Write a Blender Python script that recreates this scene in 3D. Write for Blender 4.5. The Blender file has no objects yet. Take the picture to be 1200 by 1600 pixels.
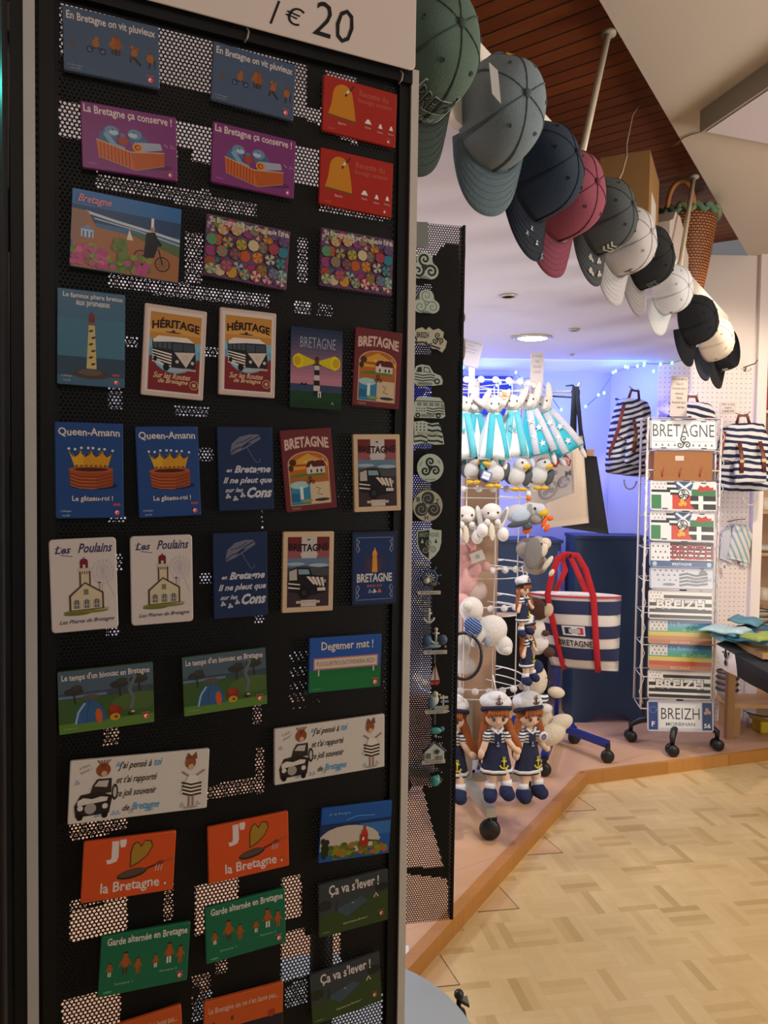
import bpy, math, random
from mathutils import Vector, Matrix
random.seed(7)
# ------------------------------------------------------------------ camera
FPX = 1200.0
CAM = Vector((0, 0, 1.30))
PITCH, ROLL = math.radians(2.3), math.radians(0.8)
_f = Vector((0, math.cos(PITCH), -math.sin(PITCH)))
_r0 = Vector((1, 0, 0)); _u0 = Vector((0, math.sin(PITCH), math.cos(PITCH)))
_R = _r0*math.cos(ROLL) + _u0*math.sin(ROLL)
_U = _u0*math.cos(ROLL) - _r0*math.sin(ROLL)
scene = bpy.context.scene
COL = scene.collection
cam_data = bpy.data.cameras.new('camera')
cam = bpy.data.objects.new('camera', cam_data); COL.objects.link(cam)
cam_data.sensor_fit = 'VERTICAL'; cam_data.sensor_height = 36.0
cam_data.lens = 36.0*FPX/1600.0
cam_data.clip_start = 0.02; cam_data.clip_end = 60
m = Matrix.Identity(4)
for i in range(3):
    m[i][0] = _R[i]; m[i][1] = _U[i]; m[i][2] = -_f[i]; m[i][3] = CAM[i]
cam.matrix_world = m
scene.camera = cam
# ------------------------------------------------------------------ view, world, lights
scene.view_settings.view_transform = 'Standard'
scene.view_settings.look = 'None'
scene.view_settings.gamma = 1
scene.view_settings.use_curve_mapping = False
scene.view_settings.exposure = 0.0
world = bpy.data.worlds.new('world'); scene.world = world
world.use_nodes = True
world.node_tree.nodes['Background'].inputs[0].default_value = (0.78, 0.76, 0.76, 1)
world.node_tree.nodes['Background'].inputs[1].default_value = 0.20

def light(name, kind, loc, energy, color, size=0.2, target=None, spot=None, sizey=None, blend=0.5):
    d = bpy.data.lights.new(name, kind); d.energy = energy; d.color = color
    if kind == 'AREA':
        d.size = size
        if sizey: d.shape = 'RECTANGLE'; d.size_y = sizey
        else: d.shape = 'DISK'
    elif kind == 'SPOT':
        d.shadow_soft_size = size; d.spot_size = math.radians(spot or 90); d.spot_blend = blend
    else:
        d.shadow_soft_size = size
    o = bpy.data.objects.new(name, d); COL.objects.link(o); o.location = loc
    if target is not None:
        o.rotation_euler = (Vector(target)-Vector(loc)).to_track_quat('-Z', 'Y').to_euler()
    return o
light('shop_ceiling_panel', 'AREA', (1.9, 1.6, 2.44), 31, (1.0, 0.87, 0.72), 1.2, target=(1.9, 1.6, 0), sizey=0.6)
light('shop_spot', 'SPOT', (1.75, 2.55, 2.42), 72, (1.0, 0.85, 0.68), 0.05, target=(1.62, 4.0, 1.1), spot=75)
light('platform_spot_front', 'SPOT', (0.33, 2.12, 1.925), 34, (1.0, 0.93, 0.90), 0.04, target=(0.40, 2.85, 1.15), spot=85)
light('platform_downlight', 'SPOT', (0.25, 3.45, 1.92), 22, (1.0, 0.95, 0.95), 0.03, target=(0.9, 2.6, 0.0), spot=120)
light('platform_downlight_back', 'SPOT', (0.70, 3.32, 1.92), 6, (0.93, 0.94, 1.0), 0.05, target=(0.78, 3.7, 0), spot=150)
light('aisle_light', 'AREA', (-1.6, 2.6, 1.90), 26, (0.95, 0.97, 1.0), 0.6, target=(-1.6, 2.8, 0))
light('low_ceiling_fill', 'AREA', (-0.6, 3.0, 0.3), 17, (0.90, 0.90, 1.0), 0.9, target=(-0.5, 3.4, 1.9))  # added fill aimed upwards to brighten the low ceiling, not a fixture
light('front_fill', 'AREA', (0.7, -1.3, 2.3), 6.0, (1.0, 0.88, 0.80), 0.7, target=(0.0, 0.7, 1.65))  # added weak frontal fill for the magnet stand, behind the camera
light('ceiling_bounce_fill', 'AREA', (2.8, 0.7, 1.2), 50, (1.0, 0.92, 0.84), 1.2, target=(1.5, 1.6, 2.4))  # added fill out of view, stands in for bounce onto ceiling and caps
light('blue_wash', 'AREA', (0.75, 3.95, 1.90), 18, (0.09, 0.13, 1.0), 1.2, target=(0.75, 4.45, 1.45), sizey=0.2)
light('blue_glow_left', 'POINT', (0.55, 4.2, 1.80), 3.0, (0.12, 0.22, 1.0), 0.03)
light('blue_glow_mid', 'POINT', (0.98, 4.28, 1.72), 2.0, (0.16, 0.26, 1.0), 0.03)
light('blue_glow_right', 'POINT', (1.22, 4.12, 1.84), 0.7, (0.14, 0.32, 1.0), 0.03)
light('teal_strip_light', 'POINT', (-0.40, 0.70, 1.66), 0.18, (0.1, 1.0, 0.85), 0.01)

# ------------------------------------------------------------------ projection helpers
def ray(px, py): return _f + _R*((px-600)/FPX) + _U*((800-py)/FPX)
def PY(px, py, Y):
    r = ray(px, py); return CAM + r*(Y/r.y)
def PZ(px, py, z):
    r = ray(px, py); return CAM + r*((z-CAM.z)/r.z)
def PP(px, py, p0, n):
    r = ray(px, py); return CAM + r*((p0-CAM).dot(n)/r.dot(n))
def proj(p):
    d = p-CAM; z = d.dot(_f)
    return 600+FPX*d.dot(_R)/z, 800-FPX*d.dot(_U)/z
# ------------------------------------------------------------------ materials
def lin(h):
    h = h.lstrip('#'); o = []
    for i in (0, 2, 4):
        c = int(h[i:i+2], 16)/255
        o.append(c/12.92 if c <= 0.04045 else ((c+0.055)/1.055)**2.4)
    return o
_mats = {}
def M(h, rough=0.6, metal=0.0, gain=1.0, emit=0.0, bump=0.0, scale=60.0, var=0.0, coat=0.0):
    key = (h, rough, metal, gain, emit, bump, scale, var, coat)
    if key in _mats: return _mats[key]
    c = [min(0.9, max(0.0015, v*gain)) for v in lin(h)]
    mt = bpy.data.materials.new('paint_'+h.strip('#')); mt.use_nodes = True
    nt = mt.node_tree; b = nt.nodes['Principled BSDF']
    b.inputs['Base Color'].default_value = (*c, 1)
    b.inputs['Roughness'].default_value = rough; b.inputs['Metallic'].default_value = metal
    if coat: b.inputs['Coat Weight'].default_value = coat; b.inputs['Coat Roughness'].default_value = 0.15
    if emit:
        b.inputs['Emission Color'].default_value = (*c, 1); b.inputs['Emission Strength'].default_value = emit
    if bump or var:
        tc = nt.nodes.new('ShaderNodeTexCoord'); n = nt.nodes.new('ShaderNodeTexNoise')
        n.inputs['Scale'].default_value = scale; n.inputs['Detail'].default_value = 4
        nt.links.new(tc.outputs['Object'], n.inputs['Vector'])
        if bump:
            bp = nt.nodes.new('ShaderNodeBump'); bp.inputs['Strength'].default_value = bump; bp.inputs['Distance'].default_value = 0.004
            nt.links.new(n.outputs['Fac'], bp.inputs['Height']); nt.links.new(bp.outputs['Normal'], b.inputs['Normal'])
        if var:
            mx = nt.nodes.new('ShaderNodeMix'); mx.data_type = 'RGBA'
            mx.inputs[6].default_value = (*[v*(1-var) for v in c], 1); mx.inputs[7].default_value = (*[min(0.95, v*(1+var)) for v in c], 1)
            nt.links.new(n.outputs['Fac'], mx.inputs[0]); nt.links.new(mx.outputs[2], b.inputs['Base Color'])
    _mats[key] = mt
    return mt
def fab(h, bump=0.35, scale=220, var=0.10, rough=0.9): return M(h, rough, bump=bump, scale=scale, var=var)
def MM(h):      # glossy printed magnet
    mt = M(h, 0.42, gain=1.22, coat=0.12); mt.node_tree.nodes['Principled BSDF'].inputs['Specular IOR Level'].default_value = 0.2
    return mt
def stripes(c1, c2, period, duty=0.5, axis=2, wob=0.0, phase=0.0, rough=0.85, tilt=None):
    key = ('st', c1, c2, period, duty, axis, wob, phase, tilt)
    if key in _mats: return _mats[key]
    mt = bpy.data.materials.new('striped_fabric'); mt.use_nodes = True
    nt = mt.node_tree; b = nt.nodes['Principled BSDF']; b.inputs['Roughness'].default_value = rough
    tc = nt.nodes.new('ShaderNodeTexCoord'); src = tc.outputs['Object']
    if wob:
        nz = nt.nodes.new('ShaderNodeTexNoise'); nz.inputs['Scale'].default_value = 9
        nt.links.new(src, nz.inputs['Vector'])
        vm = nt.nodes.new('ShaderNodeVectorMath'); vm.operation = 'SCALE'; vm.inputs['Scale'].default_value = wob
        nt.links.new(nz.outputs['Color'], vm.inputs[0])
        va = nt.nodes.new('ShaderNodeVectorMath'); va.operation = 'ADD'
        nt.links.new(src, va.inputs[0]); nt.links.new(vm.outputs[0], va.inputs[1]); src = va.outputs[0]
    if tilt is None: tilt = tuple(1.0 if i == axis else 0.0 for i in range(3))
    dp = nt.nodes.new('ShaderNodeVectorMath'); dp.operation = 'DOT_PRODUCT'; dp.inputs[1].default_value = tilt
    nt.links.new(src, dp.inputs[0])
    a = nt.nodes.new('ShaderNodeMath'); a.operation = 'MULTIPLY_ADD'; a.inputs[1].default_value = 1/period; a.inputs[2].default_value = 100+phase
    nt.links.new(dp.outputs['Value'], a.inputs[0])
    fr = nt.nodes.new('ShaderNodeMath'); fr.operation = 'FRACT'; nt.links.new(a.outputs[0], fr.inputs[0])
    lt = nt.nodes.new('ShaderNodeMath'); lt.operation = 'LESS_THAN'; lt.inputs[1].default_value = duty; nt.links.new(fr.outputs[0], lt.inputs[0])
    mx = nt.nodes.new('ShaderNodeMix'); mx.data_type = 'RGBA'
    mx.inputs[6].default_value = (*lin(c2), 1); mx.inputs[7].default_value = (*lin(c1), 1)
    nt.links.new(lt.outputs[0], mx.inputs[0]); nt.links.new(mx.outputs[2], b.inputs['Base Color'])
    _mats[key] = mt
    return mt
# ------------------------------------------------------------------ mesh builder
class MB:
    def __init__(s): s.v = []; s.f = []; s.m = []; s.sm = []; s.mats = []
    def mi(s, mat):
        if mat not in s.mats: s.mats.append(mat)
        return s.mats.index(mat)
    def add(s, vs, fs, mat, smooth=False):
        o = len(s.v); s.v += [tuple(v) for v in vs]; i = s.mi(mat)
        for f in fs:
            s.f.append(tuple(o+k for k in f)); s.m.append(i); s.sm.append(smooth)
    def box(s, c, d, mat, rot=None):
        c = Vector(c); vs = []
        for z in (-1, 1):
            for y in (-1, 1):
                for x in (-1, 1):
                    p = Vector((x*d[0]/2, y*d[1]/2, z*d[2]/2))
                    if rot is not None: p = rot @ p
                    vs.append(c+p)
        s.add(vs, [(0, 2, 3, 1), (4, 5, 7, 6), (0, 1, 5, 4), (2, 6, 7, 3), (0, 4, 6, 2), (1, 3, 7, 5)], mat)
    def prism(s, pts, z0, z1, mat, side=None):
        n = len(pts)
        vs = [(p[0], p[1], z0) for p in pts]+[(p[0], p[1], z1) for p in pts]
        s.add(vs, [tuple(range(n-1, -1, -1)), tuple(range(n, 2*n))], mat)
        s.add(vs, [(i, (i+1) % n, n+(i+1) % n, n+i) for i in range(n)], side or mat)
    def tube(s, pts, r, mat, n=8, closed=False, flat=None, smooth=True):
        pts = [Vector(p) for p in pts]; L = len(pts); vs = []; prev = None
        for i, p in enumerate(pts):
            if closed: d = pts[(i+1) % L]-pts[i-1]
            else: d = pts[min(i+1, L-1)]-pts[max(i-1, 0)]
            d.normalize()
            if prev is None:
                a = Vector((0, 0, 1)) if abs(d.z) < 0.9 else Vector((1, 0, 0))
                if flat is not None and flat[0] is not None: a = Vector(flat[0])
            else: a = prev
            a = (a - d*a.dot(d)).normalized(); prev = a; b = d.cross(a)
            rr = r[i] if isinstance(r, (list, tuple)) else r
            ra, rb = (rr, rr) if flat is None else (rr*flat[1], rr)
            for k in range(n):
                t = 2*math.pi*(k+0.5)/n
                vs.append(p + a*math.cos(t)*ra + b*math.sin(t)*rb)
        fs = []
        for i in range(L if closed else L-1):
            for k in range(n):
                a0 = i*n+k; a1 = i*n+(k+1) % n; j = (i+1) % L
                fs.append((a0, a1, j*n+(k+1) % n, j*n+k))
        if not closed: fs += [tuple(range(n-1, -1, -1)), tuple(range((L-1)*n, L*n))]
        s.add(vs, fs, mat, smooth)
    def ell(s, c, r, mat, rot=None, nu=16, nv=10):
        c = Vector(c); vs = []; fs = []
        if not isinstance(r, (list, tuple)): r = (r, r, r)
        for j in range(nv+1):
            ph = math.pi*j/nv
            for i in range(nu):
                th = 2*math.pi*i/nu
                p = Vector((r[0]*math.sin(ph)*math.cos(th), r[1]*math.sin(ph)*math.sin(th), r[2]*math.cos(ph)))
                if rot is not None: p = rot @ p
                vs.append(c+p)
        for j in range(nv):
            for i in range(nu):
                fs.append((j*nu+i, (j+1)*nu+i, (j+1)*nu+(i+1) % nu, j*nu+(i+1) % nu))
        s.add(vs, fs, mat, True)
    def lathe(s, prof, mat, c=(0, 0, 0), n=24, rot=None, sx=1, sy=1, fn=None):
        c = Vector(c); vs = []
        for (r, z) in prof:
            for i in range(n):
                t = 2*math.pi*i/n; q = r
                if fn: q = fn(r, z, t)
                p = Vector((q*math.cos(t)*sx, q*math.sin(t)*sy, z))
                if rot is not None: p = rot @ p
                vs.append(c+p)
        fs = []
        for j in range(len(prof)-1):
            for i in range(n): fs.append((j*n+i, j*n+(i+1) % n, (j+1)*n+(i+1) % n, (j+1)*n+i))
        if prof[0][0] > 1e-5: fs.append(tuple(range(n-1, -1, -1)))
        L = len(prof)-1
        if prof[-1][0] > 1e-5: fs.append(tuple(range(L*n, L*n+n)))
        s.add(vs, fs, mat, True)
    def build(s, name, parent=None, mw=None, shift=None):
        if shift is not None: s.v = [(v[0]-shift[0], v[1]-shift[1], v[2]-shift[2]) for v in s.v]
        me = bpy.data.meshes.new(name); me.from_pydata(s.v, [], s.f)
        for mt in s.mats: me.materials.append(mt)
        me.polygons.foreach_set('material_index', s.m); me.polygons.foreach_set('use_smooth', s.sm); me.update()
        o = bpy.data.objects.new(name, me); COL.objects.link(o)
        if parent is not None: o.parent = parent
        if mw is not None: o.matrix_world = mw
        return o
def tag(o, label=None, cat=None, group=None, kind=None):
    if label: o['label'] = label
    if cat: o['category'] = cat
    if group: o['group'] = group
    if kind: o['kind'] = kind
    return o
def empty(name, loc, label, cat, group=None, rot=None):
    o = bpy.data.objects.new(name, None); COL.objects.link(o); o.empty_display_size = 0.05
    mt = Matrix.Translation(Vector(loc))
    if rot is not None: mt = mt @ rot.to_4x4()
    o.matrix_world = mt
    return tag(o, label, cat, group)
def sub(name, mb, parent):          # part whose vertices are world coordinates, parent unrotated empty/mesh
    L = parent['_w'] if '_w' in parent.keys() else None
    p = parent; off = Vector((0, 0, 0))
    while p is not None: off += p.location; p = p.parent
    return mb.build(name, parent, shift=off)
def struct(name, mb): return tag(mb.build(name), kind='structure')
def soft(o, vox=0.004, it=3):
    r = o.modifiers.new('blend', 'REMESH'); r.mode = 'VOXEL'; r.voxel_size = vox; r.use_smooth_shade = True
    sm = o.modifiers.new('smooth', 'SMOOTH'); sm.iterations = it; sm.factor = 0.6
    return o
def basis(x, y, z, loc):
    mt = Matrix.Identity(4)
    for i in range(3): mt[i][0] = x[i]; mt[i][1] = y[i]; mt[i][2] = z[i]; mt[i][3] = loc[i]
    return mt
# ------------------------------------------------------------------ text
_tx = {}
def text_geo(st, bold=0.0, shear=0.0, sp=1.0):
    key = (st, bold, shear, sp)
    if key in _tx: return _tx[key]
    cu = bpy.data.curves.new('t', 'FONT'); cu.body = st; cu.size = 1; cu.resolution_u = 2; cu.fill_mode = 'FRONT'
    cu.offset = bold; cu.shear = shear; cu.space_character = sp
    ob = bpy.data.objects.new('t', cu); COL.objects.link(ob)
    dg = bpy.context.evaluated_depsgraph_get(); me = bpy.data.meshes.new_from_object(ob.evaluated_get(dg))
    vs = [(v.co.x, v.co.y) for v in me.vertices]; fs = [tuple(p.vertices) for p in me.polygons]
    # make every face point to +z
    out = []
    for f in fs:
        a = 0
        for i in range(len(f)):
            x0, y0 = vs[f[i]]; x1, y1 = vs[f[(i+1) % len(f)]]; a += x0*y1-x1*y0
        out.append(f if a > 0 else f[::-1])
    bpy.data.objects.remove(ob); bpy.data.curves.remove(cu); bpy.data.meshes.remove(me)
    xs = [v[0] for v in vs] or [0]; ys = [v[1] for v in vs] or [0]
    _tx[key] = (vs, out, min(xs), max(xs), min(ys), max(ys))
    return _tx[key]
class Art:
    """flat print in unit coordinates: x 0..1 to the right, y 0..1 downwards"""
    def __init__(s, mb, w, h, z, mat=MM, step=0.00012, f=None):
        s.mb = mb; s.w = w; s.h = h; s.z = z; s.step = step; s.M = mat; s.f = f; s.clip = True
    def _p(s, x, y): return (x*s.w-s.w/2, s.h/2-y*s.h)
    def _add(s, pts, faces, col):
        s.z += s.step
        mat = s.M(col) if isinstance(col, str) else col
        X, Y = s.w*0.497, s.h*0.497
        if s.clip: pts = [(min(X, max(-X, p[0])), min(Y, max(-Y, p[1]))) for p in pts]
        if s.f: vs = [s.f(p[0], p[1], s.z) for p in pts]
        else: vs = [(p[0], p[1], s.z) for p in pts]
        s.mb.add(vs, faces, mat)
    def poly(s, pts, col):
        q = [s._p(*p) for p in pts]; a = sum(q[i][0]*q[(i+1) % len(q)][1]-q[(i+1) % len(q)][0]*q[i][1] for i in range(len(q)))
        if a < 0: q = q[::-1]
        s._add(q, [tuple(range(len(q)))], col)
    def rect(s, x0, y0, x1, y1, col): s.poly([(x0, y1), (x1, y1), (x1, y0), (x0, y0)], col)
    def ell(s, cx, cy, rx, ry, col, rot=0, n=18, a0=0, a1=360):
        c = s._p(cx, cy); q = []
        for i in range(n+(1 if a1-a0 < 360 else 0)):
            t = math.radians(a0+(a1-a0)*i/n); x = rx*s.w*math.cos(t); y = ry*s.w*math.sin(t); r = math.radians(rot)
            q.append((c[0]+x*math.cos(r)-y*math.sin(r), c[1]+x*math.sin(r)+y*math.cos(r)))
        s._add(q, [tuple(range(len(q)))], col)
    def line(s, pts, wd, col, taper=None):
        q = [Vector(s._p(*p)) for p in pts]; vs = []; n = len(q)
        for i, p in enumerate(q):
            d = (q[min(i+1, n-1)]-q[max(i-1, 0)]); d = d.normalized() if d.length > 1e-9 else Vector((1, 0))
            nn = Vector((-d.y, d.x)); w2 = wd*s.w/2*(1 if not taper else 1+(taper-1)*i/(n-1))
            vs += [p-nn*w2, p+nn*w2]
        s._add([(v.x, v.y) for v in vs], [(2*i, 2*i+2, 2*i+3, 2*i+1) for i in range(n-1)], col)
    def text(s, st, cx, cy, wd, ht, col, rot=0, bold=0.0, shear=0.0, arc=0.0, sp=1.0, wave=0.0):
        vs, fs, x0, x1, y0, y1 = text_geo(st, bold, shear, sp)
        W = wd*s.w; H = ht*s.h; c = s._p(cx, cy); r = math.radians(rot); out = []
        for (x, y) in vs:
            u = (x-x0)/(x1-x0)-0.5; v = (y-y0)/max(1e-6, y1-y0)-0.5
            X = u*W; Y = v*H - arc*H*(4*u*u) + wave*H*math.sin(u*23)
            out.append((c[0]+X*math.cos(r)-Y*math.sin(r), c[1]+X*math.sin(r)+Y*math.cos(r)))
        s._add(out, fs, col)
    def spiral(s, cx, cy, r, col, ph=0, turns=1.4, wd=0.03, sgn=1):
        pts = []
        asp = s.w/s.h
        for i in range(26):
            k = i/25; t = math.radians(ph)+sgn*k*turns*2*math.pi; q = r*(1-k*0.92)
            pts.append((cx+q*math.cos(t), cy-q*math.sin(t)*asp))
        s.line(pts, wd, col, taper=0.7)
    def triskel(s, cx, cy, r, col, wd=0.03, back=None, rot=90):
        asp = s.w/s.h
        for k in range(3):
            a = math.radians(rot+120*k); x = cx+0.52*r*math.cos(a); y = cy-0.52*r*math.sin(a)*asp
            if back: s.ell(x, y, r*0.46, r*0.46, back)
        for k in range(3):
            a = math.radians(rot+120*k); x = cx+0.52*r*math.cos(a); y = cy-0.52*r*math.sin(a)*asp
            s.spiral(x, y, r*0.44, col, ph=rot+120*k+180+20, turns=1.45, wd=wd, sgn=-1)
    def mark(s, x, y, k=1.0, col='c04848'):     # small round maker's mark
        s.ell(x, y, 0.030*k, 0.030*k, col); s.ell(x-0.002, y-0.004, 0.018*k, 0.018*k, 'e8d8d0', n=10); s.ell(x+0.006, y, 0.012*k, 0.012*k, col, n=8)
        for i in range(5): s.rect(x-0.045*k+i*0.018*k, y-0.075*k, x-0.035*k+i*0.018*k, y-0.055*k, col)
def rrect(w, h, r, n=4):
    out = []
    for (cx, cy, a) in ((w/2-r, h/2-r, 0), (-w/2+r, h/2-r, 90), (-w/2+r, -h/2+r, 180), (w/2-r, -h/2+r, 270)):
        for i in range(n+1):
            t = math.radians(a+90*i/n); out.append((cx+r*math.cos(t), cy+r*math.sin(t)))
    return out
def placed_quad(c, unp):
    TL, TR, BR, BL = [unp(*p) for p in c]
    ex = ((TR-TL)+(BR-BL))/2; ey = ((TL-BL)+(TR-BR))/2
    w = ex.length; h = ey.length; ex.normalize(); ez = ex.cross(ey).normalized(); ey = ez.cross(ex)
    return w, h, ex, ey, ez, (TL+TR+BR+BL)/4
def card(name, label, cat, corners, unp, art, base, thick=0.003, rad=0.002, group=None, step=0.00012, mat=MM, lift=0.0, edge=None, parent=None):
    w, h, ex, ey, ez, c = placed_quad(corners, unp)
    mb = MB(); bm = mat(base) if isinstance(base, str) else base
    pts = rrect(w, h, rad); b = min(0.0006, thick/3); n = len(pts)
    ins = [(x*(1-2*b/w), y*(1-2*b/h)) for x, y in pts]
    mb.prism(pts, 0, thick-b, (mat(edge) if isinstance(edge, str) else edge) or bm)
    vs = [(x, y, thick-b) for x, y in pts]+[(x, y, thick) for x, y in ins]
    mb.add(vs, [(i, (i+1) % n, n+(i+1) % n, n+i) for i in range(n)], bm, True)
    mb.add([(x, y, thick) for x, y in ins], [tuple(range(n))], bm)
    if art: art(Art(mb, w, h, thick, mat, step))
    o = mb.build(name, None, mw=basis(ex, ey, ez, c+ez*lift))
    return tag(o, label, cat, group)
# ------------------------------------------------------------------ room
YAW = math.radians(33)
D1 = Vector((math.sin(YAW), math.cos(YAW), 0)); LF = Vector((-math.cos(YAW), math.sin(YAW), 0)); NR = -LF
def EP(t, a, z=0): p = D1*t+LF*a; return Vector((p.x, p.y, z))
def along(px, a):           # distance along the ledge direction seen at image column px
    u = (px-600)/1200; return a*(math.cos(YAW)+math.sin(YAW)*u)/(math.sin(YAW)-math.cos(YAW)*u)
HC, LCZ, LTZ, PLZ = 2.50, 1.94, 2.09, 0.05
def nodes(name, rough=0.6):
    mt = bpy.data.materials.new(name); mt.use_nodes = True; nt = mt.node_tree
    b = nt.nodes['Principled BSDF']; b.inputs['Roughness'].default_value = rough
    return mt, nt, b
def mth(nt, op, a, b=None, c=None):
    n = nt.nodes.new('ShaderNodeMath'); n.operation = op
    for i, v in enumerate((a, b, c)):
        if v is None: continue
        if isinstance(v, (int, float)): n.inputs[i].default_value = v
        else: nt.links.new(v, n.inputs[i])
    return n.outputs[0]
def ramp(nt, fac, stops):
    n = nt.nodes.new('ShaderNodeValToRGB'); e = n.color_ramp.elements
    while len(e) < len(stops): e.new(0.5)
    for i, (p, c) in enumerate(stops): e[i].position = p; e[i].color = (*lin(c), 1)
    nt.links.new(fac, n.inputs[0]); return n.outputs[0]
def parquet():
    mt, nt, b = nodes('mosaic_parquet', 0.33)
    tc = nt.nodes.new('ShaderNodeTexCoord'); mp = nt.nodes.new('ShaderNodeMapping')
    mp.inputs['Rotation'].default_value = (0, 0, math.radians(-10)); mp.inputs['Scale'].default_value = (1/0.125,)*3
    nt.links.new(tc.outputs['Object'], mp.inputs[0])
    sx = nt.nodes.new('ShaderNodeSeparateXYZ'); nt.links.new(mp.outputs[0], sx.inputs[0])
    X = mth(nt, 'ADD', sx.outputs[0], 200.0); Y = mth(nt, 'ADD', sx.outputs[1], 200.0)
    cx = mth(nt, 'FLOOR', X); cy = mth(nt, 'FLOOR', Y)
    fx = mth(nt, 'FRACT', X); fy = mth(nt, 'FRACT', Y)
    par = mth(nt, 'MODULO', mth(nt, 'ADD', cx, cy), 2.0)
    par = mth(nt, 'GREATER_THAN', par, 0.5)
    st = mth(nt, 'ADD', mth(nt, 'MULTIPLY', par, fx), mth(nt, 'MULTIPLY', mth(nt, 'SUBTRACT', 1.0, par), fy))
    s5 = mth(nt, 'MULTIPLY', st, 5.0); idx = mth(nt, 'FLOOR', s5); fs = mth(nt, 'FRACT', s5)
    cb = nt.nodes.new('ShaderNodeCombineXYZ'); nt.links.new(cx, cb.inputs[0]); nt.links.new(cy, cb.inputs[1]); nt.links.new(idx, cb.inputs[2])
    wn = nt.nodes.new('ShaderNodeTexWhiteNoise'); nt.links.new(cb.outputs[0], wn.inputs['Vector'])
    col = ramp(nt, wn.outputs['Value'], [(0.0, 'b69a64'), (0.10, 'c4a872'), (0.25, 'ceb37e'), (1.0, 'd4ba88')])
    nz = nt.nodes.new('ShaderNodeTexNoise'); nz.inputs['Scale'].default_value = 25; nt.links.new(tc.outputs['Object'], nz.inputs['Vector'])
    e = mth(nt, 'GREATER_THAN', mth(nt, 'ABSOLUTE', mth(nt, 'SUBTRACT', fs, 0.5)), 0.475)
    eb = mth(nt, 'MAXIMUM', mth(nt, 'GREATER_THAN', mth(nt, 'ABSOLUTE', mth(nt, 'SUBTRACT', fx, 0.5)), 0.494), mth(nt, 'GREATER_THAN', mth(nt, 'ABSOLUTE', mth(nt, 'SUBTRACT', fy, 0.5)), 0.494))
    k = mth(nt, 'MULTIPLY', mth(nt, 'MAXIMUM', e, eb), 0.12)
    k = mth(nt, 'ADD', k, mth(nt, 'MULTIPLY', nz.outputs['Fac'], 0.16))
    mx = nt.nodes.new('ShaderNodeMix'); mx.data_type = 'RGBA'; nt.links.new(k, mx.inputs[0]); nt.links.new(col, mx.inputs[6]); mx.inputs[7].default_value = (*lin('7a5a34'), 1)
    nt.links.new(mx.outputs[2], b.inputs['Base Color'])
    return mt
def planks(name, stops, width, rotz, joint='2c140c', rough=0.5, seam=0.06, ns=3.0):
    mt, nt, b = nodes(name, rough)
    tc = nt.nodes.new('ShaderNodeTexCoord'); mp = nt.nodes.new('ShaderNodeMapping'); mp.inputs['Rotation'].default_value = (0, 0, rotz)
    nt.links.new(tc.outputs['Object'], mp.inputs[0])
    sx = nt.nodes.new('ShaderNodeSeparateXYZ'); nt.links.new(mp.outputs[0], sx.inputs[0])
    q = mth(nt, 'MULTIPLY_ADD', sx.outputs[1], 1/width, 300.0); fl = mth(nt, 'FLOOR', q); fr = mth(nt, 'FRACT', q)
    wn = nt.nodes.new('ShaderNodeTexWhiteNoise'); wn.noise_dimensions = '1D'; nt.links.new(fl, wn.inputs['W'])
    m2 = nt.nodes.new('ShaderNodeMapping'); m2.inputs['Scale'].default_value = (ns, ns*14, 1); nt.links.new(mp.outputs[0], m2.inputs[0])
    nz = nt.nodes.new('ShaderNodeTexNoise'); nz.inputs['Scale'].default_value = 2; nz.inputs['Detail'].default_value = 5; nt.links.new(m2.outputs[0], nz.inputs['Vector'])
    v = mth(nt, 'ADD', mth(nt, 'MULTIPLY', wn.outputs['Value'], 0.5), mth(nt, 'MULTIPLY', nz.outputs['Fac'], 0.5))
    col = ramp(nt, v, stops)
    e = mth(nt, 'LESS_THAN', fr, seam)
    mx = nt.nodes.new('ShaderNodeMix'); mx.data_type = 'RGBA'; nt.links.new(e, mx.inputs[0]); nt.links.new(col, mx.inputs[6]); mx.inputs[7].default_value = (*lin(joint), 1)
    nt.links.new(mx.outputs[2], b.inputs['Base Color'])
    bp = nt.nodes.new('ShaderNodeBump'); bp.inputs['Distance'].default_value = 0.01; bp.inputs['Strength'].default_value = 0.6
    nt.links.new(mth(nt, 'SUBTRACT', 1.0, e), bp.inputs['Height']); nt.links.new(bp.outputs[0], b.inputs['Normal'])
    return mt
def pegboard():
    mt, nt, b = nodes('pegboard', 0.55)
    tc = nt.nodes.new('ShaderNodeTexCoord'); sx = nt.nodes.new('ShaderNodeSeparateXYZ'); nt.links.new(tc.outputs['Object'], sx.inputs[0])
    fx = mth(nt, 'SUBTRACT', mth(nt, 'FRACT', mth(nt, 'MULTIPLY_ADD', sx.outputs[0], 1/0.025, 100)), 0.5)
    fz = mth(nt, 'SUBTRACT', mth(nt, 'FRACT', mth(nt, 'MULTIPLY_ADD', sx.outputs[2], 1/0.025, 100)), 0.5)
    d = mth(nt, 'SQRT', mth(nt, 'ADD', mth(nt, 'MULTIPLY', fx, fx), mth(nt, 'MULTIPLY', fz, fz)))
    h = mth(nt, 'LESS_THAN', d, 0.13)
    h = mth(nt, 'MULTIPLY', h, mth(nt, 'LESS_THAN', sx.outputs[2], 1.93))
    mx = nt.nodes.new('ShaderNodeMix'); mx.data_type = 'RGBA'; nt.links.new(h, mx.inputs[0]); mx.inputs[6].default_value = (*lin('e9ddd6'), 1); mx.inputs[7].default_value = (*lin('a89890'), 1)
    nt.links.new(mx.outputs[2], b.inputs['Base Color'])
    return mt
WHITE = M('e9e6e6', 0.7, bump=0.03, scale=30); WARM = M('ded6cc', 0.75, bump=0.04, scale=20)
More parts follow.
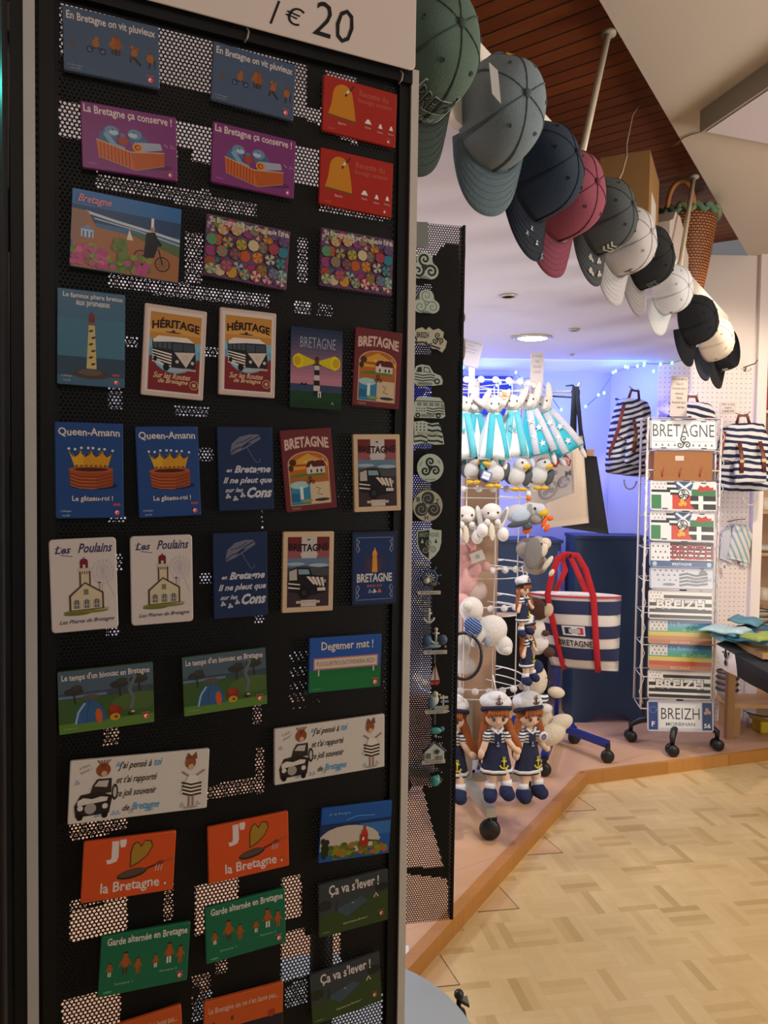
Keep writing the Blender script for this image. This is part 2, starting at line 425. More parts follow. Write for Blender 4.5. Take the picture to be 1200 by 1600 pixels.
mb = MB(); mb.box((1, 3.5, -0.05), (9, 11, 0.1), parquet()); struct('floor', mb)
# platform
e0 = PZ(500, 1641, PLZ); e1 = PZ(632, 1500, PLZ); e2 = PZ(907, 1207, PLZ); e3 = PZ(1075, 1186, PLZ)
e0 = e1+(e1-e2)*0.9; e3 = e2+(e3-e2)*5
lam = planks('pink_laminate', [(0.0, 'be9470'), (0.5, 'c69c78'), (1.0, 'cca480')], 0.19, math.radians(-33), joint='b68c68', rough=0.45, seam=0.01, ns=1.2)
edgew = planks('edge_wood', [(0.0, 'a06c30'), (0.6, 'b47c3c'), (1.0, 'c4904c')], 0.11, 0, joint='a06c38', rough=0.45, seam=0.015)
mb = MB(); pts = [(e0.x, e0.y), (e2.x, e2.y), (e3.x, e3.y), (4.5, 6), (-3, 6), (-3, e0.y)]
mb.prism(pts, 0.0, PLZ, lam); struct('platform_floor', mb)
mb = MB()
def trimseg(a, b, w=0.035):
    d = (b-a).normalized(); n = Vector((d.y, -d.x, 0)); mid = (a+b)/2
    rot = Matrix(((d.x, n.x, 0), (d.y, n.y, 0), (0, 0, 1)))
    mb.box((mid.x+n.x*(w/2-0.006), mid.y+n.y*(w/2-0.006), (PLZ+0.004)/2), ((b-a).length, w, PLZ+0.004), edgew, rot)
trimseg(e0, e2); trimseg(e2, e3, 0.02); struct('trim_1', mb)
# mitred parquet cut triangles along the edge: thin inlay lines
mb = MB(); dk = M('6a4e2c', 0.5); d = (e2-e1).normalized(); n = Vector((d.y, -d.x, 0)); ga = Vector((math.cos(math.radians(10)), math.sin(math.radians(10)), 0)); gb = Vector((ga.y, -ga.x, 0))
for k in range(7):
    a = e1+d*(-0.45+0.42*k)+n*0.034
    tri = [a, a+d*0.17, a+d*0.085+n*0.10]
    mb.add([(p.x, p.y, 0.0006) for p in tri], [(0, 2, 1)], M('c6a474', 0.4))
    for p, q in ((tri[2], tri[1]), (tri[2], tri[0])): mb.tube([(p.x, p.y, 0.0006), (q.x, q.y, 0.0006)], 0.0012, dk, 4)
struct('trim_2', mb)
# low ceiling slab over the platform with the fascia the caps hang on
AF = 0.65
mb = MB(); q = [EP(-1.5, AF), EP(6.5, AF), EP(6.5, 6.0), EP(-1.5, 6.0)]
q = [EP(-1.5, AF+0.018), Vector((1.72, 4.06, 0)), Vector((1.42, 4.06, 0)), Vector((1.30, 4.46, 0)), Vector((-3, 4.46, 0)), Vector((-3, 0.4, 0))]
tt = along(1150, AF)
mb.prism([(p.x, p.y) for p in [EP(-1.5, AF+0.018), EP(3.98, AF+0.018), Vector((1.44, 4.05, 0)), Vector((1.31, 4.46, 0)), Vector((-3, 4.46, 0)), Vector((-3, 1.6, 0))]], LCZ, LTZ-0.02, M('dedde4', 0.7, bump=0.02, scale=20)); struct('ceiling_low', mb)
mb = MB(); mb.prism([(p.x, p.y) for p in (EP(-1.5, AF), EP(4.0, AF), EP(4.0, AF+0.018), EP(-1.5, AF+0.018))], LCZ-0.006, LTZ+0.02, WARM); struct('trim_3', mb)
# high ceiling and plank ceiling
mb = MB(); A1 = 0.632
mb.prism([(p.x, p.y) for p in (EP(-3, A1), EP(-3, -5), EP(8, -5), EP(8, A1))], HC, HC+0.06, M('cdc2b6', 0.8, bump=0.05, scale=8)); struct('ceiling', mb)
wood = planks('red_cedar_planks', [(0.0, '643014'), (0.5, '80401c'), (1.0, '965428')], 0.062, YAW+math.radians(5), joint='2c140a', rough=0.55, seam=0.11)
mb = MB(); mb.prism([(p.x, p.y) for p in (EP(-3, 5), EP(-3, A1-0.02), EP(4.35, A1-0.02), EP(4.35, 5))], HC+0.07, HC+0.10, wood); struct('ceiling_wood', mb)
# walls
mb = MB(); mb.box((-0.85, 4.51, 1.3), (4.3, 0.1, 2.6), M('b4b6c4', 0.7)); struct('wall_back', mb)
mb = MB(); mb.prism([(1.30, 4.46), (1.425, 4.05), (1.445, 4.06), (1.33, 4.56), (1.30, 4.56)], 0, LCZ+0.02, M('c4c4cc', 0.7)); struct('wall_return', mb)
PGY = 4.05; xr = PY(1176, 700, PGY).x
mb = MB(); mb.box(((1.425+xr)/2, PGY+0.02, HC/2), (xr-1.425, 0.04, HC), pegboard()); struct('wall_pegboard', mb)
mb = MB(); mb.box((xr+0.025, PGY+0.01, HC/2), (0.05, 0.08, HC), M('efe6e0', 0.5)); struct('trim_4', mb)
mb = MB(); mb.box((3.2, 4.75, HC/2), (2.6, 0.1, HC), WARM); struct('wall_right_back', mb)
mb = MB(); mb.box((4.5, 2, HC/2), (0.1, 7, HC), WARM); struct('wall_right', mb)
mb = MB(); mb.box((-3, 2, 1.3), (0.1, 7, 2.6), WHITE); struct('wall_left', mb)
# back corner: dark blue upper panel at the left part of the back wall
def YW(px, py): return PY(px, py, 4.44)
mb = MB(); p0 = PY(640, 572, 4.44); p1 = PY(800, 600, 4.44)
mb.box(((p0.x+p1.x)/2, 4.44, 1.80), (p1.x-p0.x, 0.03, 0.22), M('1c2c6c', 0.7)); tag(mb.build('wall_panel'), 'dark blue board high on the back wall behind the string lights', 'wall panel')

# ceiling details
def disc_lamp(px, py, z, r, lit, lab):
    c = PZ(px, py, z); g = empty('ceiling_spotlight', (c.x, c.y, z-0.001), lab, 'ceiling light')
    b = MB(); b.lathe([(r, 0), (r, -0.006), (r*0.8, -0.008), (r*0.75, -0.002)], M('cfcabc', 0.3, 0.3), n=28); b.build('rim', g)
    b = MB(); b.lathe([(0.0, -0.004), (r*0.76, -0.004)], M('fff4e8', 0.4, emit=12) if lit else M('3c3a38', 0.4), n=24); b.build('lens', g)
disc_lamp(832, 527, LCZ, 0.085, True, 'bright lit round spotlight in the lilac low ceiling')
disc_lamp(794, 461, LCZ, 0.030, False, 'small unlit recessed spot nearest the caps in the low ceiling')
disc_lamp(897, 514, LCZ, 0.022, False, 'small dark recessed spot right of the lit spotlight')
disc_lamp(803, 525, LCZ, 0.014, False, 'tiny dark recessed spot just left of the lit spotlight')
disc_lamp(894, 553, LCZ, 0.012, False, 'tiny dark recessed spot farthest back in the low ceiling')
# fluorescent box on the high ceiling
a = PZ(1093, 208, HC-0.07); b_ = PZ(1260, 95, HC-0.07); ex = (b_-a); L = 1.1; ex = ex.normalized(); ey = Vector((-ex.y, ex.x, 0)); ey = -ey if ey.x < 0 else ey
if ey.dot(Vector((1, 0.2, 0))) < 0: ey = -ey
dd = (PZ(1220, 232, HC-0.07)-a).normalized()
g = empty('ceiling_light_box', (a.x, a.y, HC), 'unlit grey fluorescent light box with lilac diffuser on the white ceiling', 'ceiling light')
pts = [a, a+ex*1.1, a+ex*1.1+dd*0.5, a+dd*0.5]
b = MB(); b.prism([(p.x, p.y) for p in pts][::-1], HC-0.07, HC, M('a39d90', 0.5)); sub('housing', b, g)
cen = sum((p for p in pts), Vector())/4
b = MB(); b.prism([(cen.x+(p.x-cen.x)*0.96, cen.y+(p.y-cen.y)*0.96) for p in pts][::-1], HC-0.074, HC-0.069, M('cfc6d0', 0.5)); sub('diffuser', b, g)
# cables
b = MB(); cp = [(1092, 207), (1080, 210), (1068, 215), (1058, 224), (1046, 228)]
b.tube([PZ(x, y, HC-0.006) for x, y in cp], 0.0025, M('8a7a68')); tag(b.build('cable'), 'short brown cable from the ceiling light box to the wood edge', 'cable')
b = MB(); cp = [(998, 165), (988, 180), (983, 205), (979, 225), (979, 245), (972, 270), (960, 295)]
p0 = PZ(998, 165, HC+0.065); p1 = PY(960, 296, 2.2); b.tube([PY(x, y, p0.y+(p1.y-p0.y)*i/6) for i, (x, y) in enumerate(cp)], 0.0028, M('b39a84')); tag(b.build('cable'), 'pale cable dangling from the plank ceiling beside the grey cap', 'cable')
def rod(p0, p1, lab):
    g = empty('support_rod', p0, lab, 'rod', 'rods holding the ledge')
    b = MB(); b.tube([p0, p1], 0.0085, M('c9bfa8', 0.35, 0.2), 12); sub('tube', b, g)
    b = MB(); b.lathe([(0.02, 0), (0.02, -0.008), (0.01, -0.014)], M('a39a88'), c=p1, n=16); sub('ceiling_plate', b, g)
rod(EP(along(888, AF), AF-0.01, LTZ-0.01), PZ(951, 50, HC), 'pale slanted rod rising beside the navy cap to the ceiling')
rod(EP(along(1047, AF), AF-0.01, LTZ-0.01), PZ(1084, 275, HC), 'shorter slanted rod in front of the wicker basket')
# ------------------------------------------------------------------ boxes and basket on the ledge
def onledge(px, aa): return EP(along(px, aa), aa, LTZ)
b = MB(); rot = Matrix.Rotation(math.radians(-33+8), 3, 'Z'); c = onledge(972, 0.78)
kb = M('9c7444', 0.8, bump=0.1, scale=80, var=0.1)
g = empty('cardboard_box', (c.x, c.y, LTZ-0.02), 'brown cardboard box with white address sticker on the ledge', 'box')
b = MB(); b.box((c.x, c.y, LTZ+0.145), (0.16, 0.30, 0.33), kb, rot); sub('carton', b, g)
b = MB(); b.box(Vector((c.x, c.y, LTZ+0.12))+rot @ Vector((0.0805, -0.02, 0.0)), (0.002, 0.14, 0.15), M('d8cfc6'), rot); sub('sticker', b, g)
b = MB(); b.box(Vector((c.x, c.y, LTZ+0.3105)), (0.05, 0.30, 0.001), M('a8885c', 0.3), rot); sub('tape', b, g)
b = MB(); c = onledge(1034, 0.72)
pr = [(-0.03, -0.02), (0.30, -0.02), (0.30, 0.13), (0.24, 0.16), (0.24, 0.19), (0.14, 0.24), (0.06, 0.24), (0.02, 0.20), (-0.03, 0.18)]
vs = []
for k in (0, 1):
    for (s_, z) in pr: p = c+D1*(s_-0.1)+LF*(0.09*k-0.03); vs.append((p.x, p.y, LTZ+z))
n_ = len(pr); b.add(vs, [tuple(range(n_)), tuple(range(2*n_-1, n_-1, -1))]+[(i, n_+i, n_+(i+1) % n_, (i+1) % n_) for i in range(n_)], M('cdbfb6', 0.8))
o = b.build('folded_carton'); tag(o, 'pale folded carton standing between brown box and basket', 'box')
c = onledge(1060, 0.74)
g = empty('wicker_basket', (c.x, c.y, LTZ-0.02), 'orange wicker basket with green rim standing on the ledge', 'basket'); g.scale = (1.12, 1.12, 1.12)
wk, nt, bb = nodes('wicker', 0.6)
tc = nt.nodes.new('ShaderNodeTexCoord'); bw = nt.nodes.new('ShaderNodeTexBrick')
bw.inputs['Color1'].default_value = (*lin('c07a3c'), 1); bw.inputs['Color2'].default_value = (*lin('a86230'), 1); bw.inputs['Mortar'].default_value = (*lin('4c2410'), 1)
bw.inputs['Scale'].default_value = 1; bw.inputs['Brick Width'].default_value = 0.017; bw.inputs['Row Height'].default_value = 0.010; bw.inputs['Mortar Size'].default_value = 0.0022
sx = nt.nodes.new('ShaderNodeSeparateXYZ'); nt.links.new(tc.outputs['Object'], sx.inputs[0])
ang = mth(nt, 'ARCTAN2', sx.outputs[1], sx.outputs[0]); cb = nt.nodes.new('ShaderNodeCombineXYZ'); nt.links.new(mth(nt, 'MULTIPLY', ang, 0.11), cb.inputs[0]); nt.links.new(sx.outputs[2], cb.inputs[1])
nt.links.new(cb.outputs[0], bw.inputs['Vector']); nt.links.new(bw.outputs['Color'], bb.inputs['Base Color'])
bp = nt.nodes.new('ShaderNodeBump'); bp.inputs['Distance'].default_value = 0.005; nt.links.new(bw.outputs['Fac'], bp.inputs['Height']); bp.invert = True; nt.links.new(bp.outputs[0], bb.inputs['Normal'])
b = MB(); b.lathe([(0.001, 0.0), (0.055, 0.0), (0.075, 0.1), (0.092, 0.2), (0.105, 0.30), (0.110, 0.34), (0.101, 0.34), (0.085, 0.2), (0.05, 0.02), (0.001, 0.02)], wk, n=40); b.build('basket_body', g)
b = MB()
for k in range(14):
    t0 = 2*math.pi*k/14; b.tube([(0.112*math.cos(t0+j*0.09), 0.112*math.sin(t0+j*0.09), 0.335+0.012*math.sin(j/6*math.pi*2)) for j in range(7)], 0.011, M('5f7a64' if k % 3 else '7a8a58', 0.8, bump=0.4, scale=80), 8)
b.build('green_rim', g)
for s_ in (-1, 1):
    b = MB(); hp = [Vector((NR.x*0, 0, 0))]; dv = D1*s_
    for j in range(13):
        t_ = math.pi*j/12; pp = dv*(0.11+0.012*math.sin(t_))+NR*(0.045*math.cos(t_)); hp.append(Vector((pp.x, pp.y, 0.34+0.085*math.sin(t_))))
    b.tube(hp[1:], 0.009, M('b4703a', 0.6, bump=0.5, scale=60), 8); b.build('handle', g)

# ------------------------------------------------------------------ perforated tower (front panel)
TH = math.radians(25)
PT = Vector((math.cos(TH), math.sin(TH), 0)); PN = Vector((math.sin(TH), -math.cos(TH), 0))   # along, towards viewer
PO = Vector((0, 0.757, 0))
def onP(px, py, off=0.0): return PP(px, py, PO+PN*off, PN)
def sP(p): return (p-PO).dot(PT)
BLK = M('060607', 0.5, bump=0.02, scale=300); BLK.node_tree.nodes['Principled BSDF'].inputs['Specular IOR Level'].default_value = 0.25; STEEL = M('8f8a84', 0.42, 0.6)
def hexsheet(o, ex, s0, s1, z0, z1, pitch, mat, hole=0.36, kind=None, r2=6):
    """real perforated sheet: a hexagonal lattice of cells, each a ring round a six-sided hole"""
    mbx = MB(); vs = []; fs = []; dy = pitch*0.8660254; R = pitch/math.sqrt(3)*1.0005
    cos = [(math.cos(math.radians(90+60*k)), math.sin(math.radians(90+60*k))) for k in range(6)]
    nz = int((z1-z0)/dy); ns = int((s1-s0)/pitch)
    for j in range(nz):
        for i in range(ns):
            s = s0+(i+0.5+(0.5 if j % 2 else 0))*pitch; z = z0+(j+0.5)*dy
            k = 'h' if kind is None else kind(s, z)
            if k == 'o': continue
            b0 = len(vs)
            for (a, c) in cos: p = o+ex*(s+R*a); vs.append((p.x, p.y, z+R*c))
            if k == 's': fs.append(tuple(b0+q for q in range(6))); continue
            for (a, c) in cos: p = o+ex*(s+hole*pitch*a); vs.append((p.x, p.y, z+hole*pitch*c))
            for q in range(6): r = (q+1) % 6; fs.append((b0+q, b0+r, b0+6+r, b0+6+q))
    mbx.add(vs, fs, mat); return mbx
sL = sP(onP(62, 700)); sR = sP(onP(640, 100)); ztop = onP(646, 122).z; zbot = 0.50
tower = empty('magnet_display_stand', (PO.x-0.02, PO.y+0.12, 0.0), 'tall black perforated display stand full of souvenir magnets', 'display stand')
def perf_front(s, z):
    return 's' if (s < sL+0.016 or s > sR-0.014 or z > ztop-0.012) else 'h'
sub('perforated_panel', hexsheet(PO, PT, sL-0.002, sR, zbot, ztop, 0.0036, BLK, 0.37, perf_front), tower)
# regions of the rear sheet: o open, h perforated, everything else plain
OPEN = [(92, 0, 560, 0, 20.0), ]
def rear_kind(s, z):
    p = PO-PN*0.22+PT*s; px, py = proj(Vector((p.x, p.y, z)))
    sl = 0.24*(px-100)
    if px < 93 and py < 260: return 's'
    if px > 555 and py < 150: return 'h' if (px+py) % 90 < 50 else 's'
    if px < 560 and py < 92+sl+ (0 if px < 470 else (px-470)*0.3) and not (478 < px < 500+0.3*(py-80) and py < 170): return 'o'
    yb = py-0.2*(px-100)
    if px < 500 and 155 < yb < 212 and not (276 < px < 300 and yb > 195): return 'o'
    for (x0, y0, x1, y1, kk) in RR:
        yy = py-0.02*(x0-px)*0
        if x0 <= px <= x1 and y0 <= py-SL(py)*(px-x0) <= y1: return kk
    return 's'
def SL(py): return 0.24*(755-py)/640
RR = [(150, 268, 330, 292, 'h'), (272, 296, 400, 320, 'h'), (170, 428, 300, 450, 'h'), (240, 440, 420, 462, 'h'), (460, 470, 520, 492, 'h'), (500, 285, 610, 330, 'h'),
      (190, 522, 216, 542, 'h'), (170, 604, 190, 640, 'h'), (272, 632, 326, 650, 'h'), (316, 540, 345, 558, 'h'), (310, 700, 332, 722, 'h'), (168, 808, 196, 818, 'h'),
      (162, 866, 190, 892, 'h'), (165, 980, 185, 995, 'h'), (312, 894, 330, 912, 'h'), (398, 955, 412, 975, 'h'), (162, 1130, 186, 1165, 'h'), (395, 1100, 408, 1132, 'h'),
      (398, 1168, 412, 1240, 'h'), (452, 1010, 500, 1110, 'd'), (320, 1228, 410, 1250, 'h'), (110, 1285, 200, 1315, 'h'), (160, 1395, 200, 1408, 'h'), (255, 1375, 270, 1440, 'h'),
      (110, 1425, 198, 1475, 'o'), (305, 1385, 372, 1462, 'o'), (440, 1372, 470, 1440, 'o'), (440, 1460, 532, 1536, 'o'), (95, 1565, 188, 1640, 'o'), (490, 1580, 600, 1640, 'o'),
      (335, 1500, 355, 1525, 'h'), (445, 1540, 480, 1575, 'h'), (110, 1408, 195, 1424, 'h'), (555, 1120, 600, 1180, 'd'), (300, 1525, 330, 1600, 'h'), (600, 1000, 604, 1100, 'h'),
      (465, 370, 480, 440, 'h'), (290, 360, 316, 440, 'h'), (408, 780, 412, 830, 'h'), (525, 720, 545, 800, 'd')]
def rk2(s, z):
    k = rear_kind(s, z)
    if k == 'd': return 'h' if (int(s*400)+int(z*300)) % 3 == 0 else 's'
    return k
sub('rear_panel', hexsheet(PO-PN*0.22, PT, sL-0.15, (PP(632, 700, PO-PN*0.22, PN)-PO).dot(PT), zbot, ztop+0.26, 0.0037, BLK, 0.38, rk2), tower)
# edge profiles
def strip(name, s, wid, dep, mat, z0, z1, off=0.0, par=tower):
    b = MB(); rot = Matrix(((PT.x, PN.x, 0), (PT.y, PN.y, 0), (0, 0, 1)))
    c = PO+PT*s+PN*off; b.box((c.x, c.y, (z0+z1)/2), (wid, dep, z1-z0), mat, rot); return sub(name, b, par)
strip('edge_strip', sP(onP(50, 700))-0.001, 0.0085, 0.010, M('aaa6a2', 0.5, 0.2, var=0.10, scale=20), zbot, ztop+0.30, 0.004)
strip('frame_post', sP(onP(30, 700)), 0.0105, 0.016, BLK, zbot, ztop+0.30, 0.0)
strip('frame_post', sL+0.006, 0.011, 0.008, BLK, zbot, ztop+0.2, 0.003)
strip('edge_strip', sR+0.0035, 0.0080, 0.012, M('beb6ac', 0.45, 0.1), zbot, ztop+0.005, 0.0)
strip('frame_post', sR-0.006, 0.012, 0.004, BLK, zbot, ztop, 0.0015)
b = MB(); rot = Matrix(((PT.x, PN.x, 0), (PT.y, PN.y, 0), (0, 0, 1))); c = PO+PT*((sL+sR)/2)
b.box((c.x, c.y, ztop-0.002), (sR-sL, 0.014, 0.016), BLK, rot); sub('top_rail', b, tower)
b = MB(); c2 = PO-PN*0.11+PT*((sL+sR)/2)
b.tube([(c2.x, c2.y, 0.02), (c2.x, c2.y, zbot+0.02)], 0.03, BLK, 16); sub('pole', b, tower)
b = MB(); b.lathe([(0.001, 0.0), (0.24, 0.0), (0.24, 0.012), (0.03, 0.025), (0.001, 0.025)], M('7c8288', 0.4, 0.3), c=(c2.x, c2.y, 0), n=40); sub('base_disc', b, tower)
# rain-bent hooks on the rail
for (px, py) in ((386, 52), (626, 118)):
    b = MB(); p = onP(px, py, 0.012); b.tube([p+Vector((0, 0, 0.004)), p+Vector((0.002, -0.003, 0)), p+Vector((0.001, -0.004, -0.006)), p+Vector((-0.002, -0.002, -0.009))], 0.0009, STEEL, 6); sub('hook', b, tower)
# price card on top
def a_price(A):
    A.text('1', 0.595, 0.88, 0.02, 0.15, '141416', rot=-8, bold=0.0, shear=0.3)
    A.text('€', 0.648, 0.87, 0.05, 0.11, '141416', rot=-8, bold=0.0, shear=0.2)
    A.text('20', 0.755, 0.845, 0.115, 0.21, '141416', rot=-2, bold=-0.004, shear=0.15)
tlp = onP(648, 112, 0.012); w_ = tlp-PT*0.33
cc = [tlp-PT*0.345+Vector((0, 0, 0.150)), tlp+Vector((0, 0, 0.150)), tlp, tlp-PT*0.345]
card('price_card', 'white price card with handwritten 1 € 20 on top of the stand', 'price card', [0, 1, 2, 3] and [(0, 0), (1, 0), (2, 0), (3, 0)], lambda i, j: cc[i], a_price, 'c4b6ae', thick=0.0015, rad=0.006)

# ------------------------------------------------------------------ magnet designs
W = 'beb2ac'
def bg(A, col): A.rect(0.004, 0.006, 0.996, 0.994, col)
def hand(A, t, cx, cy, w, h, col=W, rot=0): A.text(t, cx, cy, w, h, col, rot=rot, bold=0.018, wave=0.03)
def small2(A, x=0.12, y=0.93, col=None):
    A.text('La Bretagne', x, y-0.03, 0.15, 0.028, col or '9a9aa0'); A.text('vous fait', x, y+0.012, 0.11, 0.022, col or '9a9aa0')
def figure(A, x, y, s, col, hat='6a3c18', legs='3a2a28'):
    A.ell(x, y, 0.026*s, 0.045*s, col); A.ell(x, y-0.075*s, 0.017*s, 0.018*s, col); A.ell(x, y-0.1*s, 0.02*s, 0.008*s, hat, n=10)
    A.rect(x-0.018*s, y+0.055*s, x-0.004*s, y+0.13*s, legs); A.rect(x+0.004*s, y+0.055*s, x+0.018*s, y+0.13*s, legs)
    A.line([(x-0.024*s, y-0.02*s), (x-0.042*s, y+0.04*s)], 0.011*s, col); A.line([(x+0.024*s, y-0.02*s), (x+0.042*s, y+0.04*s)], 0.011*s, col)
def d_pluv(A):
    hand(A, 'En Bretagne on vit pluvieux', 0.5, 0.15, 0.92, 0.16)
    o = '8c5224'
    A.line([(0.07, 0.5), (0.14, 0.6)], 0.02, '5c3c34'); A.line([(0.13, 0.52), (0.08, 0.62)], 0.012, '5c3c34')
    for x in (0.27, 0.40): A.ell(x, 0.60, 0.035, 0.035, '1c2230'); A.ell(x, 0.60, 0.022, 0.022, '4c6080')
    A.line([(0.27, 0.59), (0.34, 0.55), (0.40, 0.59)], 0.014, '2c2420'); A.ell(0.33, 0.49, 0.035, 0.045, o); A.ell(0.34, 0.41, 0.022, 0.02, o)
    figure(A, 0.515, 0.45, 1.25, o); figure(A, 0.56, 0.45, 1.25, '80481e')
    A.ell(0.73, 0.52, 0.035, 0.045, o, rot=-20); A.ell(0.71, 0.43, 0.02, 0.02, o); A.ell(0.76, 0.44, 0.024, 0.02, '80481e'); A.line([(0.70, 0.58), (0.69, 0.68)], 0.02, '3a2a28'); A.line([(0.72, 0.58), (0.80, 0.70)], 0.022, '2c1c1c')
    A.ell(0.90, 0.56, 0.04, 0.052, o); A.ell(0.91, 0.47, 0.02, 0.016, '6a3c18'); A.line([(0.95, 0.55), (0.95, 0.70)], 0.008, '2c1c1c'); A.line([(0.90, 0.62), (0.89, 0.72)], 0.018, '3a2a28')
    small2(A); A.mark(0.90, 0.90)
def d_conserve(A):
    hand(A, 'La Bretagne ça conserve !', 0.49, 0.115, 0.92, 0.16)
    A.ell(0.60, 0.82, 0.34, 0.05, '54204c')
    for x, s_ in ((0.30, 1), (0.56, -1)):
        A.ell(x-0.03*s_, 0.48, 0.10, 0.08, '3c5a7c', rot=20*s_); A.ell(x+0.01*s_, 0.38, 0.075, 0.055, '5a7894'); A.ell(x+0.03*s_, 0.40, 0.05, 0.025, '9aaab8')
        A.ell(x+0.02*s_, 0.36, 0.008, 0.008, '141a24', n=8)
    A.line([(0.24, 0.42), (0.34, 0.60), (0.44, 0.64)], 0.055, '6c8ca4'); A.ell(0.43, 0.50, 0.05, 0.05, '8c3a20'); A.ell(0.42, 0.42, 0.03, 0.02, '3c6c90')
    A.poly([(0.15, 0.54), (0.50, 0.66), (0.86, 0.60), (0.86, 0.80), (0.55, 0.93), (0.17, 0.80)], '9c4a1c')
    A.poly([(0.15, 0.54), (0.50, 0.66), (0.55, 0.93), (0.17, 0.80)], 'ac5424')
    for k in range(9): A.line([(0.19+0.037*k, 0.57+0.012*k), (0.195+0.037*k, 0.80+0.013*k)], 0.008, '6c2c10')
    A.line([(0.15, 0.54), (0.50, 0.66), (0.86, 0.60)], 0.012, 'b08c6c'); A.line([(0.17, 0.80), (0.55, 0.93), (0.86, 0.80)], 0.012, '8c6c58')
    A.poly([(0.54, 0.50), (0.82, 0.46), (0.84, 0.56), (0.60, 0.64)], '8c90a4'); A.ell(0.575, 0.575, 0.055, 0.048, 'c07828'); A.ell(0.575, 0.575, 0.034, 0.03, '7c3c14'); A.ell(0.58, 0.575, 0.018, 0.016, 'c07828')
    A.line([(0.86, 0.46), (0.90, 0.50)], 0.008, 'a890a8'); A.line([(0.93, 0.46), (0.98, 0.50), (0.92, 0.50)], 0.006, 'a890a8')
    A.ell(0.1, 0.92, 0.05, 0.012, '804480'); A.mark(0.92, 0.93, 0.8, 'b05068')
def d_kouign(A):
    A.text('Recette du', 0.68, 0.17, 0.40, 0.11, '9c4838', bold=0.02); A.text('kouign amann', 0.70, 0.31, 0.46, 0.11, '9c4838', bold=0.02)
    pts = [(0.07, 0.68), (0.11, 0.5)]+[(0.26+0.13*math.cos(math.radians(t)), 0.30-0.20*math.sin(math.radians(t))) for t in range(170, 5, -20)]+[(0.42, 0.5), (0.44, 0.72)]
    A.poly(pts, 'b07018'); A.poly([(0.06, 0.67), (0.44, 0.71), (0.46, 0.75), (0.04, 0.71)], '6c3c14')
    A.line([(0.29, 0.30), (0.40, 0.08)], 0.022, '4c1c14'); A.line([(0.31, 0.24), (0.34, 0.18)], 0.03, 'c8b4a4')
    A.text('Beurre', 0.26, 0.80, 0.10, 0.045, W)
    for x, y, r in ((0.61, 0.66, 0.048), (0.78, 0.69, 0.03), (0.93, 0.68, 0.028)):
        A.poly([(x-r, y+0.03), (x-r*0.3, y-0.05), (x+r*0.3, y-0.05), (x+r, y+0.03)], 'd0c4c0'); A.rect(x-r*1.1, y+0.03, x+r*1.1, y+0.055, '7c3418')
        A.text('Farine', x, y+0.10, 0.075, 0.035, W)
    A.ell(0.12, 0.93, 0.05, 0.012, '9c3c34'); A.mark(0.90, 0.93, 0.8, 'a84c40')
def d_bike(A):
    A.rect(0, 0.0, 1, 0.22, '2c5c90'); A.rect(0, 0.20, 1, 0.40, '243c5c')
    A.line([(0.12, 0.27), (0.4, 0.33), (0.7, 0.38), (1, 0.44)], 0.025, 'a8b0b8'); A.line([(0.2, 0.34), (0.6, 0.40), (1, 0.50)], 0.012, '98a4b0')
    A.poly([(0.02, 0.28), (0.15, 0.27), (0.22, 0.45), (1, 0.52), (1, 1), (0.02, 1)], '8c5c3c'); A.poly([(0.0, 0.25), (0.14, 0.26), (0.14, 0.62), (0.0, 0.66)], '7c5c4c')
    A.poly([(0.5, 0.42), (1, 0.52), (1, 0.66), (0.6, 0.5)], '4c5c38')
    A.rect(0.09, 0.50, 0.20, 0.60, '9ca8b8'); A.poly([(0.08, 0.50), (0.145, 0.44), (0.21, 0.50)], '5c7c9c')
    for k in range(3): A.rect(0.105+0.035*k, 0.52, 0.118+0.035*k, 0.60, '3c5c8c')
    A.poly([(0.52, 0.40), (0.56, 0.54), (0.50, 0.54)], 'c0b4a8')
    for x, y in ((0.64, 0.74), (0.84, 0.79)):
        for r, c in ((0.072, '181818'), (0.062, '84583c')): A.ell(x, y, r, r, c, n=22)
        for k in range(4): a = math.pi*k/4; A.line([(x-0.06*math.cos(a), y-0.085*math.sin(a)), (x+0.06*math.cos(a), y+0.085*math.sin(a))], 0.003, '403028')
    A.line([(0.64, 0.74), (0.73, 0.62), (0.80, 0.60), (0.84, 0.79)], 0.012, '1c1c1c')
    A.poly([(0.68, 0.40), (0.76, 0.38), (0.80, 0.52), (0.76, 0.72), (0.66, 0.74)], '14141a'); A.line([(0.75, 0.42), (0.82, 0.55)], 0.03, '14141a'); A.ell(0.735, 0.34, 0.022, 0.03, 'a07060'); A.rect(0.72, 0.20, 0.745, 0.32, 'c4c4cc')
    random.seed(3)
    for k in range(46):
        x = random.uniform(0.02, 0.72); y = random.uniform(0.76, 0.98)-0.1*(x < 0.3)*random.random(); A.ell(x, y, 0.035, 0.03, random.choice(['5c6c30', '748038', '4c6028']), n=8)
    for k in range(34):
        x = random.choice([random.uniform(0.02, 0.16), random.uniform(0.18, 0.4), random.uniform(0.5, 0.7)]); y = random.uniform(0.72, 0.97)+0.05*(x > 0.4)
        A.ell(x, min(y, 0.95), 0.032, 0.03, random.choice(['a04470', 'b45080', '943c68']), n=9)
    for k in range(12): A.ell(random.uniform(0.38, 0.5), random.uniform(0.55, 0.8), 0.03, 0.04, random.choice(['4c6028', '5c6c30']), n=8)
    A.text('Bretagne', 0.20, 0.125, 0.30, 0.13, 'b4707c', bold=0.02, shear=0.35)
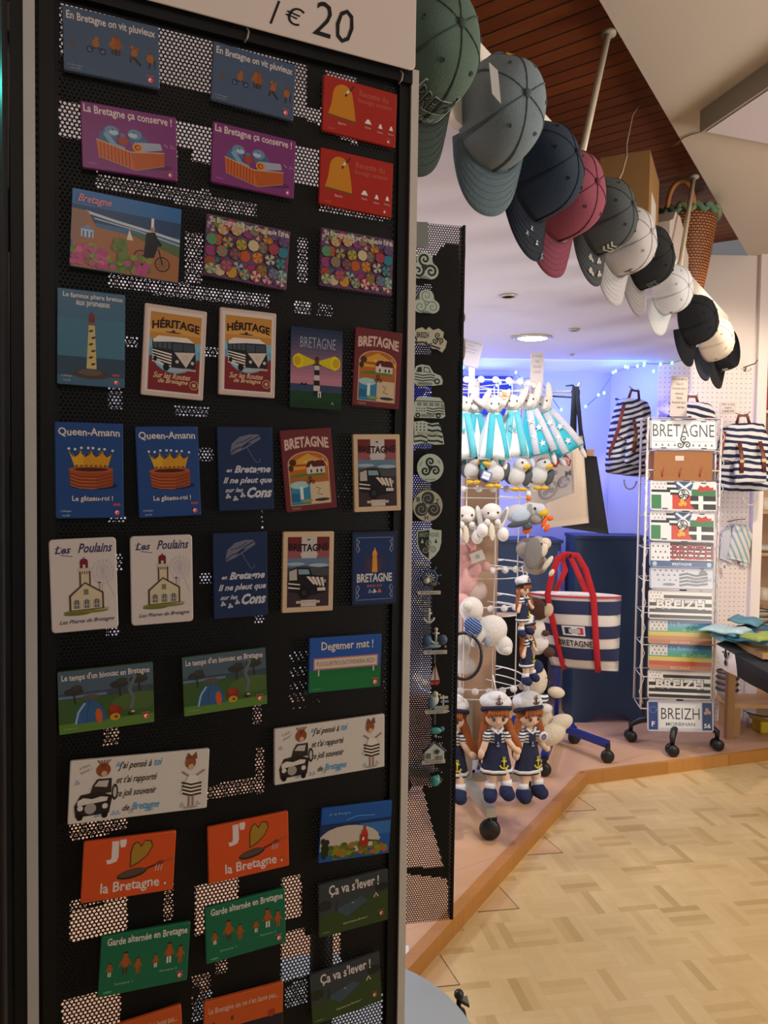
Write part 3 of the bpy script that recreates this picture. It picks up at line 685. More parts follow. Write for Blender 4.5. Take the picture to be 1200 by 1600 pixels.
def d_umb(A):
    random.seed(5); cs = ['8c3c2c', '2c6c7c', 'a87c30', '5c7434', '6c3c6c', '8c2c58', '34485c', '9c9488', 'a04c28', '3c7c74', 'b0a080']
    pts = [((i+0.5*(j % 2))/7.3+random.uniform(-0.02, 0.02), j/5.2+random.uniform(-0.02, 0.02)) for j in range(6) for i in range(8)]
    random.shuffle(pts)
    for (x, y) in pts:
        x = min(max(x, 0.075), 0.925); y = min(max(y, 0.12), 0.88); c = random.choice(cs); c2 = random.choice(cs+[c, c]); a0 = random.uniform(0, 60); r = 0.072
        A.ell(x, y, r, r, '241c1c', n=8, rot=a0); A.ell(x, y, r*0.94, r*0.94, c, n=8, rot=a0)
        for k in range(0, 8, 2): A.ell(x, y, r*0.94, r*0.94, c2, n=1, a0=a0+45*k, a1=a0+45*k+45) if False else A.poly([(x, y), (x+r*0.94*math.cos(math.radians(a0+45*k)), y-r*0.94*1.45*math.sin(math.radians(a0+45*k))), (x+r*0.94*math.cos(math.radians(a0+45*k+45)), y-r*0.94*1.45*math.sin(math.radians(a0+45*k+45)))], c2)
    hand(A, 'La Bretagne vue par Gougueule Earth', 0.51, 0.10, 0.93, 0.12); small2(A, 0.13)
def d_phare(A):
    A.rect(0.004, 0, 0.996, 0.70, '3c6478'); A.rect(0.004, 0.005, 0.996, 0.3, '3c5c74'); A.rect(0.004, 0.70, 0.996, 0.995, '2c4050'); A.rect(0.004, 0.9, 0.996, 0.995, '38566c')
    hand(A, 'Le fameux phare breton', 0.52, 0.065, 0.88, 0.065); hand(A, 'aux pruneaux', 0.52, 0.145, 0.50, 0.065)
    A.ell(0.50, 0.88, 0.28, 0.075, '40342c'); A.ell(0.48, 0.86, 0.18, 0.05, '58483c')
    A.poly([(0.455, 0.35), (0.545, 0.35), (0.575, 0.82), (0.425, 0.82)], 'ac9c68')
    for k in range(6): A.ell(0.49+0.035*(k % 2), 0.42+0.07*k, 0.035, 0.018, '3c3428', rot=20)
    A.rect(0.43, 0.33, 0.57, 0.36, '5c5450'); A.rect(0.455, 0.26, 0.545, 0.33, '5c2c28'); A.ell(0.50, 0.26, 0.045, 0.04, '6c2c2c'); A.rect(0.495, 0.21, 0.505, 0.24, '3c2c2c')
    small2(A, 0.14, 0.94, 'a0a8b0'); A.mark(0.87, 0.95, 1.2)
def d_heritage(A):
    A.rect(0.05, 0.04, 0.95, 0.955, W)
    A.rect(0.10, 0.08, 0.92, 0.55, 'a87434'); A.rect(0.10, 0.24, 0.92, 0.30, 'b88844'); A.rect(0.10, 0.38, 0.92, 0.55, '6c98ac'); A.rect(0.10, 0.55, 0.92, 0.935, '6c2024'); A.rect(0.10, 0.47, 0.92, 0.56, '5488a4')
    A.text('HÉRITAGE', 0.51, 0.18, 0.76, 0.115, '241414', bold=0.04, arc=0.3)
    A.ell(0.51, 0.53, 0.37, 0.30, '6c98b0'); A.ell(0.51, 0.53, 0.34, 0.27, '88a8b4')
    A.ell(0.47, 0.285, 0.13, 0.012, '3c2c1c'); A.ell(0.47, 0.27, 0.03, 0.02, '3c2c1c')
    # striped camper van
    A.poly([(0.14, 0.38), (0.24, 0.34), (0.70, 0.33), (0.82, 0.38), (0.86, 0.58), (0.84, 0.66), (0.40, 0.68), (0.16, 0.55)], '1c1c20')
    A.poly([(0.15, 0.38), (0.24, 0.335), (0.70, 0.325), (0.82, 0.375), (0.47, 0.385), (0.16, 0.41)], 'c8beb8')
    A.poly([(0.47, 0.40), (0.80, 0.39), (0.83, 0.47), (0.48, 0.49)], '343c44'); A.rect(0.63, 0.395, 0.645, 0.48, '14141a')
    for k in range(4): A.poly([(0.16+0.075*k, 0.415-0.004*k), (0.22+0.075*k, 0.412-0.004*k), (0.225+0.075*k, 0.47), (0.17+0.075*k, 0.47)], '3c444c')
    for k in range(5): A.poly([(0.15, 0.49+0.03*k), (0.46, 0.52+0.033*k), (0.46, 0.538+0.033*k), (0.155, 0.502+0.03*k)], 'c8beb8')
    A.poly([(0.50, 0.50), (0.84, 0.48), (0.70, 0.66)], 'b4a8a0'); A.ell(0.68, 0.55, 0.035, 0.035, '8c847c'); A.ell(0.68, 0.55, 0.027, 0.027, 'b4a8a0')
    for x in (0.55, 0.80): A.ell(x, 0.60, 0.028, 0.028, 'a8a49c')
    A.rect(0.46, 0.67, 0.86, 0.69, '9c948c'); A.ell(0.38, 0.67, 0.05, 0.065, '101014'); A.ell(0.20, 0.59, 0.03, 0.045, '101014')
    A.text('Sur les Routes', 0.48, 0.765, 0.60, 0.065, 'c0a080', bold=0.02, shear=0.35); A.text('de Bretagne', 0.50, 0.83, 0.48, 0.065, 'c0a080', bold=0.02, shear=0.35)
    A.ell(0.84, 0.845, 0.075, 0.075, 'b08c6c'); A.ell(0.84, 0.845, 0.062, 0.062, '6c2024'); A.ell(0.84, 0.845, 0.035, 0.035, 'b08c6c', n=6)
def d_night(A):
    for i in range(14):
        t = i/13; c = [int(a+(b-a)*t) for a, b in zip((0x1c, 0x2a, 0x44), (0x9c, 0x68, 0x78))]; A.rect(0.004, 0.05+0.62*t*0.98-0.05, 0.996, 0.70, '%02x%02x%02x' % tuple(c))
    A.rect(0.004, 0.70, 0.996, 0.80, '2c3850'); A.rect(0.004, 0.79, 0.996, 0.995, '14341c'); A.rect(0.004, 0.9, 0.996, 0.995, '102c18')
    A.text('BRETAGNE', 0.52, 0.18, 0.68, 0.13, '8c98a4', bold=-0.012)
    for s_ in (-1, 1):
        A.poly([(0.5, 0.41), (0.5+s_*0.36, 0.32), (0.5+s_*0.44, 0.38), (0.5+s_*0.44, 0.46), (0.5+s_*0.36, 0.51), (0.5, 0.43)], 'b0a018')
        A.ell(0.5+s_*0.36, 0.415, 0.10, 0.12, 'c0ac14'); A.ell(0.5+s_*0.37, 0.415, 0.07, 0.085, 'a88c08')
    for k in range(6): A.rect(0.46-0.004*k, 0.45+0.065*k, 0.55+0.004*k, 0.515+0.065*k, '1c1a1c' if k % 2 else 'a8a09c')
    A.rect(0.465, 0.37, 0.545, 0.45, '5c2c1c'); A.ell(0.505, 0.37, 0.035, 0.035, '3c2420'); A.rect(0.43, 0.445, 0.58, 0.46, '1c1a1c'); A.rect(0.53, 0.78, 0.59, 0.86, 'b4aca4'); A.rect(0.55, 0.80, 0.57, 0.86, '1c1a1c')
    A.poly([(0.18, 0.71), (0.22, 0.68), (0.26, 0.70), (0.30, 0.68), (0.33, 0.71)], '101418'); A.text('A.', 0.82, 0.92, 0.06, 0.035, 'a8a09c')
def d_maroon(A):
    A.text('BRETAGNE', 0.5, 0.155, 0.86, 0.135, 'b4988c', bold=0.04, arc=0.22)
    arch = [(0.10, 0.93), (0.10, 0.42)]+[(0.5-0.40*math.cos(math.radians(t)), 0.42-0.15*math.sin(math.radians(t))) for t in range(10, 180, 16)]+[(0.90, 0.42), (0.90, 0.93)]
    A.poly(arch, 'a88468'); arch2 = [(0.5+(x-0.5)*0.95, 0.6+(y-0.6)*0.96) for x, y in arch]; A.poly(arch2, '9c5420')
    A.poly([(0.12, 0.42), (0.5, 0.30), (0.88, 0.42), (0.88, 0.47), (0.12, 0.5)], 'b48430'); A.ell(0.6, 0.40, 0.2, 0.03, 'c89c48'); A.ell(0.35, 0.44, 0.18, 0.02, '8c3c18')
    A.ell(0.20, 0.40, 0.07, 0.06, '3c2418'); A.ell(0.16, 0.47, 0.05, 0.06, '3c2418'); A.ell(0.48, 0.58, 0.36, 0.06, '4c6424'); A.rect(0.12, 0.58, 0.88, 0.64, '8c5428')
    A.rect(0.46, 0.46, 0.82, 0.55, 'b0a49c'); A.poly([(0.44, 0.47), (0.50, 0.39), (0.80, 0.39), (0.85, 0.47)], '4c1818'); A.poly([(0.50, 0.49), (0.55, 0.43), (0.60, 0.49), (0.60, 0.55), (0.50, 0.55)], 'b8aca4')
    for x in (0.53, 0.65, 0.73): A.rect(x, 0.50, x+0.035, 0.54, '2c3034')
    for x in (0.50, 0.62, 0.78): A.rect(x, 0.36, x+0.03, 0.40, 'a08c80')
    A.rect(0.125, 0.66, 0.50, 0.92, '2c6c8c'); A.rect(0.50, 0.66, 0.875, 0.92, 'b09c80'); A.ell(0.30, 0.68, 0.19, 0.07, '8ca8a8'); A.rect(0.30, 0.70, 0.36, 0.86, 'b8c0c0'); A.rect(0.125, 0.78, 0.28, 0.88, '1c5474')
    A.ell(0.42, 0.88, 0.12, 0.03, '7c7c38'); A.ell(0.72, 0.88, 0.15, 0.03, '2c2c30'); A.line([(0.62, 0.72), (0.70, 0.74), (0.64, 0.80), (0.74, 0.82)], 0.015, '5c4838')
    A.triskel(0.52, 0.64, 0.10, '3c1818', wd=0.018); A.text('TERRE', 0.20, 0.965, 0.18, 0.028, 'a07468')
def d_2cv(A):
    A.rect(0.09, 0.065, 0.91, 0.935, '5c1c20'); A.rect(0.09, 0.30, 0.91, 0.46, '54687c'); A.rect(0.09, 0.22, 0.91, 0.33, '7c4448'); A.rect(0.09, 0.44, 0.91, 0.935, '34242c'); A.rect(0.36, 0.065, 0.66, 0.33, 'a8a09c')
    A.text('BRETAGNE', 0.5, 0.20, 0.78, 0.095, '241014', bold=0.04, arc=-0.12); A.ell(0.5, 0.10, 0.035, 0.02, '4c4440', n=6); A.rect(0.34, 0.27, 0.68, 0.295, 'a8a49c')
    A.ell(0.25, 0.40, 0.18, 0.03, '8494a4'); A.ell(0.70, 0.42, 0.2, 0.035, '8c98a8'); A.poly([(0.09, 0.45), (0.4, 0.42), (0.91, 0.46), (0.91, 0.55), (0.09, 0.55)], '3c3c3c')
    A.rect(0.36, 0.85, 0.66, 0.93, 'a8a09c')
    A.poly([(0.12, 0.48), (0.28, 0.44), (0.52, 0.45), (0.58, 0.54), (0.80, 0.56), (0.86, 0.66), (0.84, 0.76), (0.52, 0.80), (0.12, 0.74)], '141216')
    A.poly([(0.30, 0.465), (0.50, 0.47), (0.53, 0.53), (0.31, 0.53)], '6c8494'); A.poly([(0.13, 0.49), (0.27, 0.46), (0.28, 0.60), (0.13, 0.60)], '9c948c')
    for k in range(4): A.poly([(0.46+0.09*k, 0.56+0.005*k), (0.52+0.09*k, 0.555+0.005*k), (0.64+0.06*k, 0.65+0.01*k), (0.61+0.06*k, 0.665+0.01*k)], 'b8aca4')
    A.poly([(0.11, 0.63), (0.34, 0.65), (0.34, 0.665), (0.11, 0.648)], 'b8aca4'); A.poly([(0.11, 0.68), (0.34, 0.70), (0.34, 0.715), (0.11, 0.70)], 'b8aca4')
    A.ell(0.42, 0.76, 0.11, 0.12, '0c0c0e'); A.ell(0.42, 0.76, 0.05, 0.05, '2c2424'); A.rect(0.68, 0.70, 0.84, 0.74, 'b4a8a0'); A.ell(0.82, 0.62, 0.03, 0.035, '8c8480')
    A.rect(0.27, 0.86, 0.73, 0.89, 'b8a890'); A.text('UNE TERRE DE LÉGENDES', 0.5, 0.875, 0.42, 0.018, '2c1c1c')
def d_queen(A):
    hand(A, 'Queen-Amann', 0.50, 0.105, 0.90, 0.095)
    A.ell(0.56, 0.66, 0.36, 0.06, '10223c')
    A.poly([(0.20, 0.48), (0.84, 0.48), (0.84, 0.66), (0.52, 0.70), (0.22, 0.66)], '843c1c'); A.ell(0.52, 0.65, 0.31, 0.055, '843c1c'); A.ell(0.52, 0.49, 0.33, 0.05, '94481f'); A.ell(0.52, 0.49, 0.25, 0.03, '3c1810')
    for k in range(4): A.line([(0.21, 0.53+0.035*k), (0.35, 0.565+0.035*k), (0.6, 0.57+0.035*k), (0.83, 0.53+0.035*k)], 0.012, '5c2412')
    for k in range(4): A.line([(0.22, 0.545+0.035*k), (0.35, 0.58+0.035*k), (0.6, 0.585+0.035*k)], 0.008, 'b06030')
    A.poly([(0.20, 0.30), (0.30, 0.36), (0.36, 0.29), (0.45, 0.36), (0.52, 0.29), (0.60, 0.36), (0.68, 0.29), (0.76, 0.36), (0.84, 0.30), (0.77, 0.46), (0.28, 0.46)], 'b07c1c')
    A.poly([(0.20, 0.30), (0.30, 0.36), (0.36, 0.29), (0.42, 0.35), (0.40, 0.46), (0.28, 0.46)], 'b88c24')
    for k in range(4): A.line([(0.22+0.16*k, 0.315), (0.27+0.16*k, 0.355), (0.33+0.16*k, 0.335), (0.36+0.16*k, 0.30)], 0.014, '2c1c18')
    for k in range(7): A.ell(0.31+0.07*k, 0.45, 0.02, 0.014, '2c1c10'); A.ell(0.31+0.07*k, 0.45, 0.012, 0.008, '8c5c18')
    for x, y in ((0.20, 0.275), (0.29, 0.28), (0.38, 0.265), (0.48, 0.265), (0.55, 0.265), (0.64, 0.275), (0.72, 0.275), (0.84, 0.29)): A.ell(x, y, 0.021, 0.021, 'b0b4b8', n=10)
    hand(A, 'Le gâteau-roi !', 0.54, 0.80, 0.60, 0.07); small2(A, 0.15, 0.955, 'a0a8b8'); A.mark(0.90, 0.945, 1.3)
def d_cons(A):
    A.poly([(0.22, 0.32), (0.26, 0.20), (0.40, 0.12), (0.58, 0.09), (0.74, 0.09), (0.78, 0.13), (0.62, 0.19), (0.52, 0.20), (0.40, 0.28)], '5c5c6c')
    A.line([(0.23, 0.31), (0.34, 0.26), (0.44, 0.24), (0.58, 0.17), (0.76, 0.11)], 0.02, '1c2840'); A.line([(0.32, 0.20), (0.46, 0.18), (0.62, 0.12)], 0.014, '1c2840'); A.line([(0.24, 0.33), (0.38, 0.29), (0.50, 0.25), (0.77, 0.14)], 0.018, '646474')
    A.line([(0.52, 0.24), (0.66, 0.40), (0.70, 0.43), (0.75, 0.42), (0.76, 0.38)], 0.012, '54586c')
    k = 'a8a8b0'
    A.text('en', 0.20, 0.525, 0.10, 0.035, k, bold=0.03, shear=0.4); A.text('Bretagne', 0.62, 0.52, 0.66, 0.115, k, bold=0.035, shear=0.35)
    A.text('Il ne pleut que', 0.53, 0.65, 0.88, 0.095, k, bold=0.03, shear=0.35); A.text('sur les', 0.28, 0.755, 0.32, 0.055, k, bold=0.025, shear=0.35); A.text('Cons', 0.74, 0.79, 0.46, 0.13, k, bold=0.045, shear=0.35)
    for x, y in ((0.17, 0.83), (0.30, 0.86), (0.43, 0.82)): A.triskel(x, y, 0.055, k, wd=0.014)
def d_poul(A):
    A.text('Les', 0.20, 0.115, 0.24, 0.085, '3c3854', bold=0.03, shear=0.35); A.text('Poulains', 0.68, 0.105, 0.52, 0.105, '3c3854', bold=0.03, shear=0.35)
    A.line([(0.08, 0.10), (0.18, 0.09)], 0.012, '3c3854'); A.line([(0.16, 0.17), (0.34, 0.19)], 0.012, '3c3854')
    for k in range(16): a = math.pi*2*k/16; A.line([(0.79, 0.37), (0.79+0.19*math.cos(a), 0.37+0.15*math.sin(a))], 0.008, 'a49ca4')
    for r in (0.10, 0.16): A.line([(0.79+r*math.cos(math.radians(t)), 0.37+r*0.78*math.sin(math.radians(t))) for t in range(0, 361, 20)], 0.008, 'a8a0a8')
    A.line([(0.79, 0.37), (0.96, 0.66)], 0.012, 'a8a0a8')
    A.ell(0.52, 0.79, 0.34, 0.035, '6c6c34'); A.ell(0.38, 0.81, 0.2, 0.03, '5c6028'); A.ell(0.75, 0.77, 0.12, 0.02, '8c8c64')
    A.rect(0.43, 0.34, 0.60, 0.56, '4c3c30'); A.rect(0.455, 0.34, 0.575, 0.56, 'b0a088'); A.rect(0.41, 0.32, 0.61, 0.355, 'a89c90')
    for k in range(5): A.rect(0.435+0.034*k, 0.355, 0.45+0.034*k, 0.385, '4c3c30')
    A.rect(0.445, 0.25, 0.565, 0.32, '5c1c18'); A.rect(0.485, 0.27, 0.525, 0.32, 'a89c90'); A.ell(0.505, 0.25, 0.06, 0.05, '641c1a'); A.rect(0.50, 0.195, 0.51, 0.22, '3c1814')
    A.poly([(0.27, 0.61), (0.51, 0.47), (0.79, 0.59), (0.79, 0.77), (0.27, 0.78)], '4c3828'); A.poly([(0.30, 0.62), (0.51, 0.49), (0.76, 0.60), (0.76, 0.76), (0.30, 0.77)], 'b0a488')
    for x in (0.38, 0.53, 0.68): A.rect(x-0.055, 0.67, x+0.055, 0.755, '8c8880'); A.ell(x, 0.68, 0.032, 0.03, '4c4840'); A.rect(x-0.03, 0.68, x+0.03, 0.755, '4c4c48'); A.rect(x-0.004, 0.67, x+0.004, 0.755, 'a8a498'); A.rect(x-0.03, 0.715, x+0.03, 0.722, 'a8a498')
    A.rect(0.49, 0.55, 0.56, 0.61, '6c6454'); A.line([(0.73, 0.58), (0.73, 0.48)], 0.008, '3c3430'); A.line([(0.77, 0.60), (0.77, 0.50)], 0.004, '3c3430'); A.ell(0.73, 0.485, 0.03, 0.01, '3c3430', n=6)
    A.text('Les Phares de Bretagne', 0.53, 0.895, 0.82, 0.055, '3c3854', bold=0.01, shear=0.45, rot=1)
def d_orange_light(A):
    A.rect(0.04, 0.03, 0.96, 0.97, '1a2c54')
    for r, c in ((0.34, '1e2a50'), (0.26, '2a2a48'), (0.18, '3c2c3c')): A.ell(0.5, 0.45, r, r*0.9, c)
    for sx in (0, 1):
        for sy in (0, 1):
            fx = lambda v: v if sx == 0 else 1-v
            fy = lambda v: v if sy == 0 else 1-v
            A.line([(fx(0.10), fy(0.26)), (fx(0.10), fy(0.08)), (fx(0.5), fy(0.08))], 0.008, '8c8c94')
            A.line([(fx(0.10), fy(0.10)), (fx(0.16), fy(0.13)), (fx(0.12), fy(0.18)), (fx(0.17), fy(0.24)), (fx(0.12), fy(0.28))], 0.018, '84848c')
    A.poly([(0.44, 0.55), (0.455, 0.32), (0.44, 0.31), (0.46, 0.27), (0.54, 0.27), (0.56, 0.31), (0.545, 0.32), (0.565, 0.55)], 'b87c2c'); A.ell(0.5, 0.27, 0.035, 0.035, 'c08c3c'); A.rect(0.485, 0.22, 0.515, 0.26, 'b87c2c')
    A.rect(0.1, 0.55, 0.9, 0.70, '1a2c54'); A.text('BRETAGNE', 0.5, 0.625, 0.78, 0.12, 'b0acac', bold=0.035); A.text('BREIZH', 0.5, 0.735, 0.32, 0.035, 'a85c3c', sp=1.4, bold=0.02)
    for x, c in ((0.40, '5c7c9c'), (0.5, 'b0a8a4'), (0.61, 'b45c3c')): A.triskel(x, 0.81, 0.05, c, wd=0.018, back=None)
def d_biv(A):
    A.rect(0.004, 0.006, 0.996, 0.42, '40505c'); A.rect(0.004, 0.36, 0.996, 0.50, '343c44'); A.rect(0.004, 0.46, 0.996, 0.994, '344c24'); A.rect(0.004, 0.40, 0.5, 0.44, '54687c'); A.ell(0.85, 0.6, 0.3, 0.10, '40542a'); A.rect(0.004, 0.84, 0.996, 0.994, '4c6c2c')
    for x, y in ((0.16, 0.34), (0.63, 0.30), (0.84, 0.25)): A.ell(x, y, 0.10, 0.045, '2c2c28'); A.ell(x+0.03, y-0.06, 0.06, 0.03, '34342c'); A.line([(x, y), (x+0.01, y+0.2)], 0.02, '2c2820')
    A.ell(0.33, 0.45, 0.09, 0.03, '4c4440'); A.line([(0.75, 0.72), (0.78, 0.55), (0.74, 0.4), (0.80, 0.2), (0.75, 0.05)], 0.04, '50585c')
    dome = [(0.32+0.165*math.cos(math.radians(t)), 0.86-0.36*math.sin(math.radians(t))) for t in range(0, 181, 15)]
    A.poly(dome, '2c4c74'); A.line([(0.17, 0.86), (0.20, 0.68), (0.27, 0.54)], 0.02, '7c94a8'); A.line([(0.28, 0.86), (0.29, 0.70), (0.32, 0.51)], 0.006, '1c3048'); A.ell(0.41, 0.77, 0.035, 0.085, 'a84c1c', rot=5)
    A.ell(0.58, 0.72, 0.075, 0.06, '6c2418'); A.ell(0.57, 0.68, 0.05, 0.04, '842c1c'); A.ell(0.58, 0.82, 0.055, 0.04, 'a87c1c'); A.ell(0.59, 0.82, 0.02, 0.016, '5c3c10'); A.ell(0.75, 0.80, 0.04, 0.02, '2c2418'); A.ell(0.77, 0.77, 0.02, 0.012, 'a89c8c')
    hand(A, "Le temps d'un bivouac en Bretagne", 0.5, 0.12, 0.92, 0.13); A.text('La Bretagne vous fait', 0.12, 0.92, 0.14, 0.03, '8c9c6c'); A.mark(0.91, 0.88, 1.0)
def d_deg(A):
    A.rect(0.004, 0.60, 0.996, 0.994, '186030')
    for k in range(40): x = 0.01+0.98*k/40; A.poly([(x, 0.66), (x+0.012, 0.55+0.05*((k*7) % 3)), (x+0.024, 0.66)], '186030')
    hand(A, 'Degemer mat !', 0.52, 0.18, 0.72, 0.20)
    A.rect(0.12, 0.58, 0.14, 0.70, 'a8a098'); A.rect(0.88, 0.58, 0.90, 0.68, 'a8a098')
    A.rect(0.055, 0.37, 0.955, 0.59, 'a06468'); A.rect(0.075, 0.395, 0.935, 0.565, 'b8a898'); A.text('PLOUGUERTROUGATSWENKERAUREZH', 0.505, 0.48, 0.80, 0.085, '4c3830')
    A.ell(0.1, 0.94, 0.07, 0.01, '3c7448'); A.mark(0.92, 0.90, 1.1)
def d_pense(A):
    ink = '2c2018'
    random.seed(9)
    for k in range(13): A.triskel(random.choice([random.uniform(0.02, 0.3), random.uniform(0.8, 0.97), random.uniform(0.3, 0.6)]), random.choice([0.12, 0.9, 0.35, 0.6]) if k % 2 else 0.9, 0.022, random.choice(['8c98a4', '9c9890', '7494a8']), wd=0.008)
    A.text('à mon', 0.10, 0.10, 0.07, 0.05, '7c746c', rot=20); A.text('amour !', 0.11, 0.17, 0.08, 0.05, '7c746c', rot=20)
    for i, (t, y, x, w) in enumerate((("J'ai pensé à", 0.15, 0.45, 0.24), ("et t'ai rapporté", 0.38, 0.47, 0.29), ('ce joli souvenir', 0.60, 0.47, 0.29), ('de', 0.83, 0.40, 0.05))): A.text(t, x, y, w, 0.15 if i < 3 else 0.10, ink, bold=0.012, shear=0.4)
    A.text('toi', 0.62, 0.13, 0.06, 0.12, '3c84ac', bold=0.015, shear=0.4); A.text('Bretagne', 0.54, 0.84, 0.20, 0.16, '3c84ac', bold=0.015, shear=0.4)
    # girl in a car
    A.ell(0.23, 0.18, 0.05, 0.05, '7c3c20')
    for k in range(5): A.line([(0.23, 0.16), (0.19+0.022*k, 0.02)], 0.007, '6c3018')
    A.ell(0.235, 0.24, 0.02, 0.02, 'b08c78'); A.poly([(0.16, 0.42), (0.19, 0.32), (0.29, 0.32), (0.29, 0.55), (0.14, 0.58)], '2c2420'); A.poly([(0.17, 0.43), (0.20, 0.35), (0.27, 0.35), (0.26, 0.46)], 'a49c94')
    A.poly([(0.04, 0.72), (0.08, 0.55), (0.20, 0.52), (0.30, 0.60), (0.28, 0.88), (0.05, 0.90)], '241c1a')
    A.poly([(0.06, 0.64), (0.10, 0.60), (0.16, 0.63), (0.22, 0.60), (0.27, 0.62), (0.26, 0.68), (0.06, 0.72)], 'b8b0a8'); A.ell(0.15, 0.78, 0.04, 0.04, '8c847c')
    for x in (0.08, 0.25): A.ell(x, 0.76, 0.02, 0.02, 'b8b0a8'); A.ell(x, 0.90, 0.022, 0.025, '141010')
    A.ell(0.315, 0.55, 0.022, 0.06, '241c1a'); A.ell(0.315, 0.55, 0.012, 0.04, 'a49c94')
    # dancer
    A.ell(0.86, 0.20, 0.04, 0.045, '7c4424'); A.poly([(0.82, 0.14), (0.84, 0.03), (0.87, 0.10), (0.90, 0.02), (0.91, 0.14)], '6c3c24'); A.ell(0.865, 0.27, 0.022, 0.022, 'b08c78')
    A.poly([(0.85, 0.40), (0.91, 0.42), (0.96, 0.72), (0.88, 0.76), (0.79, 0.70)], 'c0b8ac')
    for k in range(4): A.line([(0.80+0.002*k, 0.52+0.06*k), (0.87, 0.57+0.06*k), (0.95, 0.55+0.06*k)], 0.014, ink)
    A.line([(0.80, 0.34), (0.85, 0.42)], 0.012, '8c6450'); A.line([(0.91, 0.42), (0.97, 0.34)], 0.012, '8c6450'); A.line([(0.86, 0.75), (0.86, 0.93)], 0.012, '8c6450'); A.line([(0.89, 0.75), (0.89, 0.93)], 0.012, '8c6450'); A.ell(0.87, 0.95, 0.06, 0.008, '8c8074')
def d_jaime(A):
    A.text("J'", 0.35, 0.22, 0.21, 0.38, W, bold=0.05)
    A.poly([(0.50, 0.52), (0.50, 0.25), (0.53, 0.12), (0.58, 0.09), (0.62, 0.16), (0.66, 0.08), (0.73, 0.10), (0.75, 0.20), (0.70, 0.34), (0.60, 0.46)], '4c2c14')
    A.poly([(0.515, 0.49), (0.515, 0.26), (0.54, 0.14), (0.58, 0.11), (0.62, 0.20), (0.66, 0.10), (0.72, 0.12), (0.735, 0.20), (0.69, 0.33), (0.59, 0.44)], '8c6c24')
    A.ell(0.53, 0.62, 0.165, 0.055, '2c2018', rot=8); A.ell(0.53, 0.605, 0.15, 0.040, '4c3c30', rot=8); A.line([(0.68, 0.57), (0.82, 0.51)], 0.022, '4c1c14'); A.line([(0.80, 0.51), (0.99, 0.45)], 0.035, '9c4424')
    A.ell(0.83, 0.51, 0.05, 0.03, '7c2c18', rot=20)
    for k in range(3): A.line([(0.80+0.03*k, 0.53), (0.785+0.03*k, 0.63)], 0.012, 'a89088')
    hand(A, 'la Bretagne', 0.52, 0.83, 0.64, 0.22); A.ell(0.1, 0.95, 0.05, 0.01, 'a84424'); A.mark(0.91, 0.87, 0.8, 'a04424')
def d_beach(A):
    A.rect(0.004, 0.006, 0.996, 0.994, '184888'); A.rect(0.004, 0.30, 0.996, 0.60, '16284c'); A.rect(0.55, 0.36, 0.996, 0.60, '285c90')
    A.ell(0.42, 0.62, 0.42, 0.18, 'a89c90', rot=-4); A.poly([(0.004, 0.52), (0.14, 0.48), (0.86, 0.66), (0.80, 0.80), (0.004, 0.8)], 'a89c90')
    random.seed(11)
    for k in range(70): A.ell(random.uniform(0.07, 0.93), random.uniform(0.72, 0.93), 0.05, 0.035, random.choice(['4c5c1c', '7c6420', '8c5420', '3c4c18', '6c7428']), n=8)
    for k in range(14): A.ell(random.uniform(0.04, 0.10), random.uniform(0.6, 0.92), 0.035, 0.04, '1c2418', n=8)
    A.rect(0.56, 0.56, 0.67, 0.80, '8c2414'); A.poly([(0.57, 0.57), (0.59, 0.48), (0.65, 0.48), (0.67, 0.57)], 'a02c18'); A.rect(0.605, 0.41, 0.635, 0.48, '8c2414'); A.rect(0.68, 0.72, 0.74, 0.80, 'b0a498'); A.rect(0.59, 0.62, 0.62, 0.68, 'c0a8a0')
    A.text('Île de Bretagne', 0.25, 0.12, 0.30, 0.07, '6c94bc', shear=0.4); A.line([(0.35, 0.25), (0.5, 0.20), (0.75, 0.22)], 0.01, '5484b4')
def d_garde(A):
    hand(A, 'Garde alternée en Bretagne', 0.52, 0.13, 0.90, 0.16)
    o = '8c481c'
    for x, y, s_, l in ((0.11, 0.56, 0.95, W), (0.28, 0.48, 1.55, '3c3020'), (0.42, 0.56, 1.15, '8c481c'), (0.62, 0.54, 0.95, W), (0.77, 0.44, 1.45, W), (0.90, 0.50, 1.25, '8c481c')): figure(A, x, y, s_, o, '2c2014', l)
    A.text('Semaine 1', 0.27, 0.82, 0.20, 0.04, '7ca890'); A.text('Semaine 2', 0.77, 0.74, 0.20, 0.04, '7ca890'); A.ell(0.1, 0.93, 0.05, 0.012, '4c8c6c'); A.mark(0.91, 0.88, 1.0)
def d_lever(A):
    A.rect(0.004, 0.006, 0.996, 0.994, '2e3336')
    A.poly([(0.20, 0.55), (0.60, 0.40), (0.7, 0.5), (0.4, 0.72), (0.3, 0.66)], '34444c'); A.poly([(0.004, 0.62), (0.22, 0.55), (0.40, 0.72), (0.62, 0.60), (0.75, 0.40), (0.996, 0.42), (0.996, 0.994), (0.004, 0.994)], '2c3c1c')
    A.ell(0.08, 0.42, 0.10, 0.07, '20241c'); A.ell(0.90, 0.30, 0.10, 0.06, '1c201c'); A.line([(0.85, 0.36), (0.80, 0.48)], 0.012, '1c1c18'); A.poly([(0.22, 0.58), (0.24, 0.36), (0.255, 0.36), (0.27, 0.58)], '24282c')
    A.line([(0.79, 0.48), (0.82, 0.40), (0.85, 0.48)], 0.014, 'c0b8a8'); A.ell(0.48, 0.48, 0.02, 0.006, '8c9498')
    hand(A, "Ça va s'lever !", 0.50, 0.17, 0.72, 0.24); A.text('Optimisme Breton !', 0.52, 0.84, 0.36, 0.055, 'a8a08c', rot=2); A.ell(0.1, 0.93, 0.06, 0.01, '54643c'); A.mark(0.90, 0.83, 1.1, '8c4028')
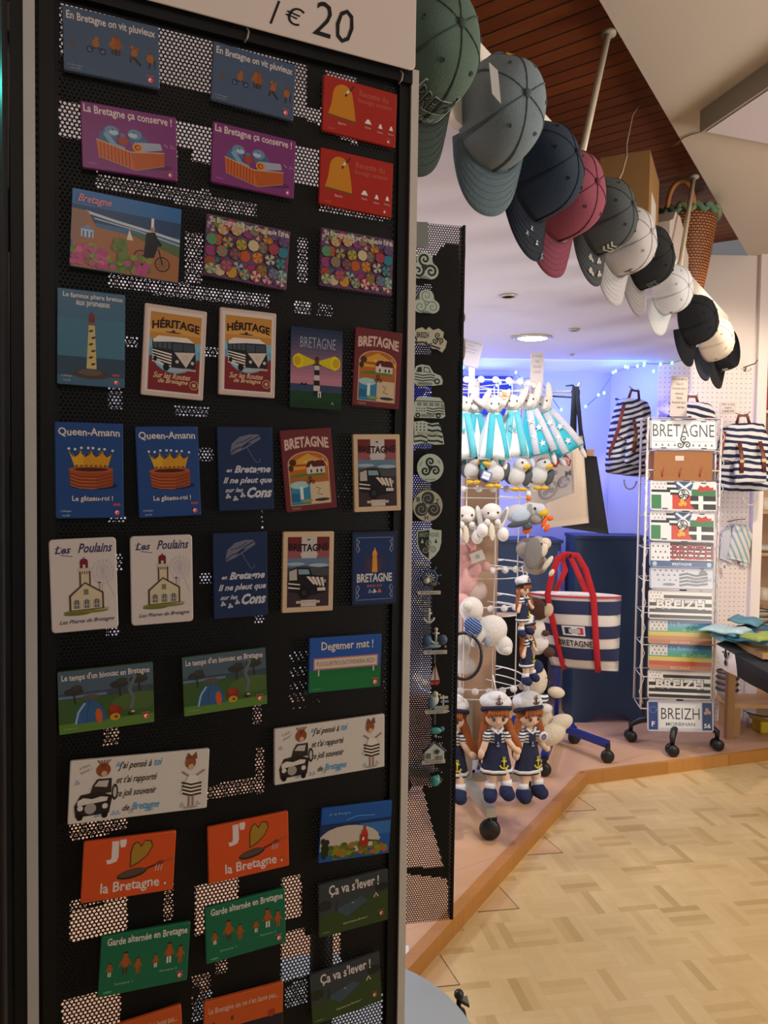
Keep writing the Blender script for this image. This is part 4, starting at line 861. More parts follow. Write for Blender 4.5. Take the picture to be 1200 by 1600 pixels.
def d_last(A):
    A.rect(0.004, 0.55, 0.996, 0.994, '1c1a24'); A.text("La Bretagne on ne s'en lasse pas...", 0.5, 0.20, 0.88, 0.14, 'b09484', bold=0.015, wave=0.03)
    A.ell(0.12, 0.42, 0.02, 0.02, '5c2c20'); A.ell(0.35, 0.40, 0.02, 0.03, '5c2c20'); A.ell(0.85, 0.5, 0.05, 0.05, '8c2c20'); A.line([(0.45, 0.95), (0.55, 0.62)], 0.014, 'a89c90'); A.ell(0.7, 0.8, 0.06, 0.08, '34303c')
MAG = [
 (d_pluv, '3c4c64', 'slate blue magnet of orange raincoat figures', [('top row at left', [(97,14),(246,47),(248,144),(98,113)]), ('beside the top red butter magnet', [(330,67),(457,108),(457,192),(328,161)])]),
 (d_kouign, '942018', 'red magnet of a golden butter mound', [('highest of the two at top right', [(501,120),(616,151),(614,235),(501,207)]), ('directly above the right umbrella magnet', [(496,233),(609,259),(609,343),(496,321)])]),
 (d_conserve, '6c2c64', 'purple magnet of fish in a sardine tin', [('above the cyclist picture', [(124,162),(273,188),(276,287),(128,265)]), ('left of the lower red magnet', [(329,193),(458,224),(457,314),(328,287)])]),
 (d_bike, '3c5c80', 'photo magnet of cyclist passing pink hydrangeas by the sea', [('', [(113,296),(281,331),(277,444),(107,418)])]),
 (d_umb, '5c3c5c', 'magnet crowded with colourful umbrellas seen from above', [('below the middle purple magnet', [(318,336),(449,364),(446,456),(317,431)]), ('below the lower red magnet', [(497,358),(610,377),(609,465),(497,447)])]),
 (d_phare, '3c6478', 'teal magnet of lighthouse with prunes on a rock', [('', [(89,451),(194,464),(194,607),(89,601)])]),
 (d_heritage, 'b4a098', 'cream HÉRITAGE magnet with striped camper van', [('beside the teal prune lighthouse', [(224,475),(320,489),(316,627),(219,617)]), ('beside the night lighthouse magnet', [(340,482),(428,491),(427,624),(340,616)])]),
 (d_night, '1c2a44', 'dark BRETAGNE magnet of lighthouse with two yellow beams', [('', [(452,511),(533,520),(529,642),(449,637)])]),
 (d_maroon, '5c2428', 'maroon BRETAGNE magnet of a thatched house', [('upright beside the yellow beams magnet', [(552,512),(624,522),(620,641),(546,633)]), ('tilted, beside a navy umbrella magnet', [(433,673),(513,669),(523,792),(445,801)])]),
 (d_queen, '1c3c70', 'blue Queen-Amann magnet with gold crown on a cake', [('nearest the left frame', [(84,660),(190,662),(193,809),(87,809)]), ('second from the left frame', [(210,667),(308,667),(311,804),(215,809)])]),
 (d_cons, '1a2848', 'navy magnet with grey umbrella and white script', [('beside the crown cake magnets', [(335,667),(422,668),(426,795),(341,798)]), ('beside the white lighthouse magnets', [(329,834),(414,829),(416,960),(333,965)])]),
 (d_2cv, 'b49c80', 'beige framed BRETAGNE magnet of black striped old car', [('below the maroon magnet at right edge', [(548,679),(621,679),(622,797),(550,800)]), ('below the tilted maroon magnet', [(440,830),(519,830),(516,952),(437,957)])]),
 (d_poul, 'b4aaa6', 'white Les Poulains lighthouse magnet', [('nearest the left frame', [(77,843),(182,838),(182,979),(79,988)]), ('second from the left frame', [(203,838),(299,834),(299,969),(203,976)])]),
 (d_orange_light, '1c2030', 'navy BRETAGNE magnet with glowing orange lighthouse and ornate border', [('', [(547,831),(618,829),(614,942),(545,946)])]),
 (d_biv, '344c24', 'green bivouac magnet with blue camping tent', [('nearest the left frame', [(90,1048),(238,1032),(239,1125),(91,1146)]), ('in the middle of the stand', [(284,1025),(414,1010),(413,1097),(284,1118)])]),
 (d_deg, '20488c', 'blue and green Degemer mat magnet with long village sign', [('', [(480,996),(592,989),(591,1070),(479,1081)])]),
 (d_pense, 'b8b0a8', 'wide white magnet with striped car', [('lower left of the pair', [(110,1186),(326,1167),(320,1258),(104,1285)]), ('right one of the pair, higher up', [(427,1137),(598,1113),(596,1195),(425,1224)])]),
 (d_jaime, 'b4441c', 'orange crepe heart and pan magnet', [('nearest the left frame', [(130,1312),(274,1294),(268,1385),(125,1407)]), ('beside the red beach lighthouse magnet', [(323,1289),(448,1264),(448,1348),(323,1378)])]),
 (d_beach, '184888', 'magnet of red lighthouse above a sandy beach and blue sea', [('', [(498,1260),(609,1248),(604,1328),(496,1345)])]),
 (d_garde, '14583c', 'green magnet with six small orange figures', [('lower left of the pair', [(158,1458),(296,1436),(290,1525),(151,1554)]), ('right one of the pair, higher up', [(319,1413),(443,1384),(443,1466),(319,1503)])]),
 (d_lever, '2e3336', 'dark grey Ça va s\'lever magnet', [('upper of the two', [(495,1380),(603,1353),(602,1433),(495,1460)]), ('lower of the two at the bottom', [(482,1520),(591,1481),(591,1559),(484,1597)])]),
 (d_last, 'a8481c', 'orange magnet cut by the bottom edge reading lasse pas', [('right one of the pair', [(316,1562),(439,1528),(439,1613),(316,1647)]), ('left one, lowest on the stand', [(165,1602),(284,1562),(283,1655),(163,1695)])]),
]
for (fn, base, lab, spots) in MAG:
    for (where, q) in spots:
        if fn is d_poul: rr = 0.003
        else: rr = 0.0012
        edge = base
        card('fridge_magnet', (lab+(', '+where if where else '')), 'magnet', q, lambda x, y: onP(x, y, 0.002), fn, base, thick=0.0035, rad=rr, group='souvenir magnets on the black stand', step=0.000006, lift=0.0025)
# ------------------------------------------------------------------ second perforated panel with wooden and mirrored magnets
T2 = math.radians(12)
QT = Vector((math.cos(T2), math.sin(T2), 0)); QN = Vector((math.sin(T2), -math.cos(T2), 0)); QO = PY(640, 700, 1.30); QO.z = 0
def onQ(px, py, off=0.0): return PP(px, py, QO+QN*off, QN)
def sQ(p): return (p-QO).dot(QT)
q1 = sQ(onQ(719, 800)); q0 = q1-0.26; qt = onQ(722, 352).z; qb = onQ(716, 1435).z
st2 = empty('keyring_display_stand', (QO.x-0.02, QO.y+0.18, 0.0), 'second narrow black perforated stand with silvery and wooden souvenirs', 'display stand')
sub('perforated_panel', hexsheet(QO, QT, q0, q1, qb, qt, 0.0043, BLK, 0.37, lambda s, z: 's' if (s > q1-0.006 or s < q0+0.01) else 'h'), st2)
def strip2(name, s, wid, dep, z0, z1, off=0.0):
    b = MB(); rot = Matrix(((QT.x, QN.x, 0), (QT.y, QN.y, 0), (0, 0, 1))); c = QO+QT*s+QN*off
    b.box((c.x, c.y, (z0+z1)/2), (wid, dep, z1-z0), BLK, rot); return sub(name, b, st2)
strip2('frame_post', q1-0.002, 0.004, 0.02, qb, qt, -0.008)
strip2('frame_post', q0+0.004, 0.008, 0.02, qb, qt, -0.008)
# inner dark sheet that makes the middle of the panel nearly opaque
def k2(s, z):
    px, py = proj(Vector(((QO+QT*s-QN*0.10).x, (QO+QT*s-QN*0.10).y, z)))
    d = px-632
    if py < 352+(722-px)*1.1: return 'o'
    if d < 42 and (int(py/37) % 2 == 0 or py > 820) and py < 1230: return 'h'
    if py > 1225 and d < 14+ (py-1225)*0.27+12 and not (1355 < py < 1366+0.1*d) and not (1395 < py < 1402): return 'o'
    if d < 60 and 1225 > py > 1150 and int(py/9) % 2: return 'h'
    return 's'
sub('rear_panel', hexsheet(QO-QN*0.10, QT, q0, (PP(717, 800, QO-QN*0.10, QN)-QO).dot(QT), qb, qt, 0.0045, BLK, 0.38, k2), st2)
cq = QO-QN*0.16+QT*(q0+0.05)
b = MB(); b.tube([(cq.x, cq.y, 0.06), (cq.x, cq.y, qb+0.05)], 0.022, BLK, 16); sub('pole', b, st2)
# grey-blue base disc with caster
ce = PZ(737, 1600, 0.075); ct = PZ(632, 1540, 0.075)
cx_, cy_ = -0.12, 1.60; rd = math.hypot(ce.x-cx_, ce.y-cy_)
b = MB(); b.lathe([(0.001, 0.0), (rd-0.004, 0.0), (rd, 0.004), (rd, 0.008), (rd-0.004, 0.012), (0.001, 0.012)], M('a0aab0', 0.4), c=(cx_, cy_, 0.063), n=64); sub('base_disc', b, st2)
b = MB(); b.tube([(cx_, cy_, 0.07), (cq.x, cq.y, 0.09), (cq.x, cq.y, 0.2)], 0.022, BLK, 12); sub('pole', b, st2)
kp = PZ(717, 1557, 0.07)
for p in (kp, Vector((2*cx_-kp.x, kp.y, 0)), Vector((cx_, 2*cy_-kp.y-0.0, 0))):
    g = MB(); g.lathe([(0.001, 0.0), (0.016, 0.003), (0.020, 0.02), (0.016, 0.036), (0.001, 0.040)], M('17171a', 0.35), c=(p.x, p.y, 0.0), n=16); g.ell((p.x, p.y, 0.075), 0.012, M('14141a', 0.3)); g.tube([(p.x, p.y, 0.03), (p.x, p.y, 0.07)], 0.006, BLK); sub('caster', g, st2)
b = MB(); p = PZ(728, 1562, 0.06); b.prism([(p.x-0.02, p.y), (p.x+0.006, p.y-0.022), (p.x+0.004, p.y+0.012)], 0.055, 0.063, M('5c5c4c', 0.5)); sub('bracket', b, st2)
# ------- souvenirs on the second panel
PALE = 'b4c2b4'; DKK = '12140f'
def MK(h): return M(h, 0.45, gain=1.0)
def souvenir(name, lab, cat, cx, cy, w, h, outline, art, base=PALE, thick=0.004, extra=None):
    c = onQ(cx, cy, 0.002); s_ = (onQ(cx+1, cy)-onQ(cx, cy)).length
    mb = MB(); W_, H_ = w*s_, h*s_
    pts = [(x*W_-W_/2, H_/2-y*H_) for x, y in outline]
    a = sum(pts[i][0]*pts[(i+1) % len(pts)][1]-pts[(i+1) % len(pts)][0]*pts[i][1] for i in range(len(pts)))
    if a < 0: pts = pts[::-1]
    mb.prism(pts, 0, thick, MK(base), MK('5c5c50'))
    A = Art(mb, W_, H_, thick, MK, 0.00003); A.clip = False
    if art: art(A)
    o = mb.build(name, None, mw=basis(QT, Vector((0, 0, 1)), QN, c+QN*0.002)); tag(o, lab, cat, 'souvenirs on the narrow black stand'); return o
circ = [(0.5+0.5*math.cos(math.radians(t)), 0.5-0.5*math.sin(math.radians(t))) for t in range(0, 360, 12)]
def trefoil(r=0.27, R=0.25, n=12):
    out = []
    for k in range(3):
        a = 90+120*k; cx, cy = 0.5+R*math.cos(math.radians(a)), 0.52-R*math.sin(math.radians(a))
        for i in range(n+1): t = math.radians(a-115+230*i/n); out.append((cx+r*math.cos(t), cy-r*math.sin(t)))
    return out
def a_tri1(A): A.triskel(0.5, 0.52, 0.50, DKK, wd=0.085)
def a_tri2(A): A.triskel(0.5, 0.52, 0.50, '4c5448', wd=0.028)
souvenir('triskele_magnet', 'three-armed spiral emblem with bold black curls, highest of the souvenirs', 'magnet', 662, 418, 45, 44, trefoil(), a_tri1)
souvenir('triskele_magnet', 'pale three-armed spiral emblem with thin lines', 'magnet', 665, 474, 42, 38, trefoil(), a_tri2)
bz = [(0.0, 0.30), (0.10, 0.12), (0.25, 0.05), (0.36, 0.15), (0.45, 0.02), (0.58, 0.14), (0.74, 0.06), (0.90, 0.20), (0.88, 0.42), (1.0, 0.55), (0.96, 0.80), (0.86, 1.0), (0.72, 0.88), (0.56, 0.86), (0.42, 0.70), (0.22, 0.72), (0.05, 0.68), (0.12, 0.52)]
def a_map(A):
    A.line([(0.02, 0.66), (0.3, 0.64), (0.5, 0.74), (0.8, 0.85)], 0.05, DKK); A.text('BREIZH', 0.27, 0.35, 0.36, 0.22, DKK, bold=0.03); A.triskel(0.72, 0.48, 0.20, DKK, wd=0.035)
    for k in range(6): A.ell(0.1+0.14*k, 0.62+0.05*(k > 2), 0.03, 0.02, '3c3c28', n=7)
souvenir('map_magnet', 'ragged map of Brittany magnet with small spirals', 'magnet', 671, 531, 52, 38, bz, a_map, base='b8b49c')
car = [(0.0, 0.85), (0.0, 0.35), (0.08, 0.08), (0.25, 0.0), (0.52, 0.04), (0.68, 0.38), (0.92, 0.50), (1.0, 0.72), (0.98, 0.92), (0.7, 1.0), (0.1, 1.0)]
def a_car(A):
    A.poly([(0.08, 0.38), (0.13, 0.14), (0.26, 0.10), (0.28, 0.36)], DKK); A.poly([(0.33, 0.10), (0.50, 0.12), (0.60, 0.38), (0.33, 0.36)], DKK); A.poly([(0.36, 0.15), (0.48, 0.16), (0.55, 0.34), (0.36, 0.33)], PALE)
    for k in range(3): A.line([(0.03, 0.46+0.13*k), (0.3, 0.52+0.13*k), (0.6, 0.46+0.13*k), (0.72, 0.52+0.12*k)], 0.035, DKK)
    A.ell(0.80, 0.78, 0.10, 0.10, DKK); A.ell(0.80, 0.78, 0.05, 0.05, PALE); A.rect(0.12, 0.84, 0.64, 0.98, '8c988c'); A.text('BREIZH', 0.38, 0.91, 0.4, 0.08, DKK)
souvenir('car_magnet', 'small metal old car magnet with wavy black stripes', 'magnet', 668, 587, 45, 31, car, a_car)
van = [(0.0, 0.90), (0.0, 0.35), (0.10, 0.05), (0.20, 0.0), (0.82, 0.03), (0.95, 0.25), (1.0, 0.90), (0.9, 1.0), (0.05, 1.0)]
def a_van(A):
    A.rect(0.05, 0.20, 0.95, 0.24, DKK)
    for k in range(4): A.rect(0.10+0.19*k, 0.28, 0.24+0.19*k, 0.44, '788478')
    A.poly([(0.86, 0.28), (0.92, 0.28), (0.96, 0.5), (0.86, 0.5)], '788478')
    for k in range(3): A.line([(0.40, 0.52+0.12*k), (0.6, 0.58+0.12*k), (0.8, 0.52+0.12*k), (0.96, 0.56+0.12*k)], 0.03, DKK)
    for k in range(8): A.ell(0.10+0.08*(k % 4), 0.56+0.12*(k//4), 0.02, 0.02, DKK, n=5)
    for x in (0.13, 0.78): A.ell(x, 0.88, 0.075, 0.075, DKK); A.ell(x, 0.88, 0.03, 0.03, PALE)
    A.rect(0.25, 0.82, 0.66, 0.96, '8c988c'); A.text('BRETAGNE', 0.45, 0.89, 0.36, 0.07, DKK)
souvenir('van_magnet', 'small metal van magnet with wavy stripes below the car', 'magnet', 670, 637, 49, 32, van, a_van)
flg = [(0.0, 0.05), (0.3, 0.0), (0.55, 0.1), (0.8, 0.05), (0.88, 0.3), (0.95, 0.6), (1.0, 0.95), (0.7, 0.98), (0.4, 0.9), (0.0, 1.0), (0.03, 0.5)]
def a_flag(A):
    for k in range(9): A.ell(0.10+0.12*(k % 3), 0.12+0.13*(k//3), 0.022, 0.03, DKK, n=5)
    for k in range(4): A.line([(0.45+0.0*k, 0.14+0.22*k), (0.6, 0.20+0.21*k), (0.78, 0.15+0.22*k), (0.90+0.02*k, 0.22+0.22*k)], 0.06, DKK)
    A.line([(0.02, 0.66), (0.25, 0.62), (0.45, 0.70)], 0.05, DKK); A.line([(0.02, 0.86), (0.25, 0.82), (0.45, 0.88)], 0.05, DKK); A.text('BRETAGNE', 0.48, 0.53, 0.68, 0.14, 'a8a890', bold=0.03)
souvenir('flag_magnet', 'waving striped flag magnet with ermine spots', 'magnet', 669, 677, 48, 36, flg, a_flag)
def a_disc1(A):
    A.ell(0.5, 0.5, 0.47, 0.47, PALE, n=30); A.triskel(0.5, 0.5, 0.42, DKK, wd=0.085); A.text('BRETAGNE', 0.5, 0.92, 0.4, 0.05, DKK); A.text('BREIZH', 0.14, 0.35, 0.2, 0.05, '5c6458', rot=60); A.text('BZH', 0.84, 0.30, 0.14, 0.05, '5c6458', rot=-60)
souvenir('disc_magnet', 'round mirror magnet with black triple spiral', 'magnet', 671, 731, 41, 42, circ, a_disc1)
def a_disc2(A):
    for k in range(3): a = math.radians(90+120*k); A.ell(0.5+0.24*math.cos(a), 0.5-0.24*math.sin(a), 0.22, 0.22, '2c2c28')
    A.triskel(0.5, 0.5, 0.44, '8c8878', wd=0.03); A.text('B', 0.18, 0.30, 0.12, 0.15, DKK, bold=0.02); A.text('Z', 0.82, 0.36, 0.11, 0.14, DKK, bold=0.02); A.text('H', 0.46, 0.88, 0.11, 0.13, DKK, bold=0.02)
souvenir('disc_magnet', 'round pale magnet with letters B Z H round dark spirals', 'magnet', 667, 790, 46, 47, circ, a_disc2, base='aaa896')
shd = [(0.0, 0.06), (0.25, 0.05), (0.5, 0.0), (0.75, 0.05), (1.0, 0.06), (1.0, 0.45), (0.92, 0.68), (0.75, 0.86), (0.5, 1.0), (0.25, 0.86), (0.08, 0.68), (0.0, 0.45)]
def a_shield(A):
    A.poly([(0.5+(x-0.5)*0.92, 0.5+(y-0.5)*0.92) for x, y in shd if x <= 0.5], DKK); A.text('BRETAGNE', 0.5, 0.20, 0.80, 0.14, '7c8878', bold=0.03); A.triskel(0.5, 0.60, 0.34, '7c8070', wd=0.05)
    for x in (0.22, 0.78): A.poly([(x, 0.32), (x+0.06, 0.46), (x-0.06, 0.46)], DKK if x > 0.5 else PALE)
souvenir('shield_magnet', 'shield shaped BRETAGNE magnet, half black and half silvery', 'magnet', 669, 850, 38, 48, shd, a_shield)
# resin and wood hangers
def hangw(name, lab, px, py, parts, tail):
    c = onQ(px, py, 0.004); s_ = (onQ(px+1, py)-onQ(px, py)).length
    g = empty(name, c, lab, 'magnet', 'nautical souvenirs on the narrow stand', rot=Matrix(((QT.x, -QN.x, 0), (QT.y, -QN.y, 0), (0, 0, 1))))
    for nm, f in parts: mb = MB(); f(mb, s_); mb.build(nm, g)
    if tail:
        nm, f, ty = tail; mb = MB(); n = int((ty-4)/2.6)
        for k in range(n): mb.tube([(s_*(0.9*math.cos(t)), 0.5*s_*math.sin(t)*(k % 2), -s_*(18+k*2.6)+1.5*s_*math.sin(t)) for t in [j*math.pi/3 for j in range(6)]], 0.3*s_, STEEL, 4, closed=True)
        mb.build('chain', g); mb = MB(); f(mb, s_); mb.build(nm, g)
def lblf(y, w, arrow=False):
    def f(mb, s):
        pts = [(-w/2*s, -2.6*s), (w/2*s, -2.6*s), (w/2*s+(6*s if arrow else 0), 0 if arrow else 2.6*s), (w/2*s, 2.6*s), (-w/2*s, 2.6*s)]
        vs = [(x, -0.004, z-y*s) for x, z in pts]+[(x, 0.0, z-y*s) for x, z in pts]; n = 5
        mb.add(vs, [tuple(range(n)), tuple(range(2*n-1, n-1, -1))]+[(i, n+i, n+(i+1) % n, (i+1) % n) for i in range(n)], M('b4ada0', 0.6))
        A = Art(mb, w*s, 5*s, 0, MK, 0.00005, f=lambda x, y2, z: (x, -0.0043-z, y2-y*s)); A.text('Bretagne', 0.5, 0.5, 0.7, 0.6, '4c5c68')
    return f
BLU, WHT, TEA = M('2c4c70', 0.5), M('b8b8ac', 0.6), M('3c8c88', 0.4)
def wheel(mb, s):
    mb.tube([(11*s*math.cos(t), -0.004, 2*s+11*s*math.sin(t)) for t in [2*math.pi*k/20 for k in range(20)]], 1.8*s, BLU, 8, closed=True)
    for k in range(8): t = 2*math.pi*k/8+0.2; mb.tube([(2*s*math.cos(t), -0.004, 2*s+2*s*math.sin(t)), (17*s*math.cos(t), -0.004, 2*s+17*s*math.sin(t))], 1.2*s, BLU, 6); mb.ell((17*s*math.cos(t), -0.004, 2*s+17*s*math.sin(t)), 2*s, BLU, nu=8, nv=6)
    for k in range(10): t = 2*math.pi*k/10; mb.tube([(1*s*math.cos(t), -0.007, 2*s+1*s*math.sin(t)), (8*s*math.cos(t), -0.007, 2*s+8*s*math.sin(t))], 0.7*s, WHT, 5)
def rope(mb, s): mb.ell((-5*s, -0.006, -3*s), (5*s, 4*s, 4*s), WHT); mb.ell((4*s, -0.006, -8*s), (7*s, 4*s, 3*s), M('5c5040', 0.8))
def anch(mb, s, oy=0, k=1.0, mat=WHT, xo=0.0):
    mb.tube([(xo, -0.005, (12*k-oy)*s), (xo, -0.005, (-8*k-oy)*s)], 1.8*k*s, mat, 8); mb.tube([(xo-5*k*s, -0.005, (7*k-oy)*s), (xo+5*k*s, -0.005, (7*k-oy)*s)], 1.3*k*s, mat, 8)
    mb.tube([(xo+9*k*s*math.cos(t), -0.005, (-oy+1*k)*s+9*k*s*math.sin(t)) for t in [math.radians(a) for a in range(190, 351, 20)]], 1.8*k*s, mat, 8); mb.ell((xo, -0.005, (13*k-oy)*s), 2.8*k*s, mat, nu=10, nv=8)
hangw('nautical_souvenir', 'blue ship wheel souvenir with hanging white anchor', 670, 904, [('ship_wheel', wheel), ('rope', rope), ('name_board', lblf(21, 36))], ('anchor_charm', lambda mb, s: anch(mb, s, 58, 0.9), 30))
def potf(mb, s): mb.ell((-14*s, -0.005, -2*s), (8*s, 4*s, 9*s), BLU); mb.ell((10*s, -0.005, -1*s), (8*s, 4*s, 8*s), M('34485c', 0.5)); mb.ell((-4*s, -0.006, -10*s), (12*s, 4*s, 3*s), M('6c8c98', 0.6)); mb.ell((14*s, -0.007, -11*s), 2*s, M('b06868'))
def boat(mb, s):
    mb.prism([], 0, 0, WHT) if False else None
    for pts, mt in (([(-7, -62), (-1, -62), (-1, -42)], WHT), ([(0.5, -62), (7, -62), (0.5, -40)], M('b8a8a0', 0.6)), ([(-8, -64), (8, -64), (5, -69), (-6, -69)], M('a83428', 0.5))):
        vs = [(x*s, -0.004, z*s) for x, z in pts]+[(x*s, 0, z*s) for x, z in pts]; n = len(pts)
        mb.add(vs, [tuple(range(n)), tuple(range(2*n-1, n-1, -1))]+[(i, n+i, n+(i+1) % n, (i+1) % n) for i in range(n)], mt)
    mb.tube([(0, -0.004, -70*s), (0, -0.004, -38*s)], 0.7*s, M('a83428', 0.5), 6)
hangw('nautical_souvenir', 'white anchor souvenir on blue pots with hanging sailboat', 680, 998, [('pots', potf), ('anchor', lambda mb, s: anch(mb, s, -2, 1.0)), ('name_board', lblf(20, 36))], ('sailboat_charm', boat, 26))
def gullf(mb, s): mb.ell((-4*s, -0.006, 4*s), (8*s, 4*s, 9*s), WHT); mb.ell((-2*s, -0.008, 13*s), 4.5*s, WHT); mb.ell((-8*s, -0.008, 0), (6*s, 4*s, 9*s), M('4c7088', 0.6)); mb.tube([(1*s, -0.01, 13*s), (6*s, -0.01, 12*s)], 1.2*s, M('c09038')); mb.tube([(11*s, -0.005, -10*s), (11*s, -0.005, 10*s)], 1.6*s, WHT, 6); mb.box((12*s, -0.006, 7*s), (12*s, 0.003, 3*s), WHT); mb.box((13*s, -0.006, 1*s), (12*s, 0.003, 3*s), M('7c8c90')); mb.box((8*s, -0.006, -8*s), (22*s, 0.004, 5*s), M('90948c'))
def fishf(mb, s): mb.ell((0, -0.005, -43*s), (10*s, 4*s, 5*s), TEA); mb.ell((10*s, -0.005, -41*s), (4*s, 2*s, 4*s), M('3c6c8c')); mb.ell((0, -0.005, -51*s), 2*s, M('a8a098'))
hangw('nautical_souvenir', 'seagull with wooden signpost souvenir above small teal fish', 680, 1096, [('seagull', gullf), ('name_board', lblf(15, 32, True))], ('fish_charm', fishf, 24))
def housef(mb, s):
    pts = [(-15, -10), (15, -10), (15, 2), (0, 14), (-15, 2)]
    vs = [(x*s, -0.008, z*s) for x, z in pts]+[(x*s, 0, z*s) for x, z in pts]
    mb.add(vs, [tuple(range(5)), tuple(range(9, 4, -1))]+[(i, 5+i, 5+(i+1) % 5, (i+1) % 5) for i in range(5)], WHT)
    for a, b2 in (((-18, 1), (0, 16)), ((0, 16), (18, 1))): mb.tube([(a[0]*s, -0.006, a[1]*s), (b2[0]*s, -0.006, b2[1]*s)], 2.2*s, M('24344c'), 6)
    mb.box((-9*s, -0.009, -4*s), (6*s, 0.002, 8*s), M('5c6458')); mb.box((4*s, -0.009, 2*s), (7*s, 0.002, 3*s), M('2c3c44')); mb.box((4*s, -0.0095, 2*s), (3*s, 0.002, 7*s), M('2c3c44')); mb.box((8*s, -0.009, -7*s), (8*s, 0.003, 5*s), M('708078'))
hangw('nautical_souvenir', 'small white boathouse souvenir with dark roof above green pebble', 677, 1174, [('boathouse', housef), ('name_board', lblf(15, 36))], ('pebble_charm', lambda mb, s: (mb.ell((2*s, -0.006, -43*s), (8*s, 5*s, 8*s), TEA), mb.ell((6*s, -0.006, -38*s), (3*s, 3*s, 4*s), M('54a098'))), 22))
card('paper_label', 'blank grey label at the top of the narrow perforated stand', 'label', [(640, 346), (669, 348), (669, 386), (640, 386)], lambda x, y: onQ(x, y, 0.002), None, '7c8078', mat=MK, lift=0.001, thick=0.001)
b = MB(); p0 = onQ(724, 352, -0.03)
for (ya, yb_, r) in ((362, 425, 0.010), (488, 505, 0.005), (525, 565, 0.003)):
    a0 = onQ(722, ya, -0.02); a1 = onQ(722, yb_, -0.02); mt = M('6c5a48', 0.5)
    mid = (a0+a1)/2; b2 = MB(); b2.ell(mid, (0.006, 0.010, (a0.z-a1.z)/2), mt, nu=12, nv=10); sub('edge_bead', b2, st2)

# ------------------------------------------------------------------ neighbouring stand seen edge-on at the far left
LA = PY(19, 700, 0.64); LD = Vector((-0.55, 1, 0)).normalized(); LN = Vector((1, 0.55, 0)).normalized()
st3 = empty('picture_display_stand', (LA.x-0.06, LA.y+0.1, 0), 'dark perforated stand of framed pictures at the far left edge', 'display stand')
def onL(px, py, off=0.0): return PP(px, py, LA+LN*off, LN)
LA0 = Vector((LA.x, LA.y, 0))
b = MB(); c = LA0+LD*0.20-LN*0.004; b.box((c.x, c.y, 1.25), (0.40, 0.004, 1.5), M('0f0f12', 0.5), Matrix(((LD.x, -LN.x, 0), (LD.y, -LN.y, 0), (0, 0, 1)))); sub('back_panel', b, st3)
b = MB(); b.box((c.x, c.y, 0.26), (0.05, 0.05, 0.52), BLK); sub('pole', b, st3)
def lcard(x0, y0, x1, y1, col, lab, fr='a09890'):
    pts = [(x0, y0+(x0 < 5)*(y1-y0)*0.04), (x1, y0), (x1, y1), (x0, y1+(y1-y0)*0.05)]
    def art(A): A.rect(0.0, 0.05, 0.8, 0.95, col)
    card('framed_picture', lab, 'picture', pts, lambda x, y: onL(x, y, 0.004), art, fr, thick=0.004, rad=0.001, mat=lambda h: M(h, 0.3), lift=0.0)
for a in ((-2, 8, 17, 45, '7c8088', 'pale grey card at the top left corner'), (4, 95, 15, 218, '506c74', 'narrow white edged card beside the teal glow'), (-2, 225, 14, 290, '46506c', 'bluish card under the teal glow'),
          (-2, 408, 15, 578, '40403c', 'tall framed picture seen edge-on, fourth down'), (-2, 584, 15, 705, '46504a', 'framed grey picture at mid height'), (-2, 752, 13, 840, '8c948c', 'pale framed picture, seventh from the top'),
          (-2, 850, 15, 990, '7a7c74', 'tall pale picture with dark diagonal'), (-2, 1020, 14, 1130, '7c6a5c', 'brownish framed picture in the lower half'), (-2, 1150, 15, 1292, '8c7c6c', 'tan framed picture in the lower third'), (-2, 1335, 14, 1470, '8c8078', 'light picture above the gap'), (-2, 1490, 14, 1600, '7c6c5c', 'lowest pale picture at the left edge')):
    lcard(*a)
g = empty('neon_strip', onL(4, 175, 0.006), 'glowing teal light strip at the upper left edge', 'light')
for y0, y1 in ((98, 128), (138, 172)):
    b = MB(); b.tube([onL(3, y0, 0.010), onL(4, y1, 0.010)], 0.0055, M('30ffe0', 0.5, emit=5.0), 10); sub('lamp', b, g)
b = MB(); b.ell(onL(8, 50, 0.006), 0.006, BLK); b.tube([onL(8, 50, 0.006), onL(9, 90, 0.006)], 0.004, BLK); sub('holder', b, g)

